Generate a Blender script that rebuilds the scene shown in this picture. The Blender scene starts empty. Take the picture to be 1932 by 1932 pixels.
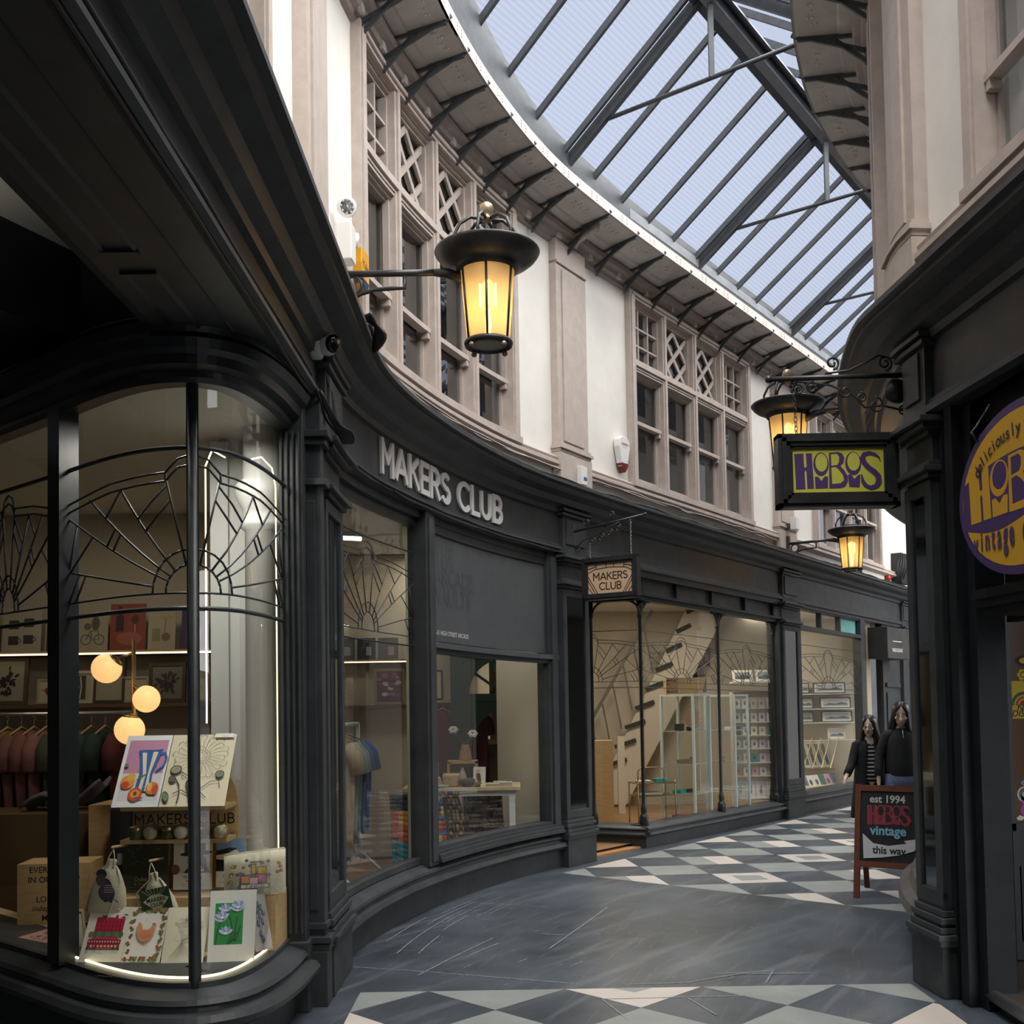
import bpy, bmesh, math, random
from mathutils import Vector, Matrix
from math import sin, cos, pi, radians, sqrt, atan2, hypot
random.seed(7)
SC = bpy.context.scene
COL = SC.collection
# ------------------------------------------------------------------ camera
cam = bpy.data.cameras.new('camera'); CAM = bpy.data.objects.new('camera', cam); COL.objects.link(CAM)
cam.sensor_width = 36.0; cam.sensor_fit = 'HORIZONTAL'
cam.lens = 2000 / 1932 * 36
cam.shift_y = 279 / 1932                      # rising front: verticals stay upright
cam.clip_start = 0.05; cam.clip_end = 200
_p = radians(2.2); _r = math.atan(0.0165)
_fw = Vector((0, cos(_p), sin(_p))); _u0 = Vector((0, -sin(_p), cos(_p))); _r0 = Vector((1, 0, 0))
_ri = cos(_r) * _r0 - sin(_r) * _u0; _up = cos(_r) * _u0 + sin(_r) * _r0
CAM.matrix_world = Matrix(((_ri.x, _up.x, -_fw.x, 0), (_ri.y, _up.y, -_fw.y, 0), (_ri.z, _up.z, -_fw.z, 1.6), (0, 0, 0, 1)))
SC.camera = CAM
# ------------------------------------------------------------------ world, daylight, exposure
W = bpy.data.worlds.new('overcast_sky'); SC.world = W; W.use_nodes = True
_nt = W.node_tree; _bg = _nt.nodes['Background']
_tc = _nt.nodes.new('ShaderNodeTexCoord'); _nz = _nt.nodes.new('ShaderNodeTexNoise'); _nz.inputs['Scale'].default_value = 1.6
_nz.inputs['Detail'].default_value = 2
_rp = _nt.nodes.new('ShaderNodeValToRGB')
_rp.color_ramp.elements[0].position = .35; _rp.color_ramp.elements[0].color = (.62, .65, .78, 1)
_rp.color_ramp.elements[1].position = .68; _rp.color_ramp.elements[1].color = (.72, .79, .97, 1)
_nt.links.new(_tc.outputs['Generated'], _nz.inputs['Vector']); _nt.links.new(_nz.outputs['Fac'], _rp.inputs['Fac'])
_nt.links.new(_rp.outputs['Color'], _bg.inputs['Color']); _bg.inputs['Strength'].default_value = .80
sun = bpy.data.lights.new('overcast_sun', 'SUN'); sun.energy = 16.0; sun.angle = radians(110); sun.color = (1.0, .97, .925)
SUN = bpy.data.objects.new('overcast_sun', sun); COL.objects.link(SUN)
SUN.location = (6, 4, 14); SUN.rotation_euler = Vector((-.62, .40, -1)).to_track_quat('-Z', 'Y').to_euler()
vs = SC.view_settings; vs.view_transform = 'Standard'; vs.look = 'None'; vs.gamma = 1.0; vs.use_curve_mapping = False
vs.exposure = 0.25
cy = SC.cycles
cy.max_bounces = 8; cy.diffuse_bounces = 3; cy.glossy_bounces = 3; cy.transmission_bounces = 4; cy.transparent_max_bounces = 14
cy.caustics_reflective = False; cy.caustics_refractive = False; cy.sample_clamp_indirect = 4.0
cy.use_denoising = True
# ------------------------------------------------------------------ paths and levels
AX, AY, GR, SS = .585, .811, .016, 6.0
def zf(x, y): return -GR * max(0., x * AX + y * AY - SS)       # the floor falls gently beyond the junction
def crom(P, n=12):
    P = [Vector(p) for p in P]; out = []
    for i in range(len(P) - 1):
        p1, p2 = P[i], P[i + 1]; d = (p2 - p1).length
        m1 = (p2 - P[i - 1]) / (d + (p1 - P[i - 1]).length) * d if i > 0 else p2 - p1
        m2 = (P[i + 2] - p1) / ((P[i + 2] - p2).length + d) * d if i + 2 < len(P) else p2 - p1
        for k in range(n):
            t = k / n
            out.append((2*t**3-3*t**2+1)*p1 + (t**3-2*t**2+t)*m1 + (-2*t**3+3*t**2)*p2 + (t**3-t**2)*m2)
    return out + [P[-1]]
class Path:
    def __init__(s, P, n=12):
        s.P = crom(P, n); s.S = [0.]
        for a, b in zip(s.P, s.P[1:]): s.S.append(s.S[-1] + (b - a).length)
        s.L = s.S[-1]
    def at(s, t):
        t = min(max(t, 0), s.L); lo, hi = 0, len(s.S) - 1
        while hi - lo > 1:
            m = (lo + hi) // 2
            if s.S[m] <= t: lo = m
            else: hi = m
        u = (t - s.S[lo]) / max(1e-9, s.S[hi] - s.S[lo]); return s.P[lo].lerp(s.P[hi], u)
    def tan(s, t): 
        return (s.at(t + .05) - s.at(t - .05)).normalized()
    def xy(s, t, d=0.):
        p = s.at(t); a = s.tan(t); return Vector((p.x + a.y * d, p.y - a.x * d))
    def __call__(s, t, d, h):
        q = s.xy(t, d); return Vector((q.x, q.y, h + zf(q.x, q.y)))
    def ang(s, t):
        a = s.tan(t); return atan2(a.y, a.x)
LF = Path([(-1.06,-3.0),(-1.06,0.),(-1.06,3.0),(-1.07,5.75),(-1.07,6.25),(-1.045,6.72),(-.965,7.22),(-.833,7.75),(-.635,8.36),(-.41,8.92),(-.16,9.46),(.108,9.95),(.42,10.43),(.87,11.09),(1.43,11.859),(3.922,15.22),(8.686,21.647)])
BAY = Path([(-4.4,7.2),(-3.3,6.17),(-2.206,5.222),(-1.86,4.925),(-1.63,4.79),(-1.43,4.765),(-1.30,4.86),(-1.225,5.15),(-1.2,5.6)])
RF = Path([(10.2,18.2),(6.5,13.2),(3.9,9.7),(3.41,9.0),(3.01,8.33),(2.747,7.74),(2.533,7.11),(2.38,6.5),(2.29,6.0),(2.30,5.7),(2.41,3.9),(2.55,1.5),(2.6,-3)])
def on(x, y, h): return Vector((x, y, h + zf(x, y)))
# ------------------------------------------------------------------ materials
def lin(c): return c / 12.92 if c <= .04045 else ((c + .055) / 1.055) ** 2.4
def hexc(h): h = h.lstrip('#'); return tuple(lin(int(h[i:i+2], 16) / 255) for i in (0, 2, 4))
MATS = {}
def mat(name, col, rough=.5, metal=0., noise=0., scale=30., bump=0., emit=0., spec=.5, coat=0., stretch=None, c2=None, bscale=None):
    if name in MATS: return MATS[name]
    if isinstance(col, str): col = hexc(col)
    m = bpy.data.materials.new(name); m.use_nodes = True; nt = m.node_tree; b = nt.nodes['Principled BSDF']
    b.inputs['Base Color'].default_value = (*col, 1); b.inputs['Roughness'].default_value = rough; b.inputs['Metallic'].default_value = metal
    b.inputs['Specular IOR Level'].default_value = spec
    if coat: b.inputs['Coat Weight'].default_value = coat
    if emit: b.inputs['Emission Color'].default_value = (*col, 1); b.inputs['Emission Strength'].default_value = emit
    if noise or bump:
        tc = nt.nodes.new('ShaderNodeTexCoord'); mp = nt.nodes.new('ShaderNodeMapping')
        nt.links.new(tc.outputs['Object'], mp.inputs['Vector'])
        if stretch: mp.inputs['Scale'].default_value = stretch
        n = nt.nodes.new('ShaderNodeTexNoise'); n.inputs['Scale'].default_value = scale; n.inputs['Detail'].default_value = 5; n.inputs['Roughness'].default_value = .6
        nt.links.new(mp.outputs['Vector'], n.inputs['Vector'])
        if noise:
            r = nt.nodes.new('ShaderNodeValToRGB'); r.color_ramp.elements[0].position = .3; r.color_ramp.elements[1].position = .7
            a = tuple(max(0, x * (1 - noise)) for x in col); c = c2 and (hexc(c2) if isinstance(c2, str) else c2) or tuple(min(1, x * (1 + noise)) for x in col)
            r.color_ramp.elements[0].color = (*a, 1); r.color_ramp.elements[1].color = (*c, 1)
            nt.links.new(n.outputs['Fac'], r.inputs['Fac']); nt.links.new(r.outputs['Color'], b.inputs['Base Color'])
        if bump:
            bp = nt.nodes.new('ShaderNodeBump'); bp.inputs['Strength'].default_value = bump; bp.inputs['Distance'].default_value = .01
            if bscale:
                n2 = nt.nodes.new('ShaderNodeTexNoise'); n2.inputs['Scale'].default_value = bscale; n2.inputs['Detail'].default_value = 3
                nt.links.new(mp.outputs['Vector'], n2.inputs['Vector']); nt.links.new(n2.outputs['Fac'], bp.inputs['Height'])
            else: nt.links.new(n.outputs['Fac'], bp.inputs['Height'])
            nt.links.new(bp.outputs['Normal'], b.inputs['Normal'])
    MATS[name] = m; return m
def K(h, rough=.6): return mat('ink_' + h.strip('#') + ('' if rough == .6 else '_%d' % (rough * 100)), h, rough)
def glassmat(name, tint=(1, 1, 1), f0=.04, rough=0., op=0.):
    if name in MATS: return MATS[name]
    m = bpy.data.materials.new(name); m.use_nodes = True; nt = m.node_tree; nt.nodes.clear()
    o = nt.nodes.new('ShaderNodeOutputMaterial'); mx = nt.nodes.new('ShaderNodeMixShader'); t = nt.nodes.new('ShaderNodeBsdfTransparent')
    g = nt.nodes.new('ShaderNodeBsdfGlossy'); fr = nt.nodes.new('ShaderNodeFresnel'); fr.inputs['IOR'].default_value = 1.5
    ml = nt.nodes.new('ShaderNodeMath'); ml.operation = 'MULTIPLY'; ml.inputs[1].default_value = f0 / .04
    t.inputs['Color'].default_value = (*tint, 1); g.inputs['Roughness'].default_value = rough
    ge = nt.nodes.new('ShaderNodeNewGeometry'); mr = nt.nodes.new('ShaderNodeMapRange'); mr.inputs['To Min'].default_value = 1.5; mr.inputs['To Max'].default_value = 1 / 1.5
    nt.links.new(ge.outputs['Backfacing'], mr.inputs['Value']); nt.links.new(mr.outputs[0], fr.inputs['IOR'])
    nt.links.new(fr.outputs[0], ml.inputs[0]); nt.links.new(ml.outputs[0], mx.inputs[0]); nt.links.new(t.outputs[0], mx.inputs[1]); nt.links.new(g.outputs[0], mx.inputs[2])
    nt.links.new(mx.outputs[0], o.inputs['Surface'])
    MATS[name] = m; return m
# ------------------------------------------------------------------ mesh builder
class MB:
    def __init__(s): s.v = []; s.f = []; s.m = []; s.cur = 0; s.sm = []; s.smooth = False
    def add(s, vs, fs):
        n = len(s.v); s.v += [Vector(v) for v in vs]
        for f in fs: s.f.append([i + n for i in f]); s.m.append(s.cur); s.sm.append(s.smooth)
        return s
    def mi(s, i): s.cur = i; return s
    def box(s, c, d, R=None):
        x, y, z = d[0]/2, d[1]/2, d[2]/2; c = Vector(c)
        vs = [Vector((a*x, b*y, e*z)) for e in (-1, 1) for a, b in ((-1,-1),(1,-1),(1,1),(-1,1))]
        if R is not None: vs = [R @ v for v in vs]
        return s.add([c + v for v in vs], [(0,3,2,1),(4,5,6,7),(0,1,5,4),(1,2,6,5),(2,3,7,6),(3,0,4,7)])
    def bx(s, x0, x1, y0, y1, z0, z1): return s.box(((x0+x1)/2, (y0+y1)/2, (z0+z1)/2), (abs(x1-x0), abs(y1-y0), abs(z1-z0)))
    def bar(s, p, q, w, h=None, up=(0, 0, 1)):
        p, q = Vector(p), Vector(q); h = h or w; d = q - p; L = d.length
        if L < 1e-6: return s
        x = d / L; u = Vector(up)
        if abs(x.dot(u)) > .98: u = Vector((0, 1, 0))
        y = u.cross(x).normalized(); z = x.cross(y)
        return s.box((p + q) / 2, (L, w, h), Matrix((x, y, z)).transposed())
    def tube(s, pts, r, n=8, closed=False, caps=True):
        P = [Vector(p) for p in pts]; k = len(P); rs = r if isinstance(r, (list, tuple)) else [r] * k
        s.smooth = True; rings = []; u = None; base = len(s.v)
        for i, p in enumerate(P):
            t = (P[(i+1) % k] - P[i-1]) if closed else (P[min(i+1, k-1)] - P[max(i-1, 0)])
            t = t.normalized() if t.length > 1e-9 else Vector((0, 0, 1))
            if u is None: u = t.orthogonal().normalized()
            u = (u - t * u.dot(t)); u = u.normalized() if u.length > 1e-6 else t.orthogonal().normalized(); w = t.cross(u)
            rings.append([p + (u * cos(2*pi*j/n) + w * sin(2*pi*j/n)) * rs[i] for j in range(n)])
        fs = []
        for i in range(k if closed else k - 1):
            a, b = i * n, ((i + 1) % k) * n
            fs += [(a + j, a + (j+1) % n, b + (j+1) % n, b + j) for j in range(n)]
        if caps and not closed: fs += [tuple(range(n))[::-1], tuple((k-1)*n + j for j in range(n))]
        s.add([v for r_ in rings for v in r_], fs); s.smooth = False; return s
    def lathe(s, prof, o=(0, 0, 0), n=24, R=None, smooth=True):
        o = Vector(o); k = len(prof); vs = []
        for r, z in prof:
            for j in range(n):
                v = Vector((r * cos(2*pi*j/n), r * sin(2*pi*j/n), z)); vs.append(o + (R @ v if R is not None else v))
        fs = [(i*n+j, i*n+(j+1) % n, (i+1)*n+(j+1) % n, (i+1)*n+j) for i in range(k-1) for j in range(n)]
        if prof[0][0] > 1e-5: fs.append(tuple(range(n))[::-1])
        if prof[-1][0] > 1e-5: fs.append(tuple((k-1)*n+j for j in range(n)))
        s.smooth = smooth; s.add(vs, fs); s.smooth = False; return s
    def sph(s, c, r, n=16, sc=(1, 1, 1), R=None):
        k = max(6, n // 2); pr = [(max(1e-6, sin(pi*i/k)) , -cos(pi*i/k)) for i in range(k+1)]
        c = Vector(c); vs = []
        for a, z in pr:
            for j in range(n):
                v = Vector((a*cos(2*pi*j/n)*r*sc[0], a*sin(2*pi*j/n)*r*sc[1], z*r*sc[2])); vs.append(c + (R @ v if R is not None else v))
        s.smooth = True; s.add(vs, [(i*n+j, i*n+(j+1) % n, (i+1)*n+(j+1) % n, (i+1)*n+j) for i in range(k) for j in range(n)]); s.smooth = False; return s
    def quad(s, a, b, c, d): return s.add([a, b, c, d], [(0, 1, 2, 3)])
    def poly(s, pts): return s.add(pts, [tuple(range(len(pts)))])
    def prism(s, pts, f, t0, t1):
        """pts 2D outline (ccw), f(x,y,t)->3D, between t0 and t1"""
        n = len(pts); vs = [f(x, y, t0) for x, y in pts] + [f(x, y, t1) for x, y in pts]
        return s.add(vs, [tuple(range(n))[::-1], tuple(range(n, 2*n))] + [(i, (i+1) % n, n+(i+1) % n, n+i) for i in range(n)])
    def sweep(s, path, s0, s1, prof, step=.12, caps=True, closed=False, ztop=None):
        k = max(1, int(math.ceil((s1 - s0) / step))); m = len(prof); vs = []
        for i in range(k + 1):
            t = s0 + (s1 - s0) * i / k
            for d, h in prof: vs.append(path(t, d, h))
        r = m if closed else m - 1
        fs = [(i*m+j, (i+1)*m+j, (i+1)*m+(j+1) % m, i*m+(j+1) % m) for i in range(k) for j in range(r)]
        if caps and (closed or m > 2): fs += [tuple(range(m)), tuple(k*m+j for j in range(m))[::-1]]
        return s.add(vs, fs)
    def fbox(s, path, s0, s1, d0, d1, h0, h1, step=.15):
        return s.sweep(path, s0, s1, [(d0, h0), (d1, h0), (d1, h1), (d0, h1)], step, True, True)
    def fbar(s, path, d, a, b, w, t=.012, step=.08):
        """bar lying on a facade surface between (s,h) points a and b"""
        k = max(1, int(abs(b[0]-a[0]) / step)); pts = [path(a[0]+(b[0]-a[0])*i/k, d, a[1]+(b[1]-a[1])*i/k) for i in range(k+1)]
        return s.tube(pts, w / 2, 5)
    def mesh(s, name, mats, auto=True, org=None):
        me = bpy.data.meshes.new(name); me.from_pydata([tuple(v - org) if org is not None else tuple(v) for v in s.v], [], s.f)
        for m in (mats if isinstance(mats, (list, tuple)) else [mats]): me.materials.append(m)
        me.polygons.foreach_set('material_index', s.m); me.polygons.foreach_set('use_smooth', s.sm); me.update(); return me
    def build(s, name, mats, parent=None, label=None, cat=None, group=None, kind=None, local=False, bev=0.):
        xs = [v.x for v in s.v]; ys = [v.y for v in s.v]; zs = [v.z for v in s.v]
        org = Vector((0, 0, 0)) if local else Vector(((min(xs)+max(xs))/2, (min(ys)+max(ys))/2, min(zs)))
        o = bpy.data.objects.new(name, s.mesh(name, mats, org=org)); COL.objects.link(o); o.location = org
        bm = bmesh.new(); bm.from_mesh(o.data); bmesh.ops.recalc_face_normals(bm, faces=bm.faces); bm.to_mesh(o.data); bm.free()
        if bev:
            md = o.modifiers.new('bevel', 'BEVEL'); md.width = bev; md.segments = 2; md.limit_method = 'ANGLE'
        adopt(o, parent, local); tag(o, label, cat, group, kind); return o
def basis(o):
    M = Matrix.LocRotScale(o.location, o.rotation_euler, o.scale)
    return basis(o.parent) @ o.matrix_parent_inverse @ M if o.parent else M
def adopt(o, parent, local=False):
    if parent is not None:
        o.parent = parent
        if not local: o.matrix_parent_inverse = basis(parent).inverted()
def tag(o, label=None, cat=None, group=None, kind=None):
    if label: o['label'] = label
    if cat: o['category'] = cat
    if group: o['group'] = group
    if kind: o['kind'] = kind
    return o
def thing(name, label, cat, loc=(0, 0, 0), rz=0., group=None, kind=None, rot=None):
    o = bpy.data.objects.new(name, None); COL.objects.link(o); o.location = loc; o.rotation_euler = rot or (0, 0, rz); o.empty_display_size = .1
    return tag(o, label, cat, group, kind)
def dup(root, loc, rz=None, label=None, group=None, rot=None):
    r = root.copy(); COL.objects.link(r); r.location = loc
    if rot is not None: r.rotation_euler = rot
    elif rz is not None: r.rotation_euler = (0, 0, rz)
    if label: r['label'] = label
    if group: r['group'] = group
    for ch in list(root.children):
        c = ch.copy(); COL.objects.link(c); c.parent = r
        for g in list(ch.children):
            d = g.copy(); COL.objects.link(d); d.parent = c
    return r
def structure(name, label=None): return thing(name, label, None, kind='structure')
# ------------------------------------------------------------------ text and flat shapes
def textgeo(txt, size, bold=0., align='CENTER', space=1.0, shear=0.):
    cu = bpy.data.curves.new('t', 'FONT'); cu.body = txt; cu.size = size; cu.align_x = align; cu.offset = bold; cu.space_character = space; cu.shear = shear
    cu.resolution_u = 3
    o = bpy.data.objects.new('t', cu); COL.objects.link(o); dg = bpy.context.evaluated_depsgraph_get(); dg.update()
    me = o.evaluated_get(dg).to_mesh(); vs = [(v.co.x, v.co.y) for v in me.vertices]; fs = [tuple(p.vertices) for p in me.polygons]
    o.evaluated_get(dg).to_mesh_clear(); bpy.data.objects.remove(o); bpy.data.curves.remove(cu); return vs, fs
def addtext(mb, txt, size, f, bold=0., align='CENTER', space=1., sx=1., shear=0., thick=None):
    vs, fs = textgeo(txt, size, bold, align, space, shear)
    vs = [(x * sx, y) for x, y in vs]
    if thick is None: mb.add([f(x, y, 0) for x, y in vs], fs)
    else:
        n = len(vs); cnt = {}
        for q in fs:
            for a, b in zip(q, q[1:] + q[:1]): cnt[(a, b)] = 1
        side = [(a, b, b + n, a + n) for (a, b) in cnt if (b, a) not in cnt]
        mb.add([f(x, y, 0) for x, y in vs] + [f(x, y, thick) for x, y in vs], [q[::-1] for q in fs] + [tuple(i + n for i in q) for q in fs] + side)
    return vs
def frame_fn(o, ax, ay):
    """map (x,y,t) to a plane with origin o and axes ax, ay"""
    o = Vector(o); ax = Vector(ax); ay = Vector(ay); nz = ax.cross(ay).normalized()
    return lambda x, y, t=0: o + ax * x + ay * y + nz * t
def ell(cx, cy, rx, ry, n=20, a0=0., a1=2*pi, rot=0.):
    full = abs(a1 - a0 - 2*pi) < 1e-6; k = n if full else n + 1; c, s_ = cos(rot), sin(rot); out = []
    for i in range(k):
        a = a0 + (a1 - a0) * i / n; x, y = rx*cos(a), ry*sin(a); out.append((cx + x*c - y*s_, cy + x*s_ + y*c))
    return out
def _arc(cx, cy, rx, ry, a0, a1, n=10): return [(cx + rx*cos(radians(a0 + (a1-a0)*i/n)), cy + ry*sin(radians(a0 + (a1-a0)*i/n))) for i in range(n+1)]
GLY = {'M': (.86, [[(.05, 0), (.05, 1)], [(.05, 1), (.43, .36)], [(.43, .36), (.81, 1)], [(.81, 1), (.81, 0)]]), 'A': (.82, [[(.03, 0), (.41, 1)], [(.41, 1), (.79, 0)], [(.16, .30), (.66, .30)]]),
 'K': (.66, [[(.05, 0), (.05, 1)], [(.62, 1), (.07, .45)], [(.22, .58), (.64, 0)]]), 'E': (.54, [[(.05, 0), (.05, 1)], [(.05, 1), (.52, 1)], [(.05, .52), (.47, .52)], [(.05, 0), (.52, 0)]]),
 'R': (.62, [[(.05, 0), (.05, 1)], [(.05, 1), (.30, 1)] + _arc(.30, .74, .27, .26, 90, -90) + [(.05, .48)], [(.30, .48), (.60, 0)]]), 'S': (.56, [_arc(.28, .75, .235, .25, 35, 200) + _arc(.29, .26, .25, .26, 95, -150)]),
 'C': (.80, [_arc(.47, .5, .43, .5, 45, 315, 18)]), 'L': (.52, [[(.05, 1), (.05, 0)], [(.05, 0), (.50, 0)]]), 'U': (.72, [[(.05, 1), (.05, .33)] + _arc(.36, .33, .31, .33, 180, 360) + [(.67, 1)]]),
 'B': (.62, [[(.05, 0), (.05, 1)], [(.05, 1), (.30, 1)] + _arc(.30, .76, .24, .24, 90, -90) + [(.05, .52)], [(.30, .52)] + _arc(.31, .26, .27, .26, 90, -90) + [(.05, 0)]])}
def gword(txt, size, gap=.14, spc=.42):
    x = 0; out = []
    for ch in txt:
        if ch == ' ': x += spc * size; continue
        out.append((ch, x)); x += (GLY[ch][0] + gap) * size
    return out, x - gap * size
def gchar(mb, ch, x0, size, f, wt=.15, thick=None, sx=1.):
    t = wt; z = 0.
    for st in GLY[ch][1]:
        pts = [(x0 + px * size * sx, (t/2 + py * (1 - t)) * size) for px, py in st]; n = len(pts); w = wt * size / 2; e = w * .55
        for i in range(n - 1):
            (ax, ay), (bx, by) = pts[i], pts[i+1]; l = hypot(bx-ax, by-ay) or 1; dx, dy = (bx-ax)/l, (by-ay)/l; ea = w if i == 0 and n == 2 and abs(dx*dy) < .01 else (e if n == 2 else e*.5)
            ax, ay, bx, by = ax - dx*ea, ay - dy*ea, bx + dx*ea, by + dy*ea
            q = [(ax + dy*w, ay - dx*w), (bx + dy*w, by - dx*w), (bx - dy*w, by + dx*w), (ax - dy*w, ay + dx*w)]
            q = [(px, min(max(py, 0), size)) for px, py in q]
            if thick: mb.prism(q, f, z, thick + z)
            else: mb.poly([f(px, py, z) for px, py in q])
            z += .00002
class Art:
    """flat printed picture: coloured shapes in layers on one sheet"""
    def __init__(s, f, t0=0.): s.f = f; s.t = t0; s.mb = MB(); s.cols = []
    def c(s, h):
        if h not in s.cols: s.cols.append(h)
        s.mb.cur = s.cols.index(h)
    def poly(s, h, pts):
        s.c(h); s.t += .00012; s.mb.poly([s.f(x, y, s.t) for x, y in pts]); return s
    def rect(s, h, x0, y0, x1, y1): return s.poly(h, [(x0, y0), (x1, y0), (x1, y1), (x0, y1)])
    def el(s, h, cx, cy, rx, ry, n=18, rot=0.): return s.poly(h, ell(cx, cy, rx, ry, n, rot=rot))
    def line(s, h, pts, w, w1=None):
        s.c(h); s.t += .00012; n = len(pts); L = []; R = []
        for i, (x, y) in enumerate(pts):
            a = pts[max(i-1, 0)]; b = pts[min(i+1, n-1)]; dx, dy = b[0]-a[0], b[1]-a[1]; l = hypot(dx, dy) or 1
            ww = (w if w1 is None else w + (w1 - w) * i / (n - 1)) / 2
            L.append(s.f(x - dy/l*ww, y + dx/l*ww, s.t)); R.append(s.f(x + dy/l*ww, y - dx/l*ww, s.t))
        s.mb.add(L + R, [(i, n+i, n+i+1, i+1) for i in range(n-1)]); return s
    def text(s, h, txt, size, x, y, bold=0., align='CENTER', sx=1., space=1., shear=0.):
        s.c(h); s.t += .00012; t = s.t; addtext(s.mb, txt, size, lambda a, b, _: s.f(x + a, y + b, t), bold, align, space, sx, shear); return s
    def gtext(s, h, txt, size, x, y, wt=.15, gap=.14, sx=1., spc=.42):
        s.c(h); s.t += .00012; t = s.t; L, W_ = gword(txt, size, gap, spc)
        for ch, cx in L: gchar(s.mb, ch, x + (cx - W_/2) * sx, size, lambda a, b, q=0: s.f(a, y + b, t + q), wt, None, sx)
        s.t += .0004; return s
    def build(s, name, parent, **k): return s.mb.build(name, [K(h) for h in s.cols], parent, **k)
# ------------------------------------------------------------------ shared materials
BLK = mat('charcoal_gloss_paint', (.043, .047, .051), .45, noise=.3, scale=5, bump=.05)
BLK2 = mat('black_gloss_paint', (.018, .021, .025), .36, noise=.3, scale=5, bump=.05)
MAUVE = mat('mauve_paint', (.50, .425, .375), .6, noise=.1, scale=9, bump=.12, bscale=60)
CREAM = mat('cream_render', (.82, .785, .72), .75, noise=.05, scale=2.5, bump=.05, bscale=40)
SOFF = mat('grey_mauve_ironwork', (.50, .475, .45), .55, noise=.15, scale=4)
IRON = mat('dark_grey_iron', (.055, .06, .065), .5, noise=.25, scale=12)
LIPM = mat('pink_gutter_paint', (.74, .64, .58), .55, noise=.1, scale=6)
GLASS = glassmat('shop_glass', (.90, .92, .90), .045)
PANE = glassmat('old_window_pane', (.60, .63, .64), .10)
MIRROR = mat('aged_mirror', (.35, .37, .38), .06, 1.0)
SLATE = mat('dark_slate', (.046, .057, .070), .36, noise=.25, scale=1.4, c2='#59626c', bump=.06)
GREYT = mat('grey_tile', (.30, .32, .305), .42, noise=.14, scale=3)
WHITET = mat('cream_tile', (.66, .59, .53), .42, noise=.08, scale=3)
WHITE = mat('white_paint', (.78, .79, .76), .55)
PLY = mat('birch_plywood', '#c9a878', .55, noise=.12, scale=8, stretch=(1, 1, 6))
OAK = mat('oak_boards', '#9a7550', .45, noise=.25, scale=5, stretch=(.6, 6, 1))
WALLIN = mat('shop_wall_paint', '#cfc4b0', .8)
CEILIN = mat('shop_ceiling_paint', '#e0dccf', .8)
BRASS = mat('aged_brass', (.45, .32, .16), .35, 1.0)
STEEL = mat('brushed_steel', (.5, .5, .5), .35, 1.0)
# scuffs on the dark slate: long pale scratches
def scuff(m):
    nt = m.node_tree; b = nt.nodes['Principled BSDF']; tc = nt.nodes.new('ShaderNodeTexCoord')
    src = b.inputs['Base Color'].links[0].from_socket; last = src
    for rot, sc, thr in ((-1.05, (.9, 14, 1), .64), (-1.25, (2.0, 50, 1), .68), (-.85, (.6, 6, 1), .62), (.15, (2.0, 40, 1), .72)):
        mr = nt.nodes.new('ShaderNodeMapping'); mr.inputs['Rotation'].default_value = (0, 0, rot); mp = nt.nodes.new('ShaderNodeMapping'); mp.inputs['Scale'].default_value = sc; nt.links.new(mr.outputs['Vector'], mp.inputs['Vector'])
        n = nt.nodes.new('ShaderNodeTexNoise'); n.inputs['Scale'].default_value = 1.0; n.inputs['Detail'].default_value = 4
        g = nt.nodes.new('ShaderNodeMapRange'); g.inputs['From Min'].default_value = thr - .06; g.inputs['From Max'].default_value = thr + .06; g.inputs['To Max'].default_value = .42
        mx = nt.nodes.new('ShaderNodeMix'); mx.data_type = 'RGBA'; mx.inputs['B'].default_value = (.20, .21, .215, 1)
        nt.links.new(tc.outputs['Object'], mr.inputs['Vector']); nt.links.new(mp.outputs['Vector'], n.inputs['Vector']); nt.links.new(n.outputs['Fac'], g.inputs['Value'])
        nt.links.new(g.outputs['Result'], mx.inputs['Factor']); nt.links.new(last, mx.inputs['A']); last = mx.outputs['Result']
    nt.links.new(last, b.inputs['Base Color'])
scuff(SLATE)
# ------------------------------------------------------------------ floor: dark slate with two fields of tiles
def clip(poly, a, b, c):
    out = []; n = len(poly)
    for i in range(n):
        p, q = poly[i], poly[(i+1) % n]; fp = a*p[0]+b*p[1]-c; fq = a*q[0]+b*q[1]-c
        if fp >= 0: out.append(p)
        if fp * fq < 0: t = fp / (fp - fq); out.append((p[0]+(q[0]-p[0])*t, p[1]+(q[1]-p[1])*t))
    return out
fm = MB()
NX, NY = [-8, -4, -1, 0, 1, 2, 3, 4, 5, 6, 8, 12, 16], [-5 + i * .9 for i in range(34)]
for i in range(len(NX) - 1):
    for j in range(len(NY) - 1):
        fm.add([(x, y, zf(x, y)) for x, y in ((NX[i], NY[j]), (NX[i+1], NY[j]), (NX[i+1], NY[j+1]), (NX[i], NY[j+1]))], [(0, 1, 2, 3)])
def tile(pts, m, lift=.0009):
    if len(pts) >= 3: fm.mi(m).poly([(x, y, zf(x, y) + lift) for x, y in pts])
S = .755; X0, X1, YE = -.87, 2.175, 5.93           # near field
def near(pts, m, lift=.0009):
    for a, b, c in ((1, 0, X0), (-1, 0, -X1), (0, -1, -YE), (0, 1, -2.5)): pts = clip(pts, a, b, c) if pts else pts
    tile(pts, m, lift)
def dia(cx, cy, w, h): return [(cx - w, cy), (cx, cy - h), (cx + w, cy), (cx, cy + h)]
SV = .755
for j in range(0, 12):
    cyy = YE - j * SV
    for k in range(0, 5):
        cxx = -.493 - S/2 + k * S
        white = (k + 2 * j) % 4 == 2 or (j == 1 and k in (0, 4))
        near(dia(cxx, cyy, S/2 - .002, SV/2 - .002), 2 if white else 1)
        if white and k == 2: near(dia(cxx, cyy + .06, S/4, SV/5), 1, .0016)
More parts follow.
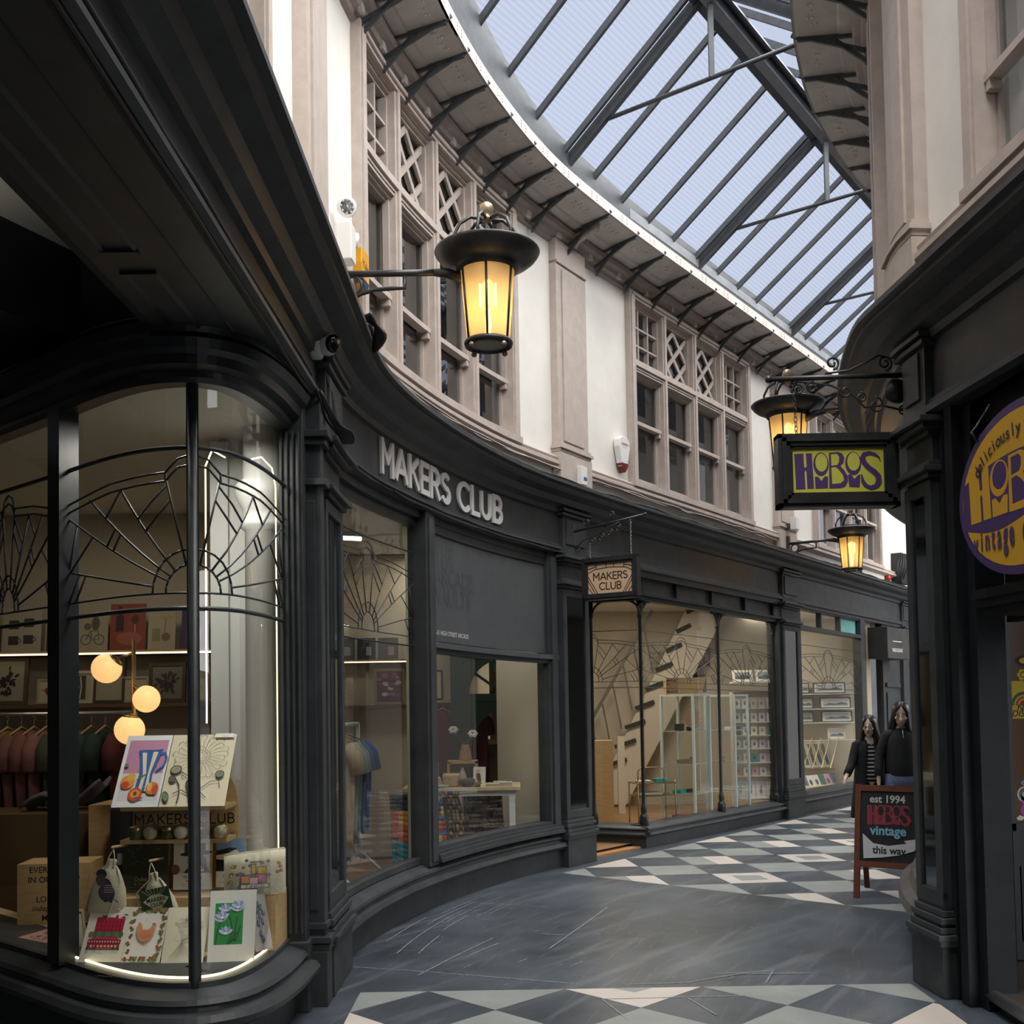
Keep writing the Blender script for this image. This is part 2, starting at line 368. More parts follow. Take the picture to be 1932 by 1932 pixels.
P0x, P0y, ax_, ay_, bx_, by_ = .749, 9.847, .6083, -.5077, .4662, .6509   # far field lattice
def LT(u, v): return (P0x + ax_*u + bx_*v, P0y + ay_*u + by_*v)
NU, NV = 5, 15
for i in range(-1, NU + 1):
    for j in range(0, NV + 1):
        e = .012
        u0 = i + .5; pts = [(u0 - .5 + e, j), (u0, j - .5 + e), (u0 + .5 - e, j), (u0, j + .5 - e)]
        for a, b, c in ((1, 0, -.5), (-1, 0, -(NU - .5)), (0, 1, 0), (0, -1, -NV)): pts = clip(pts, a, b, c) if pts else pts
        if len(pts) < 3: continue
        w = (i == -1 and j % 3 == 1) or (i == 1 and j % 2 == 1) or (i == 3 and j % 2 == 1)
        tile([LT(*p) for p in pts], 2 if w else 1)
        if w and i >= 0: tile([LT(u0 + dx, j + dy) for dx, dy in ((-.24, .02), (.02, -.24), (.24, .02), (.02, .24))], 1, .0016)
        if i in (0, 2) and j % 2 == 0:                                  # tiles split into a cream and a grey half
            q = clip([(u0 - .5 + e, j), (u0, j - .5 + e), (u0 + .5 - e, j), (u0, j + .5 - e)], 1, 1, u0 + j)
            if q: q = clip(q, 0, 1, 0)
            if len(q) >= 3: tile([LT(*p) for p in q], 2, .0016)
random.seed(21)
def scratch(pts, w=.004):
    w *= 1.7
    fm.mi(3)
    for (ax, ay), (bx, by) in zip(pts, pts[1:]):
        l = hypot(bx-ax, by-ay) or 1; dx, dy = (bx-ax)/l*w/2, (by-ay)/l*w/2
        fm.poly([(x, y, zf(x, y) + .0022) for x, y in ((ax+dy, ay-dx), (bx+dy, by-dx), (bx-dy, by+dx), (ax-dy, ay+dx))])
for P_ in ([(-1.0, 6.50), (-.5, 6.34), (.34, 6.03)], [(-.44, 8.59), (.27, 8.33)], [(.21, 6.89), (.45, 7.55), (.71, 8.31)], [(-.58, 6.28), (-.4, 6.7), (-.16, 7.22)], [(-.12, 7.06), (-.3, 6.75)], [(1.15, 6.2), (1.5, 6.25)], [(1.5, 6.27), (1.39, 5.99)], [(.6, 6.0), (.95, 6.02), (1.1, 6.1), (1.3, 6.2), (1.7, 6.18)], [(.45, 5.72), (1.25, 5.74)], [(.45, 5.72), (.55, 5.35)], [(.9, 5.74), (1.0, 5.4)]): scratch(P_, .005)
for i in range(70):
    x, y = random.uniform(-.7, 1.9), random.uniform(6.0, 8.9)
    if x > 1.6 and y > 7.6 or y > 9.3 - .55 * abs(x - .3): continue
    a = random.choice((1.0, 1.15, .85, random.uniform(0, 3))); L = random.uniform(.01, .28)**1.0 * random.choice((.15, .3, 1)); scratch([(x, y), (x + cos(a) * L, y + sin(a) * L)], random.uniform(.002, .0045))
for i in range(9):                                           # curved wheel marks beside the stall riser
    o_ = .10 + .05 * i + random.uniform(0, .03); s0 = random.uniform(9.6, 11.5); k_ = random.randint(5, 12); scratch([tuple(LF.xy(s0 + .14 * q, o_)) for q in range(k_)], .004)
fl_ = fm.build('floor', [SLATE, GREYT, WHITET, mat('pale_scuff_marks', (.30, .31, .31), .6, noise=.5, scale=40)], kind='structure')
# ------------------------------------------------------------------ left shopfront: fascia, cornice, upper wall, eave
CORN = [(.0, 3.50), (.03, 3.51), (.04, 3.55), (.10, 3.58), (.13, 3.63), (.22, 3.655), (.25, 3.68), (.25, 3.705), (.285, 3.715), (.285, 3.745), (-.05, 3.80)]
m = MB()
m.sweep(LF, 0, 8.74, [(-.55, 3.30), (-.50, 3.285), (-.03, 3.285), (.02, 3.27), (.045, 3.285), (.045, 3.31), (.025, 3.33), (.02, 3.35), (.0, 3.36)] + CORN, .25)
m.sweep(LF, 8.74, 26, [(-.12, 3.10), (.015, 3.10), (.05, 3.115), (.05, 3.15), (.03, 3.165), (.03, 3.185), (.0, 3.20)] + CORN, .1)
m.build('trim_1', BLK, kind='structure', label='charcoal fascia and cornice running along the left shopfronts')
m = MB()                                                               # soffit panels of the overhead beam
for s0, s1 in ((2.2, 6.85), (7.05, 8.55)):
    for d in (-.42, -.30): m.sweep(LF, s0, s1, [(d - .012, 3.285), (d, 3.27), (d + .012, 3.285)], .5)
    for t in (s0, s1): m.fbox(LF, t - .012, t + .012, -.43, -.29, 3.27, 3.285)
m.sweep(LF, 0, 8.6, [(-.17, 3.287), (-.165, 3.278), (-.16, 3.287)], .5)
m.sweep(LF, 0, 8.6, [(-.55, 3.30), (-.55, 3.95)], .5)
m.build('trim_2', BLK2, kind='structure')
# lobby ceiling and cross beam to the left of the overhead beam
m = MB(); m.bx(-7, -1.58, -3, 7.0, 3.92, 3.98); m.build('ceiling', CREAM, kind='structure')
m = MB(); m.prism([(-3.14, 2.9), (-1.95, 5.6), (-2.6, 6.0), (-4.2, 3.0)], lambda x, y, t: Vector((x, y, t)), 3.42, 3.92)
m.sweep(BAY, .2, BAY.L, [(-.05, 3.28), (-.05, 3.94)], .15, False); m.bx(-1.62, -1.08, 5.5, 5.6, 3.28, 3.94)
m.build('beam', BLK2, kind='structure', label='black cross beams under the lobby ceiling')
# upper wall
WIN = [(4.6, 7.62), (10.15, 13.09), (15.46, 18.60), (21.1, 24.2)]
m = MB(); HB, HT = 4.1, 6.24
edges = [0] + [e for w in WIN for e in w] + [26]
for i in range(0, len(edges), 2): m.fbox(LF, edges[i], edges[i+1], -.25, -.05, 3.74, 6.45, .12)
for a, b in WIN:
    m.fbox(LF, a, b, -.25, -.05, 3.74, HB, .12); m.fbox(LF, a, b, -.25, -.05, HT, 6.45, .12)
m.build('wall_left', CREAM, kind='structure', label='cream rendered upper wall curving above the left shopfronts')
m = MB(); m.sweep(LF, 0, 26, [(-.05, 3.965), (.01, 3.975), (.045, 3.99), (.045, 4.02), (.02, 4.035), (.03, 4.06), (.0, 4.085), (-.05, 4.09)], .12, closed=True)
m.build('trim_3', MAUVE, kind='structure')
m = MB(); m.sweep(LF, 0, 26, [(-.05, 6.27), (-.01, 6.28), (.0, 6.31), (.04, 6.325), (.055, 6.36), (.10, 6.38), (.115, 6.42), (.06, 6.43), (-.05, 6.45)], .12, closed=True)
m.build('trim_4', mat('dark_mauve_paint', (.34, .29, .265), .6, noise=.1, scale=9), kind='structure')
def wallpil(path, s0, s1, n, h0=3.74, lab=None):
    m = MB(); m.fbox(path, s0, s1, -.1, .03, h0, 6.30, .2); m.fbox(path, s0 + .1, s1 - .1, -.1, .045, 4.25, 6.0, .2)
    for hh, w, d in ((4.13, .03, .055), (4.16, .05, .075), (4.19, .03, .055), (6.05, .02, .05)): m.fbox(path, s0 - w + .02, s1 + w - .02, -.1, d, hh, hh + .03, .2)
    m.fbox(path, s0 - .015, s1 + .015, -.1, .06, 3.74, 4.12, .2)
    return m.build('trim_%d' % n, MAUVE, kind='structure', label=lab)
wallpil(LF, 8.52, 9.17, 5, lab='mauve wall pilaster beside the corner security lights')
wallpil(LF, 13.85, 14.44, 6, lab='mauve wall pilaster between the two upper windows')
wallpil(LF, 19.5, 20.1, 7, lab='mauve wall pilaster behind the far lanterns')
# upper windows: four lights, small panes over sashes
def upwin(path, a, b, n, label=None, hb=HB, ht=HT, trs=5.48, meet=4.62, r=False):
    o = structure('window_%d' % n, label); m = MB(); w = .075; L = (b - a) / 4
    for s in (a, b): m.fbox(path, s - w/2 - .02, s + w/2 + .02, -.16, .02, hb, ht, .3); m.fbox(path, s - w/2, s + w/2, -.16, .035, hb, ht, .3)
    m.fbox(path, a - .05, b + .05, -.16, .02, ht - .03, ht + .06, .12); m.fbox(path, a, b, -.16, .04, ht + .0, ht + .03, .12)
    m.fbox(path, a - .06, b + .06, -.16, .05, hb - .05, hb + .01, .12)
    for k in (1, 2, 3):
        s = a + k * L; m.fbox(path, s - .05, s + .05, -.16, .0, hb, ht, .3); m.fbox(path, s - .022, s + .022, -.16, .018, hb, ht, .3)
    m.fbox(path, a, b, -.16, .0, trs - .06, trs + .05, .12); m.fbox(path, a, b, -.16, .02, trs - .03, trs + .02, .12)
    for k in range(4):                                       # stepped reveals under each head
        for hh in (ht, trs - .05):
            for q in range(3): m.fbox(path, a + k*L + .05, a + (k+1)*L - .05, -.16, -.01 - q*.03, hh - .035 - q*.022, hh - .012 - q*.022, .2)
    m.build('frame', MAUVE, o)
    for k in range(4):
        s0, s1 = a + k*L + .055, a + (k+1)*L - .055; f = MB(); h0, h1 = trs + .05, ht - .09
        for s in (s0, s1): f.fbox(path, s - .018, s + .018, -.13, -.06, h0, h1, .3)
        if k in (0, 3):
            for q in (1, 2):
                s = s0 + (s1 - s0) * q / 3; f.fbox(path, s - .011, s + .011, -.13, -.07, h0, h1, .3)
                h = h0 + (h1 - h0) * q / 3; f.fbox(path, s0, s1, -.13, -.07, h - .011, h + .011, .2)
        else:
            sg = 1; wd, hd = s1 - s0, h1 - h0
            for sg in (1, -1):
                for c in (-.5, 0, .5):
                    pts = []
                    for t in (0., 1.):
                        v = t; pts.append((c * 1.0 + (v - .5) * sg * 1.0 + .5, v))
                    (u0, v0), (u1, v1) = pts
                    t0, t1 = 0., 1.
                    du = u1 - u0
                    lo, hi = sorted(((0 - u0) / du, (1 - u0) / du)); t0, t1 = max(0, lo), min(1, hi)
                    if t1 - t0 < .05: continue
                    A = path(s0 + (u0 + du*t0) * wd, -.1, h0 + t0 * hd); B = path(s0 + (u0 + du*t1) * wd, -.1, h0 + t1 * hd)
                    f.bar(A, B, .05, .022, up=(path(s0, 0, 0) - path(s0, -1, 0)))
        f.build('top_light', MAUVE, o)
        f = MB(); mt = meet - (.0 if k % 2 else .0)
        for s in (s0, s1): f.fbox(path, s - .018, s + .018, -.10, -.05, mt, trs - .1, .3); f.fbox(path, s - .025, s + .025, -.15, -.10, hb + .02, mt + .03, .3)
        f.fbox(path, s0, s1, -.11, -.035, mt - .02, mt + .02, .2); f.fbox(path, s0, s1, -.15, -.10, hb + .01, hb + .10, .2)
        for s in (s0 + .03, s1 - .03): f.fbox(path, s - .02, s + .02, -.1, -.04, mt - .07, mt - .02, .2)
        f.build('sash', MAUVE, o)
    g = MB(); g.sweep(path, a, b, [(-.125, hb), (-.125, ht)], .1, False); g.build('panes', PANE, o)
    return o
upwin(LF, *WIN[0], 1, 'upper window at the far left above the overhead beam')
upwin(LF, *WIN[1], 2, 'curved four-light upper window behind the nearest lantern')
upwin(LF, *WIN[2], 3, 'four-light upper window in the middle of the cream wall', meet=4.82)
upwin(LF, *WIN[3], 4, 'upper window behind the farthest lantern', meet=4.82)
# dim rooms behind the upper windows
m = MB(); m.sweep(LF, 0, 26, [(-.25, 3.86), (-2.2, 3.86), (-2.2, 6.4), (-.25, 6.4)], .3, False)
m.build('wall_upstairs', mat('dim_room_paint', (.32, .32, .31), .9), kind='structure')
# eave: riveted gutter soffit on brackets
EAV = [(-.02, 6.43), (.20, 6.455), (.215, 6.47), (.51, 6.50), (.53, 6.50), (.535, 6.60), (.50, 6.605)]
ev = structure('trim_8', 'riveted iron eave gutter carried on brackets along the left wall')
m = MB(); m.sweep(LF, 6.0, 26, EAV[:5], .1, False); m.build('soffit', SOFF, ev)
m = MB(); m.sweep(LF, 6.0, 26, EAV[3:], .1, False); m.build('lip', LIPM, ev)
BR = [8.2, 8.7, 9.2, 9.7, 10.15, 10.59, 11.02, 11.49, 12.0, 12.52, 12.97, 13.44, 14.1, 14.7, 15.3, 15.92, 16.56, 17.11, 17.70, 18.27, 18.9, 19.5, 20.1, 20.7, 21.3, 21.9, 22.5]
def brackets(path, L, parent):
    for s in L:
        m = MB(); A = path(s, .0, 6.27); B = path(s, .0, 6.42); C_ = path(s, .50, 6.485)
        for p, q in ((path(s, .02, 6.20), B), (B, C_), (path(s, .02, 6.22), path(s, .27, 6.455)), (path(s, .02, 6.30), path(s, .40, 6.47))): m.bar(p, q, .022, .03)
        m.tube([path(s, .48, 6.49), path(s, .54, 6.53)], .018, 6)
        m.build('bracket', IRON, parent)
brackets(LF, BR, ev)
m = MB()
for a, b in zip(BR, BR[1:]):                                          # rivets on the lip joints and soffit plates
    c = (a + b) / 2
    for ds in (-.05, .05):
        for h in (6.525, 6.55, 6.575): m.sph(LF(c + ds, .537, h), .007, 6)
    for q in range(4):
        for e in (0, .03): m.sph(LF(c - .12 + q * .07, .36 + .025 * (q % 2) + e, 6.48), .008, 6)
m.build('rivets', LIPM, ev)
m = MB()
for a, b in zip(BR, BR[1:]):
    c = (a + b) / 2; m.sph(LF(c, .06, 6.44), .045, 8); m.fbox(LF, c + .1, c + .16, .03, .06, 6.30, 6.42)
m.build('lamp_boss', SOFF, ev)
# ------------------------------------------------------------------ glass roof
RB = Vector((1.43, 11.859)); RU = Vector((.5956, .8033)); RN = Vector((.8033, -.5956))
def rxy(t, D): return RB + RU * t + RN * D
DR, DP, ZR, ZP = 1.98, .45, 7.97, 6.87; SL = (ZR - ZP) / (DR - DP)
def rz(D): return ZR - abs(D - DR) * SL
def rp(t, D, dz=0.): q = rxy(t, D); return Vector((q.x, q.y, rz(D) + dz + zf(q.x, q.y)))
ROOF = structure('ceiling_glass', 'pitched glass roof over the arcade')
RG = bpy.data.materials.new('ribbed_roof_glazing'); RG.use_nodes = True; nt = RG.node_tree; nt.nodes.clear()
_o = nt.nodes.new('ShaderNodeOutputMaterial'); _t = nt.nodes.new('ShaderNodeBsdfTransparent'); _c = nt.nodes.new('ShaderNodeTexCoord'); _m = nt.nodes.new('ShaderNodeMapping')
_m.inputs['Rotation'].default_value = (0, 0, -atan2(RN.y, RN.x)); _w = nt.nodes.new('ShaderNodeTexWave'); _w.wave_type = 'BANDS'; _w.bands_direction = 'X'
_w.inputs['Scale'].default_value = 9.; _w.inputs['Distortion'].default_value = .15; _r = nt.nodes.new('ShaderNodeValToRGB')
_r.color_ramp.elements[0].color = (.80, .83, .88, 1); _r.color_ramp.elements[1].color = (.93, .95, .97, 1)
_mx = nt.nodes.new('ShaderNodeMixShader'); _g = nt.nodes.new('ShaderNodeBsdfDiffuse'); _g.inputs['Color'].default_value = (.6, .63, .7, 1); _mx.inputs[0].default_value = .05
nt.links.new(_c.outputs['Object'], _m.inputs[0]); nt.links.new(_m.outputs[0], _w.inputs['Vector']); nt.links.new(_w.outputs['Fac'], _r.inputs[0]); nt.links.new(_r.outputs[0], _t.inputs['Color'])
nt.links.new(_t.outputs[0], _mx.inputs[1]); nt.links.new(_g.outputs[0], _mx.inputs[2]); nt.links.new(_mx.outputs[0], _o.inputs[0])
T0, T1 = -9.5, 13.
m = MB(); ts = [T0 + (T1 - T0) * i / 30 for i in range(31)]
for a, b in zip(ts, ts[1:]): m.quad(rp(a, .30), rp(b, .30), rp(b, DR), rp(a, DR)); m.quad(rp(a, DR), rp(b, DR), rp(b, 3.75), rp(a, 3.75))
m.build('glazing', RG, ROOF)
tk = [.7456 + .565 * k for k in range(-18, 22)]
for k, t in zip(range(-18, 22), tk):
    for D0 in (.42, 3.62):
        m = MB(); m.bar(rp(t, D0, -.03), rp(t, DR, -.03), .032, .06); m.build('glazing_bar', IRON, ROOF)
    if k % 5 == 0:
        for D0 in (.42, 3.62):
            m = MB(); m.bar(rp(t + .085, D0, -.09), rp(t + .085, DR, -.09), .05, .10); m.build('rafter', IRON, ROOF)
        A, B = rp(t + .085, .85, -.10), rp(t + .085, 3.11, -.10); z = A.z; M_ = rp(t + .085, DR, -.1)
        m = MB(); m.tube([A, Vector((B.x, B.y, z))], .02, 8); m.build('tie_rod', IRON, ROOF)
        m = MB(); m.bar(M_, Vector((M_.x, M_.y, z)), .045); m.build('king_post', IRON, ROOF)
m = MB(); m.bar(rp(T0, DR, -.10), rp(T1, DR, -.10), .10, .20)
for sg in (1, -1):
    vs = [rp(t, DR + sg * d, z) for t in (T0, T1) for d, z in ((.0, -.035), (.15, -.035), (.15, -.055), (0, -.055))]
    m.add(vs, [(0, 1, 5, 4), (3, 2, 6, 7), (1, 2, 6, 5), (0, 3, 7, 4)])
m.build('ridge_beam', mat('ridge_grey_paint', (.11, .12, .14), .5, noise=.15, scale=6), ROOF)
for D0, nm in ((.40, 'purlin'), (3.66, 'purlin')):
    m = MB(); m.bar(rp(T0, D0, -.02), rp(T1, D0, -.02), .09, .10); m.build(nm, mat('grey_purlin_paint', (.22, .235, .25), .5, noise=.15, scale=6), ROOF)
# closing plates between the eave gutter and the glazing
def closing(path, s0, s1, d, name):
    m = MB(); k = int((s1 - s0) / .15); vs = []
    for i in range(k + 1):
        s = s0 + (s1 - s0) * i / k; q = path.xy(s, d); D = (q - RB).dot(RN); z = max(6.7, min(7.97, rz(D))) + .05
        vs += [(q.x, q.y, 6.5 + zf(q.x, q.y)), (q.x, q.y, z + zf(q.x, q.y))]
    m.add(vs, [(2*i, 2*i+2, 2*i+3, 2*i+1) for i in range(k)]); m.build(name, IRON, kind='structure')
closing(LF, 8.4, 26, .44, 'trim_9')
m = MB(); m.sweep(LF, 0, 26, [(-.05, 6.45), (-6, 6.45), (-6, 6.6), (-.05, 6.6)], .5, closed=True); m.build('ceiling_left', SOFF, kind='structure')
# ------------------------------------------------------------------ right building
m = MB(); m.sweep(RF, 2, 23.6, [(-.12, 3.10), (.015, 3.10), (.05, 3.115), (.05, 3.15), (.03, 3.165), (.03, 3.185), (.0, 3.20)] + CORN, .1)
m.build('trim_10', BLK, kind='structure', label='charcoal fascia and cornice of the right building')
m = MB(); RWIN = (15.5, 18.6)
m.fbox(RF, 2, RWIN[0], -.25, -.05, 3.74, 6.45, .1); m.fbox(RF, RWIN[1], 23.6, -.25, -.05, 3.74, 6.45, .3)
m.fbox(RF, *RWIN, -.25, -.05, 3.74, HB, .3); m.fbox(RF, *RWIN, -.25, -.05, HT, 6.45, .3)
m.build('wall_right', CREAM, kind='structure', label='cream upper wall of the right building')
upwin(RF, *RWIN, 5, 'upper window at the top right edge')
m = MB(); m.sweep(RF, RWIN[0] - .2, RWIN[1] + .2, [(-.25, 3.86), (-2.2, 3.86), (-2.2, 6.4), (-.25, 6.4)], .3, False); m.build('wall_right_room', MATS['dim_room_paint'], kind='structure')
m = MB(); m.sweep(RF, 2, 23.6, [(-.05, 3.965), (.01, 3.975), (.045, 3.99), (.045, 4.02), (.02, 4.035), (.03, 4.06), (.0, 4.085), (-.05, 4.09)], .12, closed=True); m.build('trim_11', MAUVE, kind='structure')
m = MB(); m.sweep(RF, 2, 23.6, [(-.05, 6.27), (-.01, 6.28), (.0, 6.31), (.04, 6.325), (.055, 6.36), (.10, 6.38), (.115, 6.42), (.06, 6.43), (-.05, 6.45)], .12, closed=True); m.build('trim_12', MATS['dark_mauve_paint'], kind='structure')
wallpil(RF, 14.42, 14.90, 13, lab='mauve wall pilaster above the corner of the right building')
m = MB()
for s in (13.55, 13.65, 13.8): m.fbox(RF, s, s + .06, -.1, .03, 4.1, 6.24)
m.build('trim_14', MAUVE, kind='structure')
ev = structure('trim_15', 'riveted iron eave of the right building')
m = MB(); m.sweep(RF, 2, 15.2, EAV[:5], .1, False); m.build('soffit', SOFF, ev)
m = MB(); m.sweep(RF, 2, 15.2, EAV[3:], .1, False); m.build('lip', LIPM, ev)
brackets(RF, [9.6 + .5 * i for i in range(11)], ev)
m = MB()
for i in range(10):
    c = 9.85 + .5 * i
    for q in range(4):
        for e in (0, .03): m.sph(RF(c - .1 + q * .07, .36 + .025 * (q % 2) + e, 6.48), .008, 6)
m.build('rivets', LIPM, ev)
closing(RF, 2, 15.2, .44, 'trim_16')
m = MB(); m.sweep(RF, 2, 23.6, [(-.05, 6.45), (-5, 6.45), (-5, 6.6), (-.05, 6.6)], .5, closed=True); m.build('ceiling_right', SOFF, kind='structure')
# end walls close the place off; added light blockers stand behind the camera
m = MB(); m.bx(-1.3, 2.9, -3.3, 2.2, 6.62, 6.7); m.build('light_blocker_overhead', CREAM, kind='structure')  # unseen slab, added to cut the skylight over the near floor and doorway
m = MB(); m.bx(-7.2, 3.0, -3.3, -3.1, 0, 7); m.build('light_blocker_rear', BLK2, kind='structure')  # unseen dark backing, added to limit light and darken the glass reflections
m = MB(); m.bx(-7.2, -7.0, -3.3, 9.0, 0, 4); m.bx(-7.2, -4.3, 8.6, 8.8, 0, 4); m.build('wall_lobby', BLK2, kind='structure')
m = MB(); e = rxy(10.5, 0); e2 = rxy(10.5, 4.4); m.prism([(e.x, e.y), (e2.x, e2.y), (e2.x + .1, e2.y + .12), (e.x + .1, e.y + .12)], lambda x, y, t: Vector((x, y, t)), -.6, 8.3)
m.build('wall_far', mat('far_wall_paint', (.25, .24, .23), .8), kind='structure')
# ------------------------------------------------------------------ shopfront pilasters, stall risers, window frames
def shoppil(path, s0, s1, n, lab, mirror=True, d0=-.2):
    o = structure('trim_%d' % n, lab); m = MB(); c = (s0 + s1) / 2
    m.fbox(path, s0 - .03, s1 + .03, d0, .075, 0, .27)
    for dh, w, d in ((.27, .045, .09), (.30, .05, .10), (.335, .03, .08), (.36, .015, .06), (.385, .03, .075), (.42, .015, .06), (.44, .0, .045)):
        m.fbox(path, s0 - w, s1 + w, d0, d, dh, dh + .033)
    m.fbox(path, s0, s1, d0, .03, .45, 3.1)
    w = .07                                                     # raised frame round the sunk mirror
    for a, b, h0, h1 in ((s0, s0 + w, .50, 2.72), (s1 - w, s1, .50, 2.72), (s0, s1, .47, .55), (s0, s1, 2.68, 2.75)): m.fbox(path, a, b, .02, .05, h0, h1)
    for hh, ww, d in ((2.76, .02, .07), (2.79, .04, .10), (2.82, .02, .06), (2.99, .02, .06), (3.02, .05, .10), (3.05, .08, .13)): m.fbox(path, s0 - ww, s1 + ww, d0, d, hh, hh + .03)
    # console block crossing the fascia
    m.fbox(path, s0 + .02, s1 - .02, -.05, .05, 3.08, 3.55); m.fbox(path, s0 + .07, s1 - .07, .04, .065, 3.2, 3.46)
    for hh, ww, d in ((3.48, .02, .08), (3.52, .03, .10)): m.fbox(path, s0 - ww, s1 + ww, -.05, d, hh, hh + .03)
    m.build('pilaster', BLK, o, bev=.004)
    if mirror:
        m = MB(); m.sweep(path, s0 + w, s1 - w, [(.034, .55), (.034, 2.68)], .2, False); m.build('mirror_panel', MIRROR, o)
    return o
shoppil(LF, 8.87, 9.42, 20, 'charcoal corner pilaster with mirror strip beside the near bay window')
shoppil(LF, 13.85, 14.35, 21, 'charcoal pilaster with mirror strip beside the doormat')
shoppil(LF, 19.52, 20.12, 22, 'charcoal pilaster with mirror strip between the far shop windows')
shoppil(LF, 25.2, 25.7, 23, 'charcoal pilaster at the far end', False)
PR = shoppil(RF, 14.70, 15.02, 24, 'black corner pilaster with mirror strip beside the chalkboard')
RISE = [(-.2, 0), (.0, 0), (.0, .17), (.045, .185), (.065, .21), (.05, .24), (.02, .25), (.015, .27), (.035, .285), (.03, .305), (-.01, .33), (-.05, .345), (-.11, .355), (-.2, .355)]
def sill(path, s0, s1, k=1., nm=None, dd=0.):
    m = MB(); m.sweep(path, s0, s1, [(d + dd, h * k) for d, h in RISE], .1); return m
def leading(path, d, sc, hb, wl, wr, H, o, w=.010, wt=.018, mt=None, petal=True):
    """art-deco fan leading: fan centre at s=sc, base height hb, reaching wl to the left and wr to the right"""
    m = MB(); f = lambda a, b, ww=w: m.fbar(path, d, a, b, ww)
    f((sc - wl, hb), (sc + wr, hb), wt); f((sc - wl, hb + .07), (sc + wr, hb + .07), w)
    f((sc - wl, hb + H + .10), (sc + wr, hb + H + .10), wt)
    for sg, wd in ((-1, wl), (1, wr)):
        if wd < .12: continue
        k = wd / .9; h0 = hb + .07
        P = [(.13, .53), (.41, .50), (.68, .485), (.9, .42), (.9, .155)]
        Q = lambda u, v: (sc + sg * min(u * k, wd), h0 + v * H / .63)
        f(Q(0, .63), Q(.07, .61)); f(Q(.07, .61), Q(.13, .55)); f(Q(.13, .55), Q(.5, .535)); f(Q(.5, .535), Q(.9, .49))
        f(Q(0, .585), Q(.07, .57)); f(Q(.07, .57), Q(.13, .51)); f(Q(.13, .51), Q(.5, .495)); f(Q(.5, .495), Q(.9, .45)); f(Q(.13, .55), Q(.13, .51))
        for i, (u, v) in enumerate(P):
            l = hypot(u, v); r0 = .13 if i < 4 else .2; f(Q(u * r0 / l, v * r0 / l), Q(u, v))
        pt = lambda i, t: (P[i][0] * t, P[i][1] * t)
        for i, j, ta, tb in ((0, 1, .93, .70), (0, 1, .80, .58), (1, 2, .99, .78), (2, 3, .66, .58), (2, 3, .6, .52), (3, 4, .72, .98), (3, 4, .9, 1.0)):
            f(Q(*pt(i, ta)), Q(*pt(j, tb)))
        if wd >= .5: f(Q(.78, .135), Q(.9, .0)); f(Q(.72, .125), Q(.83, .0))
        for r0 in (.13, .20):
            pts = [Q(r0 * cos(a), r0 * sin(a)) for a in [pi/2 * i / 6 for i in range(7)]]
            for a, b in zip(pts, pts[1:]): f(a, b)
    m.build('leading', mt or MATS['charcoal_gloss_paint'], o)
# --- near bay window
def bs(x, y): return min((( BAY.xy(t*.01).x - x)**2 + (BAY.xy(t*.01).y - y)**2, t*.01) for t in range(int(BAY.L * 100)))[1]
B1, B2, BE = bs(-2.206, 5.222), bs(-1.43, 4.765), BAY.L
bay = structure('window_6', 'near curved bay window of the maker shop with fan leading')
m = MB(); m.sweep(BAY, .3, BE + .02, [(-.3, 0), (.06, 0), (.06, .165), (.12, .18), (.165, .205), (.175, .235), (.155, .262), (.11, .27), (.105, .285), (.12, .30), (.105, .32), (.06, .335), (.02, .35), (.02, .375), (-.06, .38), (-.3, .38)], .03)
m.build('stall_riser', BLK, bay)
m = MB()
m.sweep(BAY, .3, BE, [(-.05, 3.06), (.03, 3.06), (.05, 3.08), (.05, 3.11), (.09, 3.13), (.10, 3.17), (.13, 3.19), (.15, 3.23), (.13, 3.26), (.15, 3.30), (-.05, 3.30)], .03, closed=True)
for s, w in ((B1, .07), (B1 - 1.15, .07)): m.fbox(BAY, s - w, s + w - .02, -.05, .05, .36, 3.1)
m.build('frame', BLK2, bay)
m = MB(); m.tube([BAY(B2, .005, .33), BAY(B2, .005, .40), BAY(B2, .005, 3.1)], .022, 10); m.fbox(BAY, B2 - .026, B2 + .026, -.05, .012, .38, 3.08); m.build('mullion', BLK, bay)
m = MB(); m.sweep(BAY, .3, BE, [(-.012, .38), (-.012, 3.06)], .05, False); m.build('glass', GLASS, bay)
leading(BAY, -.004, B2, 2.04, B2 - B1 - .04, BE - B2 - .02, .63, bay, .011, .022)
leading(BAY, -.004, B1 - .62, 2.04, .50, .52, .63, bay, .011, .022)
# fluted board between the bay and the corner pilaster, and casing above
m = MB(); m.bx(-1.21, -1.10, 5.60, 5.72, 0, 3.3)
for q in range(4): m.bx(-1.22 + q * .03, -1.205 + q * .03, 5.585, 5.62, .40, 3.05)
m.bx(-1.24, -1.08, 5.56, 5.70, .0, .36); m.bx(-1.16, -1.0, 5.66, 5.80, 0, .29); m.bx(-1.14, -1.02, 5.70, 5.80, .29, 3.3)
for h, e in ((.29, .03), (.33, .04), (.40, .015), (2.78, .03), (3.0, .03), (3.04, .05)): m.bx(-1.14 - e, -1.02 + e, 5.70 - e, 5.80, h, h + .035)
m.bx(-1.10, -1.05, 5.69, 5.71, .5, 2.7)
m.build('trim_25', BLK, kind='structure', label='charcoal fluted post at the right edge of the near bay window', bev=.004)
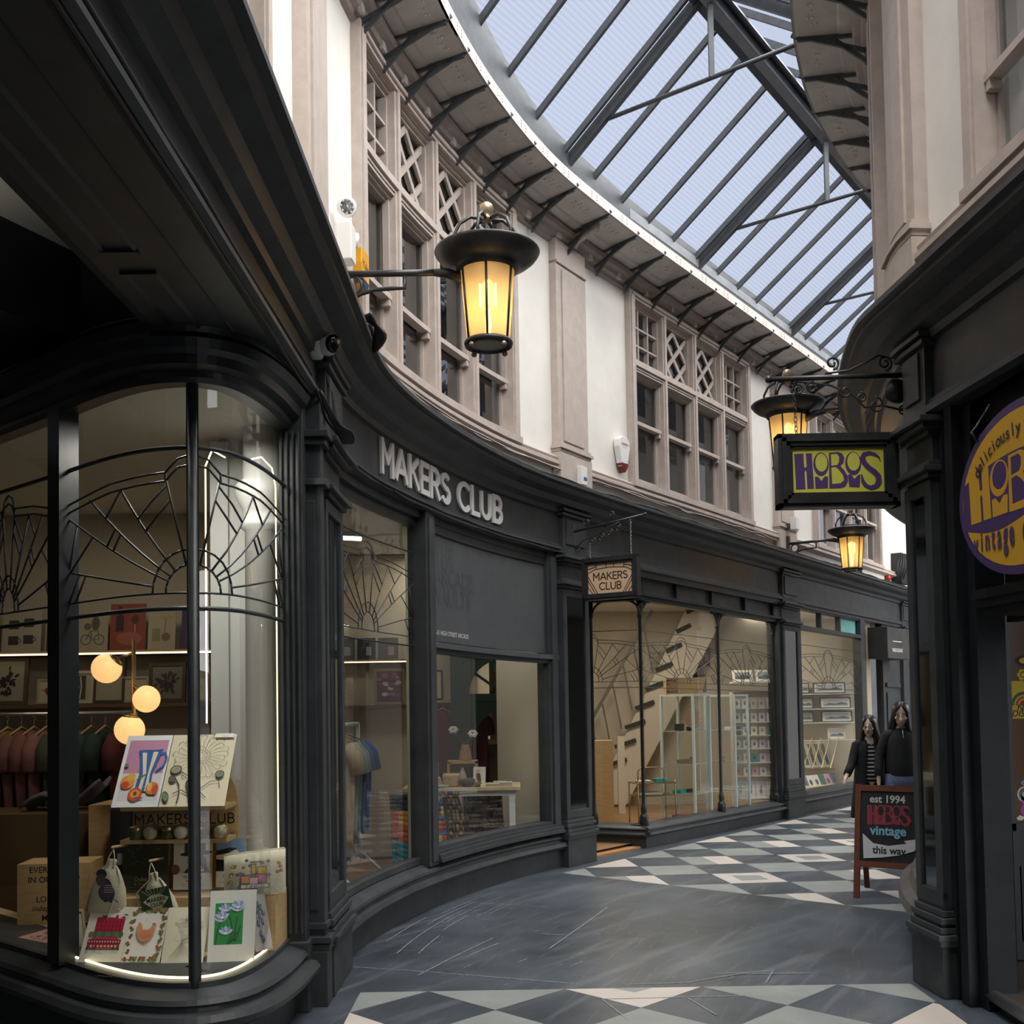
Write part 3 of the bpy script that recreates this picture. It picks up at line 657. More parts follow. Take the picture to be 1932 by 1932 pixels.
# --- second window: curved glass and recessed light with blind panel
w2 = structure('window_7', 'curved shop window under the white fascia lettering')
sill(LF, 9.45, 13.82).build('stall_riser', BLK, w2)
m = MB()
for a, b, d in ((9.45, 9.53, -.02), (11.29, 11.47, .02), (13.64, 13.82, .0)): m.fbox(LF, a, b, -.14, d, .33, 3.12); 
m.fbox(LF, 11.33, 11.43, -.1, .035, .36, 3.05); m.fbox(LF, 13.68, 13.78, -.1, .02, .36, 3.05)
m.fbox(LF, 9.45, 13.82, -.14, -.02, 3.04, 3.12); m.fbox(LF, 9.45, 11.4, -.14, -.06, 2.98, 3.06); m.fbox(LF, 11.44, 13.7, -.14, -.03, 2.97, 3.06)
m.fbox(LF, 9.45, 11.4, -.14, -.05, .35, .40)
for hh, d in ((.345, .06), (.375, .045), (.40, .02), (.43, .0)): m.fbox(LF, 11.44, 13.8, -.14, d, hh, hh + .032)
m.build('frame', BLK, w2, bev=.003)
m = MB(); m.sweep(LF, 9.5, 11.32, [(-.09, .38), (-.09, 3.05)], .08, False); m.build('glass', GLASS, w2)
m = MB(); m.sweep(LF, 11.45, 13.7, [(-.07, .44), (-.07, 2.06)], .08, False); m.build('lower_glass', GLASS, w2)
leading(LF, -.085, 10.42, 2.04, .86, .86, .63, w2, .008, .012)
PAN = mat('slate_grey_panel', (.088, .094, .097), .55, noise=.12, scale=4)
m = MB(); m.fbox(LF, 11.45, 13.66, -.09, -.045, 2.10, 2.99); m.fbox(LF, 11.45, 13.80, -.08, .02, 2.04, 2.085); m.fbox(LF, 11.45, 13.80, -.08, -.01, 2.0, 2.04)
o = m.build('blind_panel', PAN, w2)
def onf(path, s, d, h, cs=1.): return lambda x, y, t=0: path(s + x, d + t, h + y)
m = MB(); addtext(m, '27-31 HIGH STREET ARCADE', .052, onf(LF, 11.55, -.043, 2.155), .0004, 'LEFT'); m.build('address_lettering', K('#e6e6e2'), o)
m = MB(); GH = mat('ghost_lettering_paint', (.074, .079, .084), .5)
for i, t in enumerate(('THE', 'ARCADE', 'VAULTS')): addtext(m, t, .22, onf(LF, 11.60, -.043, 2.74 - .17 * i), .004, 'LEFT', sx=.85)
m.build('ghost_lettering', GH, o)
# --- third bay: canted window with slim posts beside the doorway
w3 = structure('window_8', 'canted shop window with slim turned posts beside the doormat')
def sw3(m, prof, step=.2):
    m.sweep(LF, 15.56, 19.5, prof, step)
C0 = LF.xy(15.56); IN = Vector((-.62, .26))                     # the canted return runs into the entrance
class Ln(Path): pass
RET = Ln([tuple(C0 + IN), tuple(C0)], 2)
m = MB(); R3 = [(d, h * .72) for d, h in RISE]; sw3(m, R3); m.sweep(RET, 0, RET.L, R3, .3)
m.build('stall_riser', BLK, w3)
m = MB(); g = MB()
for s in (15.62, 17.62, 19.40):
    q = LF(s, -.06, 0); z = q.z
    m.lathe([(.05, .20), (.05, .34), (.042, .36), (.028, .38), (.034, .40), (.034, .45), (.026, .47), (.02, .50), (.02, 2.58), (.03, 2.60), (.03, 2.62), (.022, 2.64), (.03, 2.70), (.04, 2.80)], (q.x, q.y, z), 12)
q = RET(.05, -.05, 0); m.lathe([(.045, .2), (.045, .35), (.025, .4), (.02, .5), (.02, 2.6), (.03, 2.62), (.03, 2.8)], (q.x, q.y, q.z), 10)
m.fbox(LF, 15.5, 19.5, -.1, .0, 2.78, 2.84); m.fbox(LF, 15.5, 19.5, -.08, .03, 2.83, 2.86); m.fbox(RET, 0, RET.L, -.1, .02, 2.78, 2.86); m.fbox(LF, 14.4, 19.5, -.1, .02, 3.04, 3.14)
for s in (15.5, 16.45, 17.4, 18.4, 19.35): m.fbox(LF, s, s + .05, -.1, -.02, 2.84, 3.06)
m.fbox(LF, 19.40, 19.5, -.12, .02, .24, 2.8)
m.build('posts', BLK2, w3)
m = MB()                                                       # pierced spandrel brackets
for s, sides in ((15.62, (1,)), (17.62, (-1, 1)), (19.40, (-1,))):
    for sg in sides:
        p = [LF(s + sg * (.02 + .16 * (1 - cos(a))), -.05, 2.60 + .19 * sin(a)) for a in [pi/2 * i / 6 for i in range(7)]]
        m.tube(p, .012, 6); m.tube([LF(s + sg * .05, -.05, 2.7), LF(s + sg * .09, -.05, 2.77)], .01, 5); m.tube([LF(s + sg * .02, -.05, 2.77), LF(s + sg * .2, -.05, 2.775)], .014, 5)
        for a in (.3, .8, 1.2): m.sph(LF(s + sg * (.06 + .06 * a), -.05, 2.70 + .06 * a), .014, 6)
for sg, b in ((1, .06), (-1, RET.L - .03)):
    m.tube([RET(b + sg * (.16 * (1 - cos(a))), -.05, 2.60 + .19 * sin(a)) for a in [pi/2 * i / 6 for i in range(7)]], .014, 6)
m.build('spandrels', BLK2, w3)
m = MB(); m.sweep(LF, 15.58, 19.45, [(-.07, .25), (-.07, 2.8)], .3, False); m.sweep(RET, 0, RET.L, [(-.05, .25), (-.05, 2.8)], .3, False); m.build('glass', GLASS, w3)
m = MB(); m.sweep(LF, 15.5, 19.45, [(-.06, 2.85), (-.06, 3.06)], .3, False); m.build('transom_glass', mat('grimy_transom_glass', (.06, .062, .06), .35, noise=.5, scale=3), w3)
leading(LF, -.064, 16.62, 1.80, .98, .98, .55, w3, .008, .009); leading(LF, -.064, 18.5, 1.80, .86, .86, .55, w3, .008, .009)
leading(RET, -.044, .06, 1.80, .02, .55, .55, w3, .008, .009)
# --- fourth bay
w4 = structure('window_9', 'far shop window with a small turquoise transom pane')
m = MB(); m.sweep(LF, 20.15, 23.1, [(d, h * .95) for d, h in RISE], .2); m.build('stall_riser', BLK, w4)
m = MB()
for a, b in ((20.12, 20.26), (22.94, 23.14)): m.fbox(LF, a, b, -.12, .02, .3, 3.1)
m.fbox(LF, 20.15, 23.0, -.1, .02, 2.74, 2.80); m.fbox(LF, 20.15, 23.0, -.1, .0, 3.04, 3.12); m.fbox(LF, 20.15, 25.3, -.1, .02, 3.06, 3.12)
for s in (21.2, 22.05): m.fbox(LF, s, s + .05, -.1, -.02, 2.78, 3.06)
m.build('frame', BLK, w4)
m = MB(); m.sweep(LF, 20.2, 22.98, [(-.07, .34), (-.07, 2.76)], .3, False); m.sweep(LF, 20.2, 22.08, [(-.06, 2.78), (-.06, 3.06)], .3, False); m.build('glass', GLASS, w4)
m = MB(); m.fbox(LF, 22.08, 22.96, -.075, -.06, 2.79, 3.05); m.build('turquoise_pane', mat('turquoise_glass', '#7fc4c0', .25, noise=.15, scale=2), w4)
leading(LF, -.064, 21.6, 1.80, 1.35, 1.35, .62, w4, .008, .009)
# --- fifth bay: recessed doorway beyond the hanging box sign
w5 = structure('door_1', 'recessed dark doorway under the box sign at the far end')
m = MB(); m.fbox(LF, 23.95, 27.8, -.9, -.8, -.1, 3.1); m.fbox(LF, 24.03, 24.22, -.32, -.26, 0, 2.9)
for a, b, d in ((23.14, 23.3, -.02), (23.9, 24.05, -.2), (24.2, 25.25, -.02)): m.fbox(LF, a, b, d - .12, d, 0, 3.1)
m.fbox(LF, 24.3, 25.1, -.04, .02, 1.95, 2.02); m.fbox(LF, 24.35, 25.05, -.03, .005, .9, 1.85)
m.build('door_frame', BLK, w5)
m = MB(); m.fbox(LF, 23.55, 23.72, -.75, -.7, .2, 2.5); m.build('door_edge', mat('pale_door_edge', '#a79f9a', .6), w5)
# --- entrance recess by the doormat
dr = structure('door_2', 'shadowed shop entrance behind the doormat')
m = MB(); a = LF.xy(14.42, -.15); b = C0 + IN
m.prism([(a.x - .75, a.y + .30), (a.x - .68, a.y + .32), (b.x + .02, b.y + .40), (b.x - .05, b.y + .42)], lambda x, y, t: Vector((x, y, t + zf(x, y))), 2.55, 3.1)
m.sweep(LF, 14.3, 15.7, [(-.9, 2.8), (-.05, 2.8), (-.05, 3.12), (-.9, 3.12)], .2, closed=True)
m.build('door_head', BLK2, dr)
m = MB(); m.bar((a.x - .02, a.y + .02, .1), (a.x - .68, a.y + .32, .1), .05, .06); 
for t in (0., 1.): m.bx(a.x - .68*t - .06, a.x - .68*t + .0, a.y + .3*t, a.y + .3*t + .06, -.05, 2.8)
m.build('door_jamb', BLK, dr)
RF2 = Path([(6.2,12.2),(4.1,9.4),(3.36,8.38),(2.95,7.72),(2.70,7.18),(2.50,6.58),(2.37,6.05)])
# --- right building: far shopfront seen edge on, and the doorway
wr = structure('window_10', 'curved sill and dark shop window beyond the right corner pilaster')
m = MB(); m.sweep(RF2, 2, RF2.L, [(-.3, 0), (-.02, 0), (.0, .24), (.07, .27), (.12, .32), (.11, .38), (.05, .40), (.04, .43), (.03, .47), (-.12, .50), (-.3, .50)], .1)
m.build('stall_riser', mat('worn_charcoal_paint', (.12, .11, .105), .45, noise=.5, scale=6), wr)
m = MB()
for s in (1.0, 3.0, 5.0): m.fbox(RF2, s, s + .14, -.24, -.10, .45, 3.12)
m.fbox(RF2, 1, RF2.L, -.24, -.10, 2.95, 3.12); m.build('frame', BLK2, wr)
m = MB(); m.sweep(RF2, 1, RF2.L, [(-.16, .48), (-.16, 3.0)], .1, False); m.build('glass', GLASS, wr)
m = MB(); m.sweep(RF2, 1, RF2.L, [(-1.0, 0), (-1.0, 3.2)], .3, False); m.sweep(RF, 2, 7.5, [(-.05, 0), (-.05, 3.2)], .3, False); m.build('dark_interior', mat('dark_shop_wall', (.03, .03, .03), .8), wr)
m = MB(); m.sweep(RF, 7, 14.6, [(-.7, 3.11), (.0, 3.11)], .3, False); m.build('soffit', BLK2, wr)
rd = structure('door_3', 'black casing around the vintage shop doorway')
m = MB()
for q, (a, b, d) in enumerate(((15.0, 15.07, .0), (15.07, 15.12, -.02), (15.12, 15.20, .01), (15.20, 15.28, -.05))): m.fbox(RF, a, b, -.20, d, 0, 3.1)
m.fbox(RF, 15.0, 21.5, -.42, -.36, 1.98, 3.1); m.fbox(RF, 15.3, 21.5, -.2, -.08, 2.86, 2.92); m.fbox(RF, 15.3, 21.5, -.2, -.12, 2.98, 3.1)
for h, d in ((1.98, -.02), (2.02, .02), (2.06, .045)): m.fbox(RF, 15.42, 20.0, -.3, d, h, h + .045)
m.fbox(RF, 16.9, 21.5, -.25, -.05, 0, 2.0); m.build('casing', mat('dull_black_paint', (.011, .013, .016), .6, noise=.3, scale=6, spec=.25), rd)
m = MB(); m.bx(2.62, 4.2, 6.14, 6.2, 0, 3.1); m.bx(4.1, 4.2, 3, 6.2, 0, 3.1); m.bx(2.4, 4.2, 2.4, 6.2, 3.1, 3.14); m.build('lobby_wall', MATS['dark_shop_wall'], rd)
m = MB(); st = [(2.43, 5.56), (2.40, 4.3), (4.1, 4.2), (4.1, 6.14), (2.62, 6.14)]
m.prism(st, lambda x, y, t: Vector((x, y, t)), 0, .085); m.build('step', mat('worn_step_wood', (.06, .05, .042), .5, noise=.4, scale=10, stretch=(1, 6, 1)), rd)
m = MB(); m.tube([(2.40, 5.57, .075), (2.375, 4.3, .075)], .032, 10); m.tube([(2.40, 5.57, .075), (2.62, 5.66, .075)], .03, 8); m.build('step_nosing', STEEL, rd)
# ------------------------------------------------------------------ shop interiors (shell)
m = MB(); m.sweep(LF, 8.9, 26, [(-.15, .05), (-5.5, .05)], .3, False); m.build('floor_shop', OAK, kind='structure')
m = MB(); m.prism([(-6.6, 8.4), (-6.6, 7.6), (-4.4, 7.2), (-3.3, 6.17), (-2.206, 5.24), (-1.86, 4.95), (-1.63, 4.82), (-1.43, 4.79), (-1.31, 4.88), (-1.24, 5.15), (-1.22, 6.1), (-1.22, 8.4)][::-1], lambda x, y, t: Vector((x, y, t)), .0, .05); m.build('floor_bay', OAK, kind='structure')
m = MB(); m.sweep(LF, 8.9, 26, [(-.13, 3.14), (-5.5, 3.14), (-5.5, 3.2), (-.13, 3.2)], .3, closed=True); m.prism([(-6.6, 8.4), (-6.6, 7.6), (-4.4, 7.2), (-3.3, 6.17), (-2.206, 5.24), (-1.86, 4.95), (-1.63, 4.82), (-1.43, 4.79), (-1.31, 4.88), (-1.24, 5.15), (-1.22, 6.2), (-1.22, 8.4)][::-1], lambda x, y, t: Vector((x, y, t)), 3.12, 3.2)
m.build('ceiling_shop', CEILIN, kind='structure')
m = MB(); m.bx(-6.6, -1.72, 8.3, 8.4, 0, 3.2); m.bx(-6.7, -6.6, 7.2, 8.4, 0, 3.2); m.sweep(LF, 11.0, 26, [(-3.3, 0), (-3.3, 3.2)], .3, False); m.build('wall_back', WALLIN, kind='structure')
q = LF.xy(14.15, -.1); q2 = LF.xy(14.15, -3.2)
# partition behind the doorway pilaster, and the wall between the two far shops
m = MB()
for (ax, ay), (bx_, by_2) in (((.60, 10.74), (-.15, 11.27)), ((-.15, 11.27), (-.32, 14.6))): m.prism([(ax, ay), (bx_, by_2), (bx_ + .06, by_2 + .08), (ax + .06, ay + .08)], lambda x, y, t: Vector((x, y, t)), -.1, 3.2)
m.build('wall_partition', WALLIN, kind='structure')
def lamp(name, loc, e, size=.6, col=(1, .85, .65), sy=None):
    l = bpy.data.lights.new(name, 'AREA'); l.energy = e; l.color = col; l.size = size
    if sy: l.shape = 'RECTANGLE'; l.size_y = sy
    o = bpy.data.objects.new(name, l); COL.objects.link(o); o.location = loc; return o
def spotp(s, d, h): q = LF(s, d, h); return (q.x, q.y, q.z)
lamp('shop_ceiling_light', (-3.0, 6.9, 3.08), 6, .5)
lamp('bay_fill_light', (-1.55, 5.12, 3.02), 14, .3, (1, .95, .86))  # added fill light without a fitting, brightens the column and prints
lamp('shop_ceiling_light', spotp(11.2, -1.2, 3.1), 7, .5, (1, .92, .8)); lamp('shop_ceiling_light', spotp(13.2, -.9, 3.1), 9, .5, (1, .92, .8))
lamp('shop_ceiling_light', spotp(16.8, -1.2, 3.1), 26, .6, (1, .88, .72)); lamp('shop_ceiling_light', spotp(18.6, -1.0, 3.1), 24, .6, (1, .9, .76))
lamp('shop_ceiling_light', spotp(21.4, -1.1, 3.1), 36, .6, (1, .93, .82))
lo = lamp('lobby_fill_light', (-2.7, 4.1, 3.5), 14, .35, (1, .9, .72)); lo.rotation_euler = (pi, 0, 0)  # hidden upward fill, added to brighten the patch of lobby ceiling
# ------------------------------------------------------------------ lanterns
LGL = bpy.data.materials.new('amber_lantern_glass'); LGL.use_nodes = True; nt = LGL.node_tree; nt.nodes.clear()
_o = nt.nodes.new('ShaderNodeOutputMaterial'); _t = nt.nodes.new('ShaderNodeBsdfTransparent'); _t.inputs[0].default_value = (.95, .84, .62, 1)
_d = nt.nodes.new('ShaderNodeBsdfTranslucent'); _d.inputs[0].default_value = (.95, .80, .52, 1); _m = nt.nodes.new('ShaderNodeMixShader'); _m.inputs[0].default_value = .5
_g = nt.nodes.new('ShaderNodeBsdfDiffuse'); _g.inputs[0].default_value = (.85, .76, .58, 1); _m2 = nt.nodes.new('ShaderNodeMixShader'); _m2.inputs[0].default_value = .28
nt.links.new(_t.outputs[0], _m.inputs[1]); nt.links.new(_d.outputs[0], _m.inputs[2]); nt.links.new(_m.outputs[0], _m2.inputs[1]); nt.links.new(_g.outputs[0], _m2.inputs[2]); nt.links.new(_m2.outputs[0], _o.inputs[0])
GLOW = mat('glowing_filament', (1.0, .62, .18), .5, emit=14.)
BULB = mat('warm_bulb_envelope', (1.0, .72, .30), .3, emit=1.8)
CAPM = mat('lantern_black_paint', (.028, .028, .028), .36, noise=.4, scale=9, bump=.04)
GOLD = mat('dull_gold_finial', (.42, .33, .22), .45, .7)
def lantern(label, loc, rz, e=1.6):
    o = thing('wall_lantern', label, 'lantern', loc, rz, 'wall lanterns along the arcade')
    X = .90; m = MB()
    m.tube([(0, 0, 0), (.60, 0, -.005)], .02, 10); m.tube([(.58, 0, -.005), (.66, 0, -.012), (.76, 0, -.05)], [.022, .03, .03], 10)
    m.box((-.01, 0, -.06), (.03, .07, .34)); m.build('arm', CAPM, o, local=True)
    m = MB(); m.tube([(.02, 0, -.22), (.06, 0, -.17), (.13, 0, -.125), (.22, 0, -.10), (.32, 0, -.095), (.40, 0, -.095), (.40, 0, -.01)], .013, 8)
    m.tube([(.085 + .055 * cos(a), 0, -.07 + .055 * sin(a)) for a in [2*pi*i/16 for i in range(16)]], .011, 6, closed=True); m.build('scroll_bracket', CAPM, o, local=True)
    m = MB(); m.lathe([(.135, -.02), (.185, -.005), (.19, .01), (.20, .02), (.225, .03), (.265, .048), (.295, .072), (.312, .095), (.318, .106), (.312, .114), (.29, .114), (.25, .125), (.16, .15), (.0, .16)], (X, 0, 0), 40)
    m.build('cap', CAPM, o, local=True)
    m = MB()
    for i in range(6):
        a = 2*pi*i/6 + .3; m.tube([(X + cos(a)*r, sin(a)*r, z) for r, z in ((.20, .12), (.20, .20), (.165, .27), (.10, .315), (.02, .31))], .011, 6)
    m.tube([(X + .115*cos(a), .115*sin(a), .16) for a in [2*pi*i/20 for i in range(20)]], .008, 6, closed=True)
    cr_ = m.build('crown', CAPM, o, local=True)
    m = MB(); m.lathe([(.03, .30), (.04, .315), (.02, .33), (.03, .345), (.043, .37), (.036, .40), (.015, .415), (0, .418)], (X, 0, 0), 16); m.build('finial', GOLD, cr_, local=True)
    m = MB(); m.lathe([(.163, -.01), (.128, -.43)], (X, 0, 0), 32); m.f.pop(); m.f.pop(); m.m = m.m[:-2]; m.sm = m.sm[:-2]; m.build('glass_shade', LGL, o, local=True)
    m = MB()
    for i in range(6):
        a = 2*pi*i/6 + .52; m.tube([(X + cos(a)*.166, sin(a)*.166, -.01), (X + cos(a)*.132, sin(a)*.132, -.43)], .008, 6)
    m.build('frame_bars', CAPM, o, local=True)
    m = MB(); m.lathe([(.118, -.43), (.14, -.43), (.148, -.445), (.14, -.465), (.118, -.465), (.118, -.43)], (X, 0, 0), 32); m.build('base_ring', CAPM, o, local=True)
    m = MB(); m.lathe([(.119, -.448), (.119, -.452), (.06, -.452), (.055, -.445)], (X, 0, 0), 28); m.build('base_plate', mat('frosted_plate', (.5, .45, .38), .6), o, local=True)
    for i in range(4):
        a = 2*pi*i/4 + .78; m = MB(); m.sph((X + cos(a)*.132, sin(a)*.132, -.478), .018, 10); m.build('ball_foot', GOLD, o, local=True)
    m = MB(); m.lathe([(.0, -.245), (.03, -.235), (.042, -.20), (.042, -.14), (.036, -.09), (.02, -.06)], (X, 0, 0), 16); bl = m.build('bulb', BULB, o, local=True)
    m = MB()
    for k in range(4):
        a = 2*pi*k/4; m.tube([(X + .047*cos(a), .047*sin(a), z) for z in (-.22, -.08)], .006, 6)
    m.lathe([(.016, -.40), (.018, -.32), (.014, -.27), (.01, -.24)], (X, 0, 0), 10)
    m.build('filament', GLOW, bl, local=True)
    l = bpy.data.lights.new('lantern_bulb_light', 'POINT'); l.energy = e; l.color = (1, .66, .25); l.shadow_soft_size = .05
    lo = bpy.data.objects.new('lantern_bulb_light', l); COL.objects.link(lo); lo.parent = o; lo.location = (X, 0, -.27); return o
q = LF.xy(9.30, .06); lantern('large black lantern on a bracket arm beside the security lights, glowing amber', (q.x, q.y, 4.185), LF.ang(9.3) - pi/2)
q = LF(19.72, .09, 3.93); lantern('lit lantern on a bracket arm hanging just below the yellow sign', q, LF.ang(19.72) - pi/2, 1.2)
q = RF(11.75, .02, 4.10); lantern('lantern half hidden behind the top of the yellow sign', q, RF.ang(11.75) - pi/2, 1.2)
# ------------------------------------------------------------------ psychedelic shop name lettering
def hobos():
    n = lambda P: [((x - 275) / 640, (1103 - y) / 300) for x, y in P]; e = lambda cx, cy, rx, ry: n([(cx + rx*cos(a), cy + ry*sin(a)) for a in [-2*pi*i/22 for i in range(22)]])
    L = [(0, n([(275,810),(343,808),(346,915),(355,925),(364,915),(361,808),(405,806),(415,1096),(366,1098),(362,960),(355,945),(348,960),(352,1100),(283,1103)]))]
    L += [(0, e(470,898,57,97)), (1, e(473,884,44,74))]
    L += [(0, n([(422,1000),(446,998),(470,1034),(494,997),(520,999),(516,1094),(425,1097)]))]
    L += [(0, n([(530,804),(600,800),(630,815),(642,850),(636,890),(612,918),(640,950),(664,1000),(664,1045),(642,1085),(610,1096),(526,1097)])), (1, n([(545,818),(590,816),(604,840),(602,880),(590,905),(545,912)])), (1, n([(545,928),(575,922),(600,945),(628,990),(636,1030),(610,1055),(548,1060)]))]
    L += [(0, e(706,895,59,96)), (1, e(709,880,46,74))]
    L += [(0, n([(664,986),(688,986),(712,1022),(738,992),(757,984),(748,1090),(672,1084)]))]
    S_ = [((908,888),4),((896,850),14),((868,826),26),((826,812),34),((790,822),40),((775,850),40),((786,890),40),((816,930),40),((858,965),42),((888,1005),44),((890,1050),44),((868,1084),40),((830,1096),34),((795,1078),30),((772,1040),26),((764,985),8)]
    l, r = [], []
    for i, ((x, y), w) in enumerate(S_):
        a = S_[max(i-1, 0)][0]; b = S_[min(i+1, len(S_)-1)][0]; dx, dy = b[0]-a[0], b[1]-a[1]; d = hypot(dx, dy); w *= .5
        l.append((x - dy/d*w, y + dx/d*w)); r.append((x + dy/d*w, y - dx/d*w))
    for i in range(len(l) - 1): L.append((0, n([l[i], l[i+1], r[i+1], r[i]])))
    return L
HOB = hobos()
def drawhob(A, x, y, w, h, c0, c1, rim=None, warp=lambda u, v: (u, v), dim=None):
    if rim:
        for k, P in HOB:
            if k == 0:
                cx = sum(p[0] for p in P) / len(P); cy_ = sum(p[1] for p in P) / len(P)
                A.poly(rim, [warp(x + (p[0] + (.008 if p[0] > cx else -.008)) * w, y + (p[1] + (.02 if p[1] > cy_ else -.02)) * h) for p in P])
    t = A.t
    for k, P in HOB: 
        A.poly(c0 if k == 0 else c1, [warp(x + p[0]*w, y + p[1]*h) for p in P])
# ------------------------------------------------------------------ hanging sign on the right
def chain(m, p, q, r=.010):
    p, q = Vector(p), Vector(q); L = (q - p).length; k = max(2, int(L / (r * 2.6))); d = (q - p) / k; z = d.normalized(); u = z.orthogonal().normalized(); w = z.cross(u)
    for i in range(k):
        c = p + d * (i + .5); a, b = (u, w) if i % 2 else (w, u)
        m.tube([c + z * (d.length * .68 * sin(t)) + a * (r * cos(t)) for t in [2*pi*j/8 for j in range(8)]], r * .24, 4, closed=True)
def spiral(c, ax, az, r0, r1, a0, turns, n=26): return [Vector(c) + Vector(ax) * (cos(a0 + turns*2*pi*i/n) * (r0 + (r1-r0)*i/n)) + Vector(az) * (sin(a0 + turns*2*pi*i/n) * (r0 + (r1-r0)*i/n)) for i in range(n+1)]
X_, Z_ = Vector((1, 0, 0)), Vector((0, 0, 1))
br = thing('sign_bracket', 'black scrolled iron bracket holding the yellow hanging sign', 'bracket', (2.33, 6.0, 3.4))
Y6 = 6.0; P = lambda x, z: Vector((x, Y6, z))
m = MB(); m.tube([P(1.50, 3.412), P(2.34, 3.425)], .015, 10); m.sph(P(1.495, 3.412), .022, 10); m.lathe([(.024, 0), (.03, .01), (.024, .02)], P(2.28, 3.424), 10, Matrix.Rotation(pi/2, 3, 'Y')); m.build('bar', CAPM, br)
m = MB()
for c, r0, a0, t, sg in (((1.86, 3.50), .04, -1.4, 1.3, 1), ((2.16, 3.495), .045, -1.5, 1.5, 1)): m.tube(spiral(P(*c), X_, Z_, r0, .012, a0, t * sg), .007, 6)
m.tube([P(1.82, 3.44), P(1.95, 3.455), P(2.05, 3.50), P(2.13, 3.54), P(2.20, 3.52)], .006, 6)
for c, r0, a0, t in (((1.74, 3.36), .035, 1.2, 1.2), ((1.66, 3.35), .03, 1.6, -1.2), ((1.93, 3.335), .04, 2.6, 1.2), ((2.02, 3.30), .03, 1.6, -1.3), ((2.10, 3.25), .05, 1.5, -1.1), ((2.26, 3.22), .03, .5, 1.4), ((2.30, 3.52), .03, -.5, 1.4)): m.tube(spiral(P(*c), X_, Z_, r0, .01, a0, t), .006, 6)
m.tube([P(1.62, 3.40), P(1.72, 3.39), P(1.85, 3.37), P(1.98, 3.31), P(2.04, 3.24), P(2.14, 3.25), P(2.30, 3.21)], .006, 6)
m.build('scrollwork', CAPM, br)
m = MB(); m.lathe([(0, -.035), (.055, -.03), (.07, -.01), (.07, .01), (.055, .03), (0, .035)], P(2.225, 3.33), 20, Matrix.Rotation(pi/2, 3, 'X')); m.build('round_boss', CAPM, br)
hs = thing('hanging_sign', 'yellow and purple rectangular hanging sign in a black moulded frame', 'sign', (1.865, 6.0, 2.66))
m = MB(); x0, x1, z0, z1 = 1.525, 2.21, 2.665, 3.085
for i, (e, d) in enumerate(((0, .10), (.022, .12), (.045, .10), (.06, .085))):
    w = .024
    for a, b, c, f in ((x0+e, x0+e+w, z0+e, z1-e), (x1-e-w, x1-e, z0+e, z1-e), (x0+e, x1-e, z0+e, z0+e+w), (x0+e, x1-e, z1-e-w, z1-e)): m.bx(a, b, Y6 - d/2, Y6 + d/2, c, f)
m.bx(x0 + .06, x1 - .06, Y6 - .03, Y6 + .03, z0 + .06, z1 - .06)
fr_ = fr_ = m.build('frame', CAPM, hs)
A = Art(frame_fn((x0 + .075, Y6 - .032, z0 + .075), X_, Z_)); pw, ph = x1 - x0 - .15, z1 - z0 - .15
A.rect('#c9c54a', 0, 0, pw, ph); A.t += .0004
drawhob(A, .02, .027, pw - .04, ph - .06, '#4a2f66', '#c5c24c')
A.build('panel', fr_)
m = MB(); chain(m, P(1.635, 3.40), P(1.645, 3.085)); m.build('chain', CAPM, hs)
m = MB(); chain(m, P(2.05, 3.22), P(2.055, 3.085)); m.build('chain', CAPM, hs)
# ------------------------------------------------------------------ hanging sign of the maker shop
bs_ = LF.xy(14.05, .05); nrm = Vector((sin(LF.ang(14.05)), -cos(LF.ang(14.05)), 0)); bz = 3.36 + zf(bs_.x, bs_.y)
MP = lambda a, z: Vector((bs_.x, bs_.y, 0)) + nrm * a + Vector((0, 0, z + zf(bs_.x, bs_.y)))
br = thing('sign_bracket', 'thin scrolled bracket above the peach coloured hanging sign', 'bracket', MP(0, 3.3))
m = MB(); m.tube([MP(.02, 3.34), MP(.82, 3.43)], .011, 8); m.sph(MP(.82, 3.43), .018, 8); m.bar(MP(.015, 3.2), MP(.015, 3.42), .03, .015); m.build('bar', CAPM, br)
m = MB()
for c, r0, a0, t in (((.16, 3.42), .04, -1.5, 1.4), ((.45, 3.47), .035, -1.5, 1.4), ((.22, 3.22), .05, 1.5, -1.2), ((.33, 3.25), .045, 1.5, -1.2), ((.43, 3.29), .04, 1.5, -1.2), ((.52, 3.33), .035, 1.2, -1.2), ((.06, 3.16), .04, 1.0, 1.3)): m.tube(spiral(MP(*c), nrm, Z_, r0, .01, a0, t), .006, 6)
m.tube([MP(.03, 3.15), MP(.12, 3.24), MP(.26, 3.27), MP(.40, 3.34), MP(.55, 3.39)], .006, 6); m.build('scrollwork', CAPM, br)
hs = thing('hanging_sign', 'peach coloured hanging sign with black lettering in a black frame', 'sign', MP(.42, 2.62))
m = MB(); a0, a1, z0, z1 = .12, .74, 2.63, 3.05
def nb(m, a, b, d0, d1, c, f):
    t = nrm.cross(Z_)
    vs = [MP(x, z) + t * y for z in (c, f) for x, y in ((a, d0), (b, d0), (b, d1), (a, d1))]
    m.add(vs, [(0,3,2,1),(4,5,6,7),(0,1,5,4),(1,2,6,5),(2,3,7,6),(3,0,4,7)])
for e, d in ((0, .04), (.02, .05), (.04, .035)):
    w = .022
    for a, b, c, f in ((a0+e, a0+e+w, z0+e, z1-e), (a1-e-w, a1-e, z0+e, z1-e), (a0+e, a1-e, z0+e, z0+e+w), (a0+e, a1-e, z1-e-w, z1-e)): nb(m, a, b, -d, d, c, f)
nb(m, a0 + .05, a1 - .05, -.012, .012, z0 + .05, z1 - .05); fr_ = fr_ = m.build('frame', CAPM, hs)
pw, ph = a1 - a0 - .12, z1 - z0 - .12
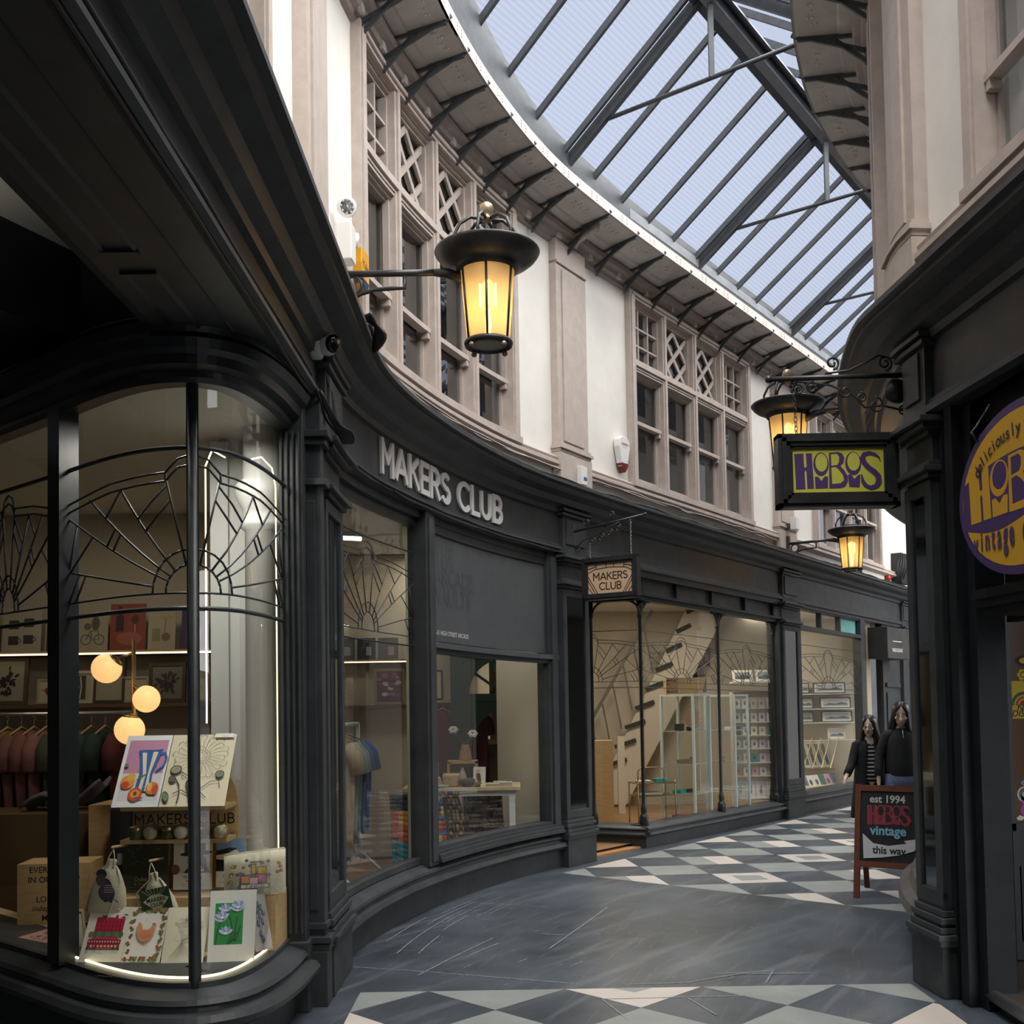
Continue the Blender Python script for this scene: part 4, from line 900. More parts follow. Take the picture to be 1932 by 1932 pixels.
side = nrm.cross(Z_); f0 = frame_fn(MP(a0 + .06, z0 + .06) + side * .014, nrm, Z_)
A = Art(f0); A.rect('#dcb894', 0, 0, pw, ph); A.t += .0003
A.gtext('#22201f', 'MAKERS', .080, pw/2, ph*.44, .15, .14); A.gtext('#22201f', 'CLUB', .080, pw/2, ph*.44 - .098, .15, .14)
for P2 in ([(0, .21), (.08, .245), (pw/2, .258), (pw - .08, .245), (pw, .21)], [(0, .18), (.11, .0)], [(pw, .18), (pw - .11, .0)], [(0, .07), (.055, 0)], [(pw, .07), (pw - .055, 0)], [(.10, .247), (.09, ph)], [(pw - .10, .247), (pw - .09, ph)], [(pw*.42, .256), (pw*.41, ph)], [(pw*.58, .256), (pw*.59, ph)], [(.0, .25), (.10, .275)], [(pw, .25), (pw - .10, .275)], [(0, .14), (.085, 0)], [(pw, .14), (pw - .085, 0)]): A.line('#22201f', P2, .008)
A.build('panel', fr_)
m = MB(); chain(m, MP(.20, 3.2), MP(.20, 3.05), .008); m.build('chain', STEEL, hs)
m = MB(); chain(m, MP(.66, 3.41), MP(.66, 3.05), .008); m.build('chain', STEEL, hs)
# ------------------------------------------------------------------ fascia lettering, one letter per part
fl = thing('fascia_lettering', 'white raised shop name lettering on the curved charcoal fascia', 'lettering', LF(11.6, .01, 3.22))
WL = mat('white_letter_enamel', (.82, .80, .78), .45)
L_, W_ = gword('MAKERS CLUB', .262, .18, .45); sxx = (12.78 - 10.46) / W_
for ch, cx in L_:
    m = MB(); gchar(m, ch, cx * sxx, .262, lambda x, y, t=0: LF(10.46 + x, .002 + t, 3.222 + y), .165, .02, sxx); m.build('letter_' + ch.lower(), WL, fl)
# ------------------------------------------------------------------ cameras, alarms and boxes on the walls
WP = mat('white_plastic', (.80, .79, .76), .4)
def lf_mat(path, s, d, h):
    a = path.ang(s) - pi/2; return path(s, d, h), a
c, a = lf_mat(LF, 8.72, .0, 3.56)
o = thing('security_camera', 'white turret security camera under the cornice of the overhead beam', 'camera', c, a)
R = Matrix.Rotation(pi/2, 3, 'Y')
m = MB(); m.lathe([(.0, 0), (.075, 0), (.08, .01), (.08, .05), (.07, .06), (0, .06)], (0, 0, 0), 24, R); m.build('base', WP, o, local=True)
m = MB(); m.sph((.095, -.02, -.005), .062, 20); tu = m.build('turret', WP, o, local=True)
R2 = Vector((.75, -.6, -.15)).to_track_quat('Z', 'Y').to_matrix(); m = MB(); m.lathe([(.047, .0), (.05, .05), (.044, .062), (0, .064)], (.095, -.02, -.005), 20, R2); m.build('lens_cover', mat('black_lens_plastic', (.01, .01, .012), .15), tu, local=True)
c, a = lf_mat(LF, 9.62, -.02, 4.42)
o = thing('emergency_light', 'white twin-head emergency light unit above the overhead cornice', 'light', c, a)
m = MB(); m.box((.07, -.02, .08), (.10, .13, .24)); m.build('housing', WP, o, local=True, bev=.008)
for (y, z), dr in (((.0, .33), (.5, -.8, -.25)), ((.21, .19), (.8, .5, -.1))):
    R2 = Vector(dr).to_track_quat('Z', 'Y').to_matrix(); m = MB(); m.lathe([(.0, -.05), (.04, -.045), (.062, -.01), (.066, .01), (.06, .014), (0, .012)], (.07, y, z), 22, R2)
    hd = m.build('lamp_head', WP, o, local=True); m = MB()
    for k in range(9):
        an = 2*pi*k/8; rr = 0 if k == 8 else .04; m.sph(Vector((.07, y, z)) + R2 @ Vector((rr*cos(an), rr*sin(an), .015)), .008, 8)
    m.lathe([(0, .0135), (.055, .0135)], (.07, y, z), 20, R2)
    m.build('lens_cluster', mat('pale_grey_lens', (.55, .54, .52), .3), hd, local=True)
c, a = lf_mat(LF, 9.97, .02, 4.33)
o = thing('alarm_box', 'yellow and blue alarm box on the cream wall beside the emergency light', 'alarm', c, a)
m = MB(); pr = [(-.075, .28), (.075, .28), (.085, .18), (.06, .05), (0, .0), (-.06, .05), (-.085, .18)]
m.prism(pr, lambda x, y, t: Vector((t, x, y)), 0, .06); m.build('cover', mat('yellow_alarm_plastic', '#e0a01c', .4), o, local=True, bev=.006)
m = MB(); m.prism([(-.07, .075), (-.06, .05), (0, .0), (.06, .05), (.07, .075)][::-1], lambda x, y, t: Vector((t, x, y)), 0, .063); m.build('base_strip', mat('navy_alarm_plastic', '#1e2a44', .4), o, local=True)
m = MB(); addtext(m, 'Yale', .075, lambda x, y, t=0: Vector((.0605, x, .15 + y)), .001); m.build('lettering', K('#1c1c1c'), o, local=True)
c, a = lf_mat(LF, 15.20, -.04, 4.16)
o = thing('alarm_box', 'white alarm box with a red tip beside the middle upper window', 'alarm', c, a)
pr = [(-.11, .36), (-.05, .40), (.05, .40), (.11, .36), (.12, .28), (.05, .06), (0, .02), (-.05, .06), (-.12, .28)]
m = MB(); m.prism(pr, lambda x, y, t: Vector((t, x, y)), 0, .075); m.build('cover', WP, o, local=True, bev=.01)
m = MB(); m.prism([(-.065, .10), (.065, .10), (.045, .05), (0, .0), (-.045, .05)], lambda x, y, t: Vector((t, x, y)), 0, .079); m.build('strobe', mat('dark_red_lens', '#6e2026', .25), o, local=True)
m = MB(); addtext(m, 'FAIRFIELD', .034, lambda x, y, t=0: Vector((.0765, x + .01, .30 + y)), .0008); m.build('lettering', K('#b8352f'), o, local=True)
m = MB(); addtext(m, 'SECURITY', .02, lambda x, y, t=0: Vector((.0765, x + .01, .27 + y))); addtext(m, '01646 696969', .016, lambda x, y, t=0: Vector((.0765, x + .012, .225 + y))) if False else None; m.build('small_lettering', K('#8d8d8d'), o, local=True)
c, a = lf_mat(LF, 14.20, .06, 3.84)
o = thing('junction_box', 'small white box with a blue label at the foot of the wall pilaster', 'box', c, a)
m = MB(); m.box((.03, 0, .09), (.06, .11, .19)); m.build('case', WP, o, local=True, bev=.006)
m = MB(); m.box((.061, .012, .06), (.004, .06, .035)); m.build('blue_label', K('#2d5ba8'), o, local=True)
m = MB(); m.box((.02, -.01, -.03), (.03, .05, .06)); m.build('plug', K('#3c3f42'), o, local=True)
c, a = lf_mat(LF, 19.75, .06, 4.18)
o = thing('floodlight', 'small white floodlight on the far pilaster above the lantern arm', 'light', c, a)
m = MB(); m.box((.10, .02, .04), (.10, .12, .18)); m.build('housing', WP, o, local=True, bev=.006)
m = MB(); m.box((.03, -.03, .0), (.06, .05, .08)); m.build('bracket', K('#3c3f42'), o, local=True)
c, a = lf_mat(LF, 24.6, -.03, 3.83)
o = thing('fire_bell', 'small red sounder on the cream wall at the far end', 'alarm', c, a); m = MB(); m.lathe([(0, 0), (.06, 0), (.06, .04), (.04, .07), (0, .075)], (0, 0, .1), 14, R); m.build('sounder', mat('red_plastic', '#c0342f', .4), o, local=True)
for s, lab in ((14.15, 'short bent pipe under the eave above the wall pilaster'), (20.15, 'short bent pipe under the far eave above the yellow sign')):
    m = MB(); m.tube([LF(s, .06, 6.30), LF(s, .10, 6.36), LF(s + .03, .20, 6.42), LF(s + .05, .30, 6.45), LF(s + .05, .32, 6.52)], .05, 12); m.tube([LF(s + .03, .19, 6.415), LF(s + .035, .22, 6.428)], .058, 12)
    m.build('drain_pipe', mat('cream_pipe', (.50, .44, .38), .5), label=lab, cat='pipe')
# ------------------------------------------------------------------ box sign at the far end and cables along the fascias
q, a = lf_mat(LF, 23.9, .0, 2.42)
o = thing('box_sign', 'black square box sign projecting over the far doorway', 'sign', q, a)
m = MB(); m.box((.16, .1, .27), (.34, 1.25, .54)); m.build('case', mat('dusty_black_sign', (.035, .034, .034), .6, noise=.5, scale=3), o, local=True, bev=.006)
m = MB(); m.bar((.334, -.25, .30), (.334, .25, .30), .003, .012); addtext(m, 'TIMELESS ELEGANCE', .085, lambda x, y, t=0: Vector((.334, x, .12 + y)), .001, sx=.75); m.build('lettering', K('#d8d4d0'), o, local=True)
def cable(name, pts, r, lab):
    m = MB()
    for P in pts: m.tube(crom(P, 5), r, 6)
    return m.build(name, mat('black_cable', (.02, .02, .021), .5), label=lab, cat='cable')
random.seed(3)
def wav(path, s0, s1, d, h, amp, st=.3): return [path(s0 + (s1-s0)*i/int((s1-s0)/st), d + random.uniform(-amp, amp), h + random.uniform(-amp, amp)) for i in range(int((s1-s0)/st) + 1)]
cable('fascia_cable', [wav(LF, .5, 8.6, .03, 3.345, .004), wav(LF, .5, 8.6, .012, 3.26, .004), [LF(8.55, .03, 3.33), LF(8.7, .05, 3.25), LF(8.85, .06, 3.18), LF(8.95, .10, 3.14)]], .009, 'black cable clipped along the lower edge of the overhead beam')
cable('fascia_cable', [wav(LF, 9.5, 13.8, .055, 3.14, .004), wav(LF, 10.6, 13.9, .05, 3.115, .012)], .008, 'loose black cables under the white fascia lettering')
cable('cornice_cable', [wav(LF, 3, 26, .22, 3.775, .012), wav(LF, 6, 26, .16, 3.785, .014), wav(LF, 8, 26, .25, 3.765, .01)], .010, 'tangle of black cables lying along the top of the left cornice')
m = [ [LF(8.9 + k*.012, .30 - .01*k, 3.80), LF(8.95, .33 + .01*k, 3.74 - .01*k), LF(9.02, .31, 3.68 - .012*k), LF(9.1, .30, 3.73), LF(9.05 + k*.01, .28, 3.79)] for k in range(6)]
cable('cable_bundle', m, .012, 'looped bundle of black cables hanging off the cornice under the large lantern')
m = [ [LF(8.70, .05, 3.30), LF(8.78 + .01*k, .08 + .01*k, 3.20 - .01*k), LF(8.9, .13 + .012*k, 3.10 + .004*k), LF(9.05, .12 + .01*k, 3.10), LF(9.12, .08, 3.18), LF(9.0 - .02*k, .05, 3.45)] for k in range(6)]
cable('cable_bundle', m, .011, 'looped bundle of black cables at the top of the corner pilaster')
cable('string_cable', [wav(LF, 9.6, 19.4, .05, 3.955, .012), wav(LF, 9.6, 19.4, .04, 3.94, .015)], .008, 'thin cables sagging below the mauve string course')
bpy.data.objects['string_cable'].data.materials[0] = mat('beige_cable', (.42, .35, .31), .6)
m = [[BAY(BE - 2.9*i/14, .12 + .01*sin(i*2.), 3.325 + .012*sin(i*1.3)) for i in range(15)]]
cable('bay_cable', m, .008, 'pale cable running over the head of the near bay window')
m = MB(); c = LF(25.2, .1, 3.8)
for k in range(5): m.tube([LF(24.8 + .06*k, .08, 3.80), LF(24.8 + .06*k, .12 + .03*k, 4.2), LF(25.1, .1 + .02*k, 4.4), LF(25.3, .05, 4.45)], .012, 5)
m.fbox(LF, 24.95, 25.35, -.05, .14, 3.86, 4.42); m.build('cable_cabinet', mat('black_cable', (.02, .02, .021), .5), label='dark cable box on the far upper wall wrapped in wires', cat='box')
# ------------------------------------------------------------------ near bay window display
m = MB(); m.prism([tuple(BAY.xy(.3, -.03))] + [tuple(BAY.xy(.3 + (BE-.3)*i/40, -.03)) for i in range(1, 41)] + [(-1.22, 5.62), (-2.1, 5.62), (-4.3, 7.6)], lambda x, y, t: Vector((x, y, t)), .30, .375)
dp = m.build('trim_26', mat('pale_plywood', '#d8c39a', .5, noise=.1, scale=6, stretch=(1, 5, 1)), kind='structure')
A = Art(frame_fn((-2.0, 4.99, .3755), Vector((.985, -.17, 0)), Vector((.17, .985, 0))))
for i, t in enumerate(('SUPPORT OUR COMMUNITY OF MAKERS', 'BY BRINGING A LITTLE PIECE', 'OF LOCAL SOUL INTO YOUR HOME')): A.text('#6b5a44', t, .026, .30, -.03 - .032 * i, 0, 'CENTER', shear=.3)
A.build('platform_lettering', dp)
def sheet(name, label, cat, x, y, h, w, ht, tilt, draw, rz=0., group=None, paper='#ece6d6', th=.004, frame=None, fd=.02):
    """upright or leaning flat picture with its own thickness; (x,y,h) is the middle of its lower edge"""
    R = Matrix.Rotation(rz, 3, 'Z'); ax = R @ Vector((1, 0, 0)); ay = R @ Vector((0, sin(tilt), cos(tilt))); nz = ax.cross(ay)
    o = Vector((x, y, h)) - ax * w / 2; f = frame_fn(o, ax, ay); A = Art(f)
    A.c(frame or paper); D = fd if frame else th
    A.mb.prism([(0, 0), (w, 0), (w, ht), (0, ht)], f, -D, 0)
    if frame:
        b = min(w, ht) * .09; A.t = .006
        for q in ((0, 0, w, b), (0, ht-b, w, ht), (0, b, b, ht-b), (w-b, b, w, ht-b)): A.mb.prism([(q[0], q[1]), (q[2], q[1]), (q[2], q[3]), (q[0], q[3])], f, 0, .008)
        A.t = .001; A.rect(paper, b, b, w - b, ht - b)
    draw(A, w, ht)
    return A.build(name, None, label=label, cat=cat, group=group)
def rnd(a, b): return random.uniform(a, b)
def d_jug(A, w, h):
    A.rect('#c98fb0', w*.08, h*.44, w*.94, h*.93); A.rect('#e3dde0', w*.08, h*.08, w*.94, h*.46)
    for i in range(60): x, y = rnd(.1, .9)*w, rnd(.1, .9)*h; A.line('#b27a9c' if y > h*.45 else '#a9a3ad', [(x, y), (x + rnd(-.04, .04)*w, y + rnd(-.02, .02)*h)], .0012)
    J = [(.42, .20), (.76, .20), (.74, .45), (.84, .72), (.86, .78), (.34, .76), (.40, .66), (.46, .45)]
    A.poly('#2c62b0', [(x*w, y*h) for x, y in J])
    for P in ([(.50, .20), (.58, .20), (.60, .45), (.52, .74), (.42, .74), (.53, .45)], [(.64, .20), (.71, .20), (.69, .45), (.77, .75), (.66, .75), (.64, .45)]): A.poly('#ece3c4', [(x*w, y*h) for x, y in P])
    A.line('#274f93', [(w*x, h*y) for x, y in ((.34, .765), (.5, .775), (.7, .77), (.86, .785))], .005)
    A.line('#2c62b0', [(w*x, h*y) for x, y in ((.82, .72), (.92, .74), (.98, .66), (.94, .55), (.80, .47))], .011)
    for cx, cy_, r, c in ((.24, .33, .15, '#e79a35'), (.30, .40, .09, '#e9b046'), (.46, .16, .15, '#d8572a'), (.80, .24, .14, '#e3822f')): A.el(c, cx*w, cy_*h, r*w, r*.62*h)
    A.el('#cf4a2a', .20*w, .29*h, .09*w, .05*h); A.el('#e7a64a', .46*w, .165*h, .10*w, .055*h); A.el('#7a3a1e', .46*w, .17*h, .04*w, .03*h); A.el('#d24e2c', .87*w, .22*h, .06*w, .07*h); A.el('#f0c46c', .74*w, .26*h, .05*w, .06*h)
    A.poly('#5b7a3a', [(.40*w, .35*h), (.52*w, .42*h), (.62*w, .44*h), (.52*w, .37*h)]); A.el('#6d7a4a', .14*w, .56*h, .05*w, .025*h, rot=-.6); A.el('#8c4a7a', .55*w, .11*h, .1*w, .012*h)
def d_poppy(A, w, h):
    k = '#332f2c'; cx, cy_ = w*.5, h*.68
    for i in range(26):
        a = 2*pi*i/26; r = .40*w*(1 + .08*sin(i*2.7)); A.line(k, [(cx + cos(a)*r*.25, cy_ + sin(a)*r*.2), (cx + cos(a+.1)*r*.6, cy_ + sin(a+.1)*r*.62), (cx + cos(a)*r, cy_ + sin(a)*r*1.0)], .0012)
        A.line(k, [(cx + cos(a)*r, cy_ + sin(a)*r), (cx + cos(a+.12)*r*1.06, cy_ + sin(a+.12)*r*1.06), (cx + cos(a+.24)*r, cy_ + sin(a+.24)*r)], .0022)
        A.line(k, [(cx + cos(a+.1)*r*.5, cy_ + sin(a+.1)*r*.5), (cx + cos(a+.12)*r*.9, cy_ + sin(a+.12)*r*.9)], .0008)
    for r in (.06, .10, .15): A.line(k, [(cx + r*w*cos(t), cy_ + r*w*sin(t)*(1+.2*sin(t*5))) for t in [2*pi*i/22 for i in range(23)]], .0014)
    for P, wd in (([(.42, .45), (.36, .30), (.42, .15), (.55, .03)], .010), ([(.5, .02), (.55, .2), (.72, .32)], .004), ([(.17, .38), (.25, .28), (.28, .15), (.27, .03)], .006), ([(.18, .16), (.30, .21), (.42, .15), (.45, .03)], .005), ([(.22, .48), (.4, .38), (.5, .25), (.7, .1)], .004), ([(.72, .32), (.85, .33), (.88, .24)], .004)): A.line(k, [(x*w, y*h) for x, y in P], wd)
    for x, y, rx, ry, c in ((.16, .49, .09, .06, '#a39d86'), (.13, .36, .055, .05, '#6a6555'), (.08, .12, .05, .075, '#7d9070'), (.85, .42, .07, .05, '#8b8672')): A.el(k, x*w, y*h, rx*w, ry*h, rot=.3); A.el(c, x*w, y*h, rx*w*.82, ry*h*.82, rot=.3); A.line(k, [((x-.02)*w, (y-ry*.6)*h), ((x+.02)*w, (y+ry*.6)*h)], .0014)
    A.rect('#f3f1ea', w*.68, h*.94, w*.97, h*.995); A.rect('#8a8a88', w*.78, h*.955, w*.88, h*.96)
def d_castle(A, w, h):
    r, d = '#b3243f', '#5a1226'
    A.poly(r, [(w*x, h*y) for x, y in ((.20, .52), (.88, .52), (.88, .78), (.84, .78), (.84, .83), (.80, .83), (.80, .78), (.70, .79), (.70, .85), (.64, .85), (.64, .79), (.52, .80), (.42, .80), (.42, .84), (.32, .84), (.32, .80), (.20, .80))])
    for x in (.22, .28, .34, .44, .5, .56, .62, .68, .76, .84): A.rect(r, w*x, h*.79, w*(x+.03), h*.815)
    for i in range(7):
        for j in range(3): A.rect(d, w*(.25 + .09*i), h*(.57 + .07*j), w*(.27 + .09*i), h*(.595 + .07*j))
    for i in range(8): A.el('#4e6b3f' if i % 2 else '#6f7a52', w*(.16 + .1*i), h*.495, w*.065, h*.05)
    A.rect('#8f1d36', w*.12, h*.32, w*.90, h*.40); A.rect(r, w*.15, h*.24, w*.88, h*.33); A.poly('#c23b55', [(w*.16, h*.40), (w*.86, h*.40), (w*.78, h*.44), (w*.24, h*.44)])
    for i in range(8): A.rect('#e6cdbc', w*(.20 + .083*i), h*.26, w*(.245 + .083*i), h*.30)
    for i in range(12): A.rect('#e9c9bd', w*(.14 + .064*i), h*.345, w*(.17 + .064*i), h*.375)
    for x in (.12, .74, .86, .3): A.poly('#33402c', [(w*x, h*.22), (w*(x+.05), h*.22), (w*(x+.025), h*.32)])
    A.rect('#2f2a2a', w*.10, h*.215, w*.92, h*.225); A.rect('#e7a7b8', w*.30, h*.93, w*.72, h*1.0); A.rect('#b5617a', w*.35, h*.962, w*.67, h*.97); A.rect('#888888', w*.42, h*.14, w*.54, h*.145)
    A.poly(d, [(w*.86, h*.83), (w*.86, h*.86), (w*.94, h*.85), (w*.94, h*.83)])
def d_hen(A, w, h):
    for i in range(26):
        t = i / 26 * 4; s = t % 1; e = int(t); x, y = ((.1, .06 + .88*s), (.1 + .8*s, .94), (.9, .94 - .88*s), (.9 - .8*s, .06))[e]
        A.el('#7d8a4e', w*x + rnd(-.01, .01), h*y, .014, .007, 8, rnd(0, 3)); A.el('#b5433f', w*(x + .03*(1 if i % 2 else -1)), h*(y + .02), .007, .008, 8); A.el('#66773f', w*x, h*(y - .02), .010, .005, 8, rnd(0, 3))
    b = '#dd9a70'
    A.poly(b, [(w*x, h*y) for x, y in ((.28, .72), (.24, .58), (.32, .42), (.48, .36), (.64, .40), (.72, .50), (.74, .62), (.72, .66), (.62, .62), (.52, .56), (.42, .58), (.36, .68))])
    A.el('#d88a64', w*.5, h*.49, w*.18, h*.09); A.el(b, w*.69, h*.64, w*.06, h*.04); A.poly('#c4453c', [(w*.64, h*.67), (w*.66, h*.71), (w*.70, h*.68), (w*.73, h*.70), (w*.74, h*.67)])
    for i in range(6): A.line('#b8663f', [(w*(.36 + .05*i), h*.44), (w*(.40 + .05*i), h*.48), (w*(.45 + .05*i), h*.45)], .0012)
    for x in (.5, .56): A.line('#cf6a4a', [(w*x, h*.37), (w*(x + .01), h*.30), (w*(x + .06), h*.285)], .0022)
    A.line('#d9b46a', [(w*.5 + .008*cos(t), h*.75 + .008*sin(t)) for t in [1 + .5*i for i in range(8)]], .0016)
def d_bouquet(A, w, h):
    for i in range(75):
        a, r = rnd(0, 2*pi), sqrt(rnd(0, 1)); x, y = w*(.55 + .33*r*cos(a)), h*(.66 + .17*r*sin(a)); c = rnd(.005, .009)
        A.line('#8a8178' if i % 3 else '#a98f86', [(x + c*cos(t), y + c*sin(t)*.8) for t in [2*pi*k/7 for k in range(8)]], .0011)
    for i in range(12): A.line('#8c8a74', [(w*(.38 + .04*i), h*.5), (w*.44, h*.36), (w*(.20 + .05*i), h*(.10 + .02*(i % 3)))], .0013)
    A.line('#9a9488', [(w*.44, h*.36), (w*.25, h*.40), (w*.30, h*.48)], .0016); A.line('#9a9488', [(w*.44, h*.36), (w*.62, h*.34), (w*.7, h*.28)], .0014)
def d_iris(A, w, h):
    A.rect('#2f8f43', w*.12, h*.24, w*.73, h*.82)
    for P in ([(.16, .24), (.18, .40), (.24, .55)], [(.40, .24), (.52, .42), (.45, .60), (.36, .72)], [(.44, .24), (.56, .40), (.60, .62)], [(.46, .26), (.62, .36), (.68, .50)]): A.line('#14381f', [(x*w, y*h) for x, y in P], .004)
    for x, y in ((.25, .56), (.34, .70), (.60, .70), (.37, .38), (.28, .60), (.62, .74)):
        for k in range(5): a = .6 + k*.5; A.el('#8fa0d6' if k % 2 else '#c9d2ee', w*x + .02*cos(a), h*y + .022*sin(a), .019, .008, 10, a)
        A.el('#f0f0f6', w*x, h*y + .005, .008, .006)
    A.el('#1f6b33', w*.58, h*.36, .012, .02)
def d_blue(A, w, h):
    for P in ([(.5, .1), (.45, .4), (.5, .8)], [(.47, .3), (.7, .6)], [(.46, .35), (.3, .62)]): A.line('#4a4a52', [(x*w, y*h) for x, y in P], .003)
    for x, y in ((.5, .82), (.72, .66), (.28, .66), (.62, .5), (.36, .48), (.6, .76), (.42, .72), (.5, .6), (.52, .2), (.42, .3)): A.el('#50565f', x*w, y*h, .010, .018, 8, rnd(-.6, .6)); A.el('#8a93a3', x*w + .003, y*h + .004, .004, .008, 8)
PG = 'art prints leaning along the front of the near bay window'
sheet('art_print', 'art print of a crimson castle, leftmost of the front row', 'print', -2.005, 5.135, .378, .215, .275, .52, d_castle, -.12, PG)
sheet('art_print', 'art print of an orange hen in a leafy wreath in the front row', 'print', -1.80, 5.11, .378, .19, .275, .52, d_hen, -.08, PG, '#f1ebe2')
sheet('art_print', 'cream art print of a tied bouquet of pale flowers in the front row', 'print', -1.595, 5.09, .378, .20, .275, .52, d_bouquet, 0, PG, '#e6dfc4')
sheet('art_print', 'art print of white irises on a green ground right of the mullion', 'print', -1.365, 5.10, .378, .22, .34, .35, d_iris, .1, PG, '#e9e6de')
sheet('art_print', 'grey art print of dark blue leafy stems at the right end of the front row', 'print', -1.235, 5.24, .40, .10, .27, .25, d_blue, .85, PG, '#b9b0ab')
sheet('picture_frame', 'small empty cream box frame leaning at the left of the crimson castle print', 'frame', -2.26, 5.45, .378, .15, .19, .35, lambda A, w, h: A.rect('#b9b39c', w*.3, h*.3, w*.7, h*.7), .75, None, '#ddd6c2', frame='#d9c9a0')
# riser box and the plywood display stand
m = MB(); m.bx(-2.08, -1.20, 5.33, 5.62, .375, .645); m.build('riser_box', PLY, label='low plywood riser box behind the front row of prints', cat='box')
st = thing('display_stand', 'arched plywood display stand with two shelves behind the mullion', 'stand', (-1.72, 5.56, .645))
pts = [(-1.97, .65), (-1.45, .65), (-1.45, 1.10)] + [(-1.71 + .26*cos(a), 1.10 + .24*sin(a)) for a in [pi*i/14 for i in range(1, 14)]] + [(-1.97, 1.10)]
m = MB(); m.prism(pts, lambda x, z, t: Vector((x, t, z)), 5.60, 5.58); m.build('back_board', PLY, st)
for z, y0, x0, x1 in ((.925, 5.40, -2.0, -1.46), (1.095, 5.36, -1.985, -1.455)): m = MB(); m.bx(x0, x1, y0, 5.58, z - .02, z); m.build('shelf', PLY, st)
f = frame_fn((-1.99, 5.568, .948), X_, Z_); A = Art(f); A.c('#c9a878'); A.mb.prism([(0, 0), (.53, 0), (.53, .12), (0, .12)], f, -.012, 0); A.gtext('#26221e', 'MAKERS CLUB', .056, .265, .035, .13, .22, spc=.6); A.build('name_board', st)
sheet('art_print', 'art print of a blue striped jug and peaches on pink', 'print', -1.905, 5.335, 1.098, .235, .43, .62, d_jug, 0, None, '#eef0f2')
sheet('art_print', 'art print of a line-drawn poppy on cream beside the jug print', 'print', -1.615, 5.325, 1.098, .33, .43, .62, d_poppy, 0, None, '#e8dcc0')
# candle tins
TIN = mat('gold_tin', (.50, .40, .22), .32, .9); TLAB = mat('olive_tin_label', '#4a5226', .5, noise=.4, scale=40); WAX = mat('cream_wax', '#e6dfcc', .5)
def tin(x, lying, label):
    o = thing('candle_tin', label, 'candle', (x, 5.43, .925), 0, 'candle tins on the plywood shelf')
    R = Matrix.Rotation(pi/2, 3, 'X') if lying else Matrix.Identity(3); c = Vector((0, .02, .038)) if lying else Vector((0, 0, 0))
    m = MB(); m.lathe([(0, .0), (.036, .0), (.036, .046), (0, .046)], c, 22, R); m.build('tin', TLAB if not lying else TIN, o, local=True)
    m = MB(); m.lathe([(.037, .044), (.038, .05), (.037, .056), (.037, .062), (.034, .064), (0, .064)], c, 22, R); m.build('lid', TIN if lying != 2 else TIN, o, local=True)
    if lying: m = MB(); m.lathe([(0, .06), (.031, .06), (.031, .068), (0, .0685)], c, 20, R); m.box(c + R @ Vector((0, 0, .0685)), (.003, .003, .012) if lying == 2 else (.03, .002, .004)); m.build('face', WAX if lying == 2 else mat('pale_tin_label', '#cfc7a4', .5, noise=.5, scale=60), o, local=True)
for x, l, lab in ((-1.925, 0, 'upright gold candle tin at the left end of the plywood shelf'), (-1.845, 1, 'candle tin lying with its round printed label facing out'), (-1.765, 0, 'upright gold candle tin between the two lying tins'), (-1.69, 2, 'open candle tin lying with its white wax facing out'), (-1.605, 0, 'upright gold candle tin right of the open white candle'), (-1.49, 1, 'candle tin lying at the right end of the plywood shelf')): tin(x, l, lab)
# tea towels / cards behind the bags
def d_sq(A, w, h):
    A.rect('#d8cec2', 0, h*.32, w, h); A.poly('#4a2e22', [(w*x, h*y) for x, y in ((.25, .33), (.95, .33), (.86, .44), (.84, .62), (.70, .70), (.45, .68), (.36, .56), (.38, .44))])
    A.el('#6b4330', w*.62, h*.56, w*.2, h*.12); A.el('#e9e2da', w*.72, h*.40, w*.07, h*.05); A.el('#1c1614', w*.58, h*.56, w*.035, h*.025); A.el('#1c1614', w*.74, h*.42, w*.025, h*.015)
    A.el('#1d1a1a', w*.58, h*.72, w*.42, h*.05, rot=.08); A.rect('#1d1a1a', w*.40, h*.72, w*.74, h*.95); A.rect('#3f2d25', w*.28, h*.72, w*.38, h*.93); A.rect('#3f2d25', w*.72, h*.75, w*.82, h*.93)
    A.rect('#ece8e0', 0, 0, w, h*.32); A.text('#8a6a3a', 'Welsh lady', .022, w*.5, h*.22, .0004); A.text('#8a6a3a', 'squirrel', .022, w*.5, h*.15, .0004); A.rect('#55504c', w*.2, h*.10, w*.8, h*.105); A.rect('#55504c', w*.25, h*.06, w*.75, h*.065)
    A.el('#7a4f3a', w*.05, h*.4, w*.12, h*.1)
def d_bad(A, w, h):
    A.rect('#7fa3cc', 0, h*.33, w, h); A.poly('#1b1c20', [(0, h*.33), (w*.75, h*.33), (w*.8, h*.6), (w*.55, h*.72), (0, h*.75)]); A.poly('#eeeeee', [(0, h*.58), (w*.5, h*.55), (w*.78, h*.72), (w*.7, h*.78), (w*.3, h*.74), (0, h*.66)]); A.poly('#1b1c20', [(0, h*.66), (w*.4, h*.70), (w*.74, h*.8), (w*.5, h*.82), (0, h*.76)])
    A.rect('#e4e4e0', 0, 0, w, h*.33); A.text('#a58d52', 'badger', .024, w*.45, h*.2, .0004); A.rect('#55504c', w*.1, h*.1, w*.85, h*.106)
def d_mole(A, w, h): 
    A.rect('#2d332b', 0, h*.3, w, h); 
    for i in range(14): A.el('#46563c', rnd(.05, .95)*w, rnd(.4, .95)*h, .015, .006, 8, rnd(0, 3))
    A.text('#cfcabc', 'Duke', .03, w*.4, h*.18, .0004); A.text('#cfcabc', '& Corgi', .02, w*.4, h*.1); A.rect('#b5b0a4', w*.1, h*.05, w*.8, h*.056)
TG = 'printed tea towels hanging below the plywood shelf'
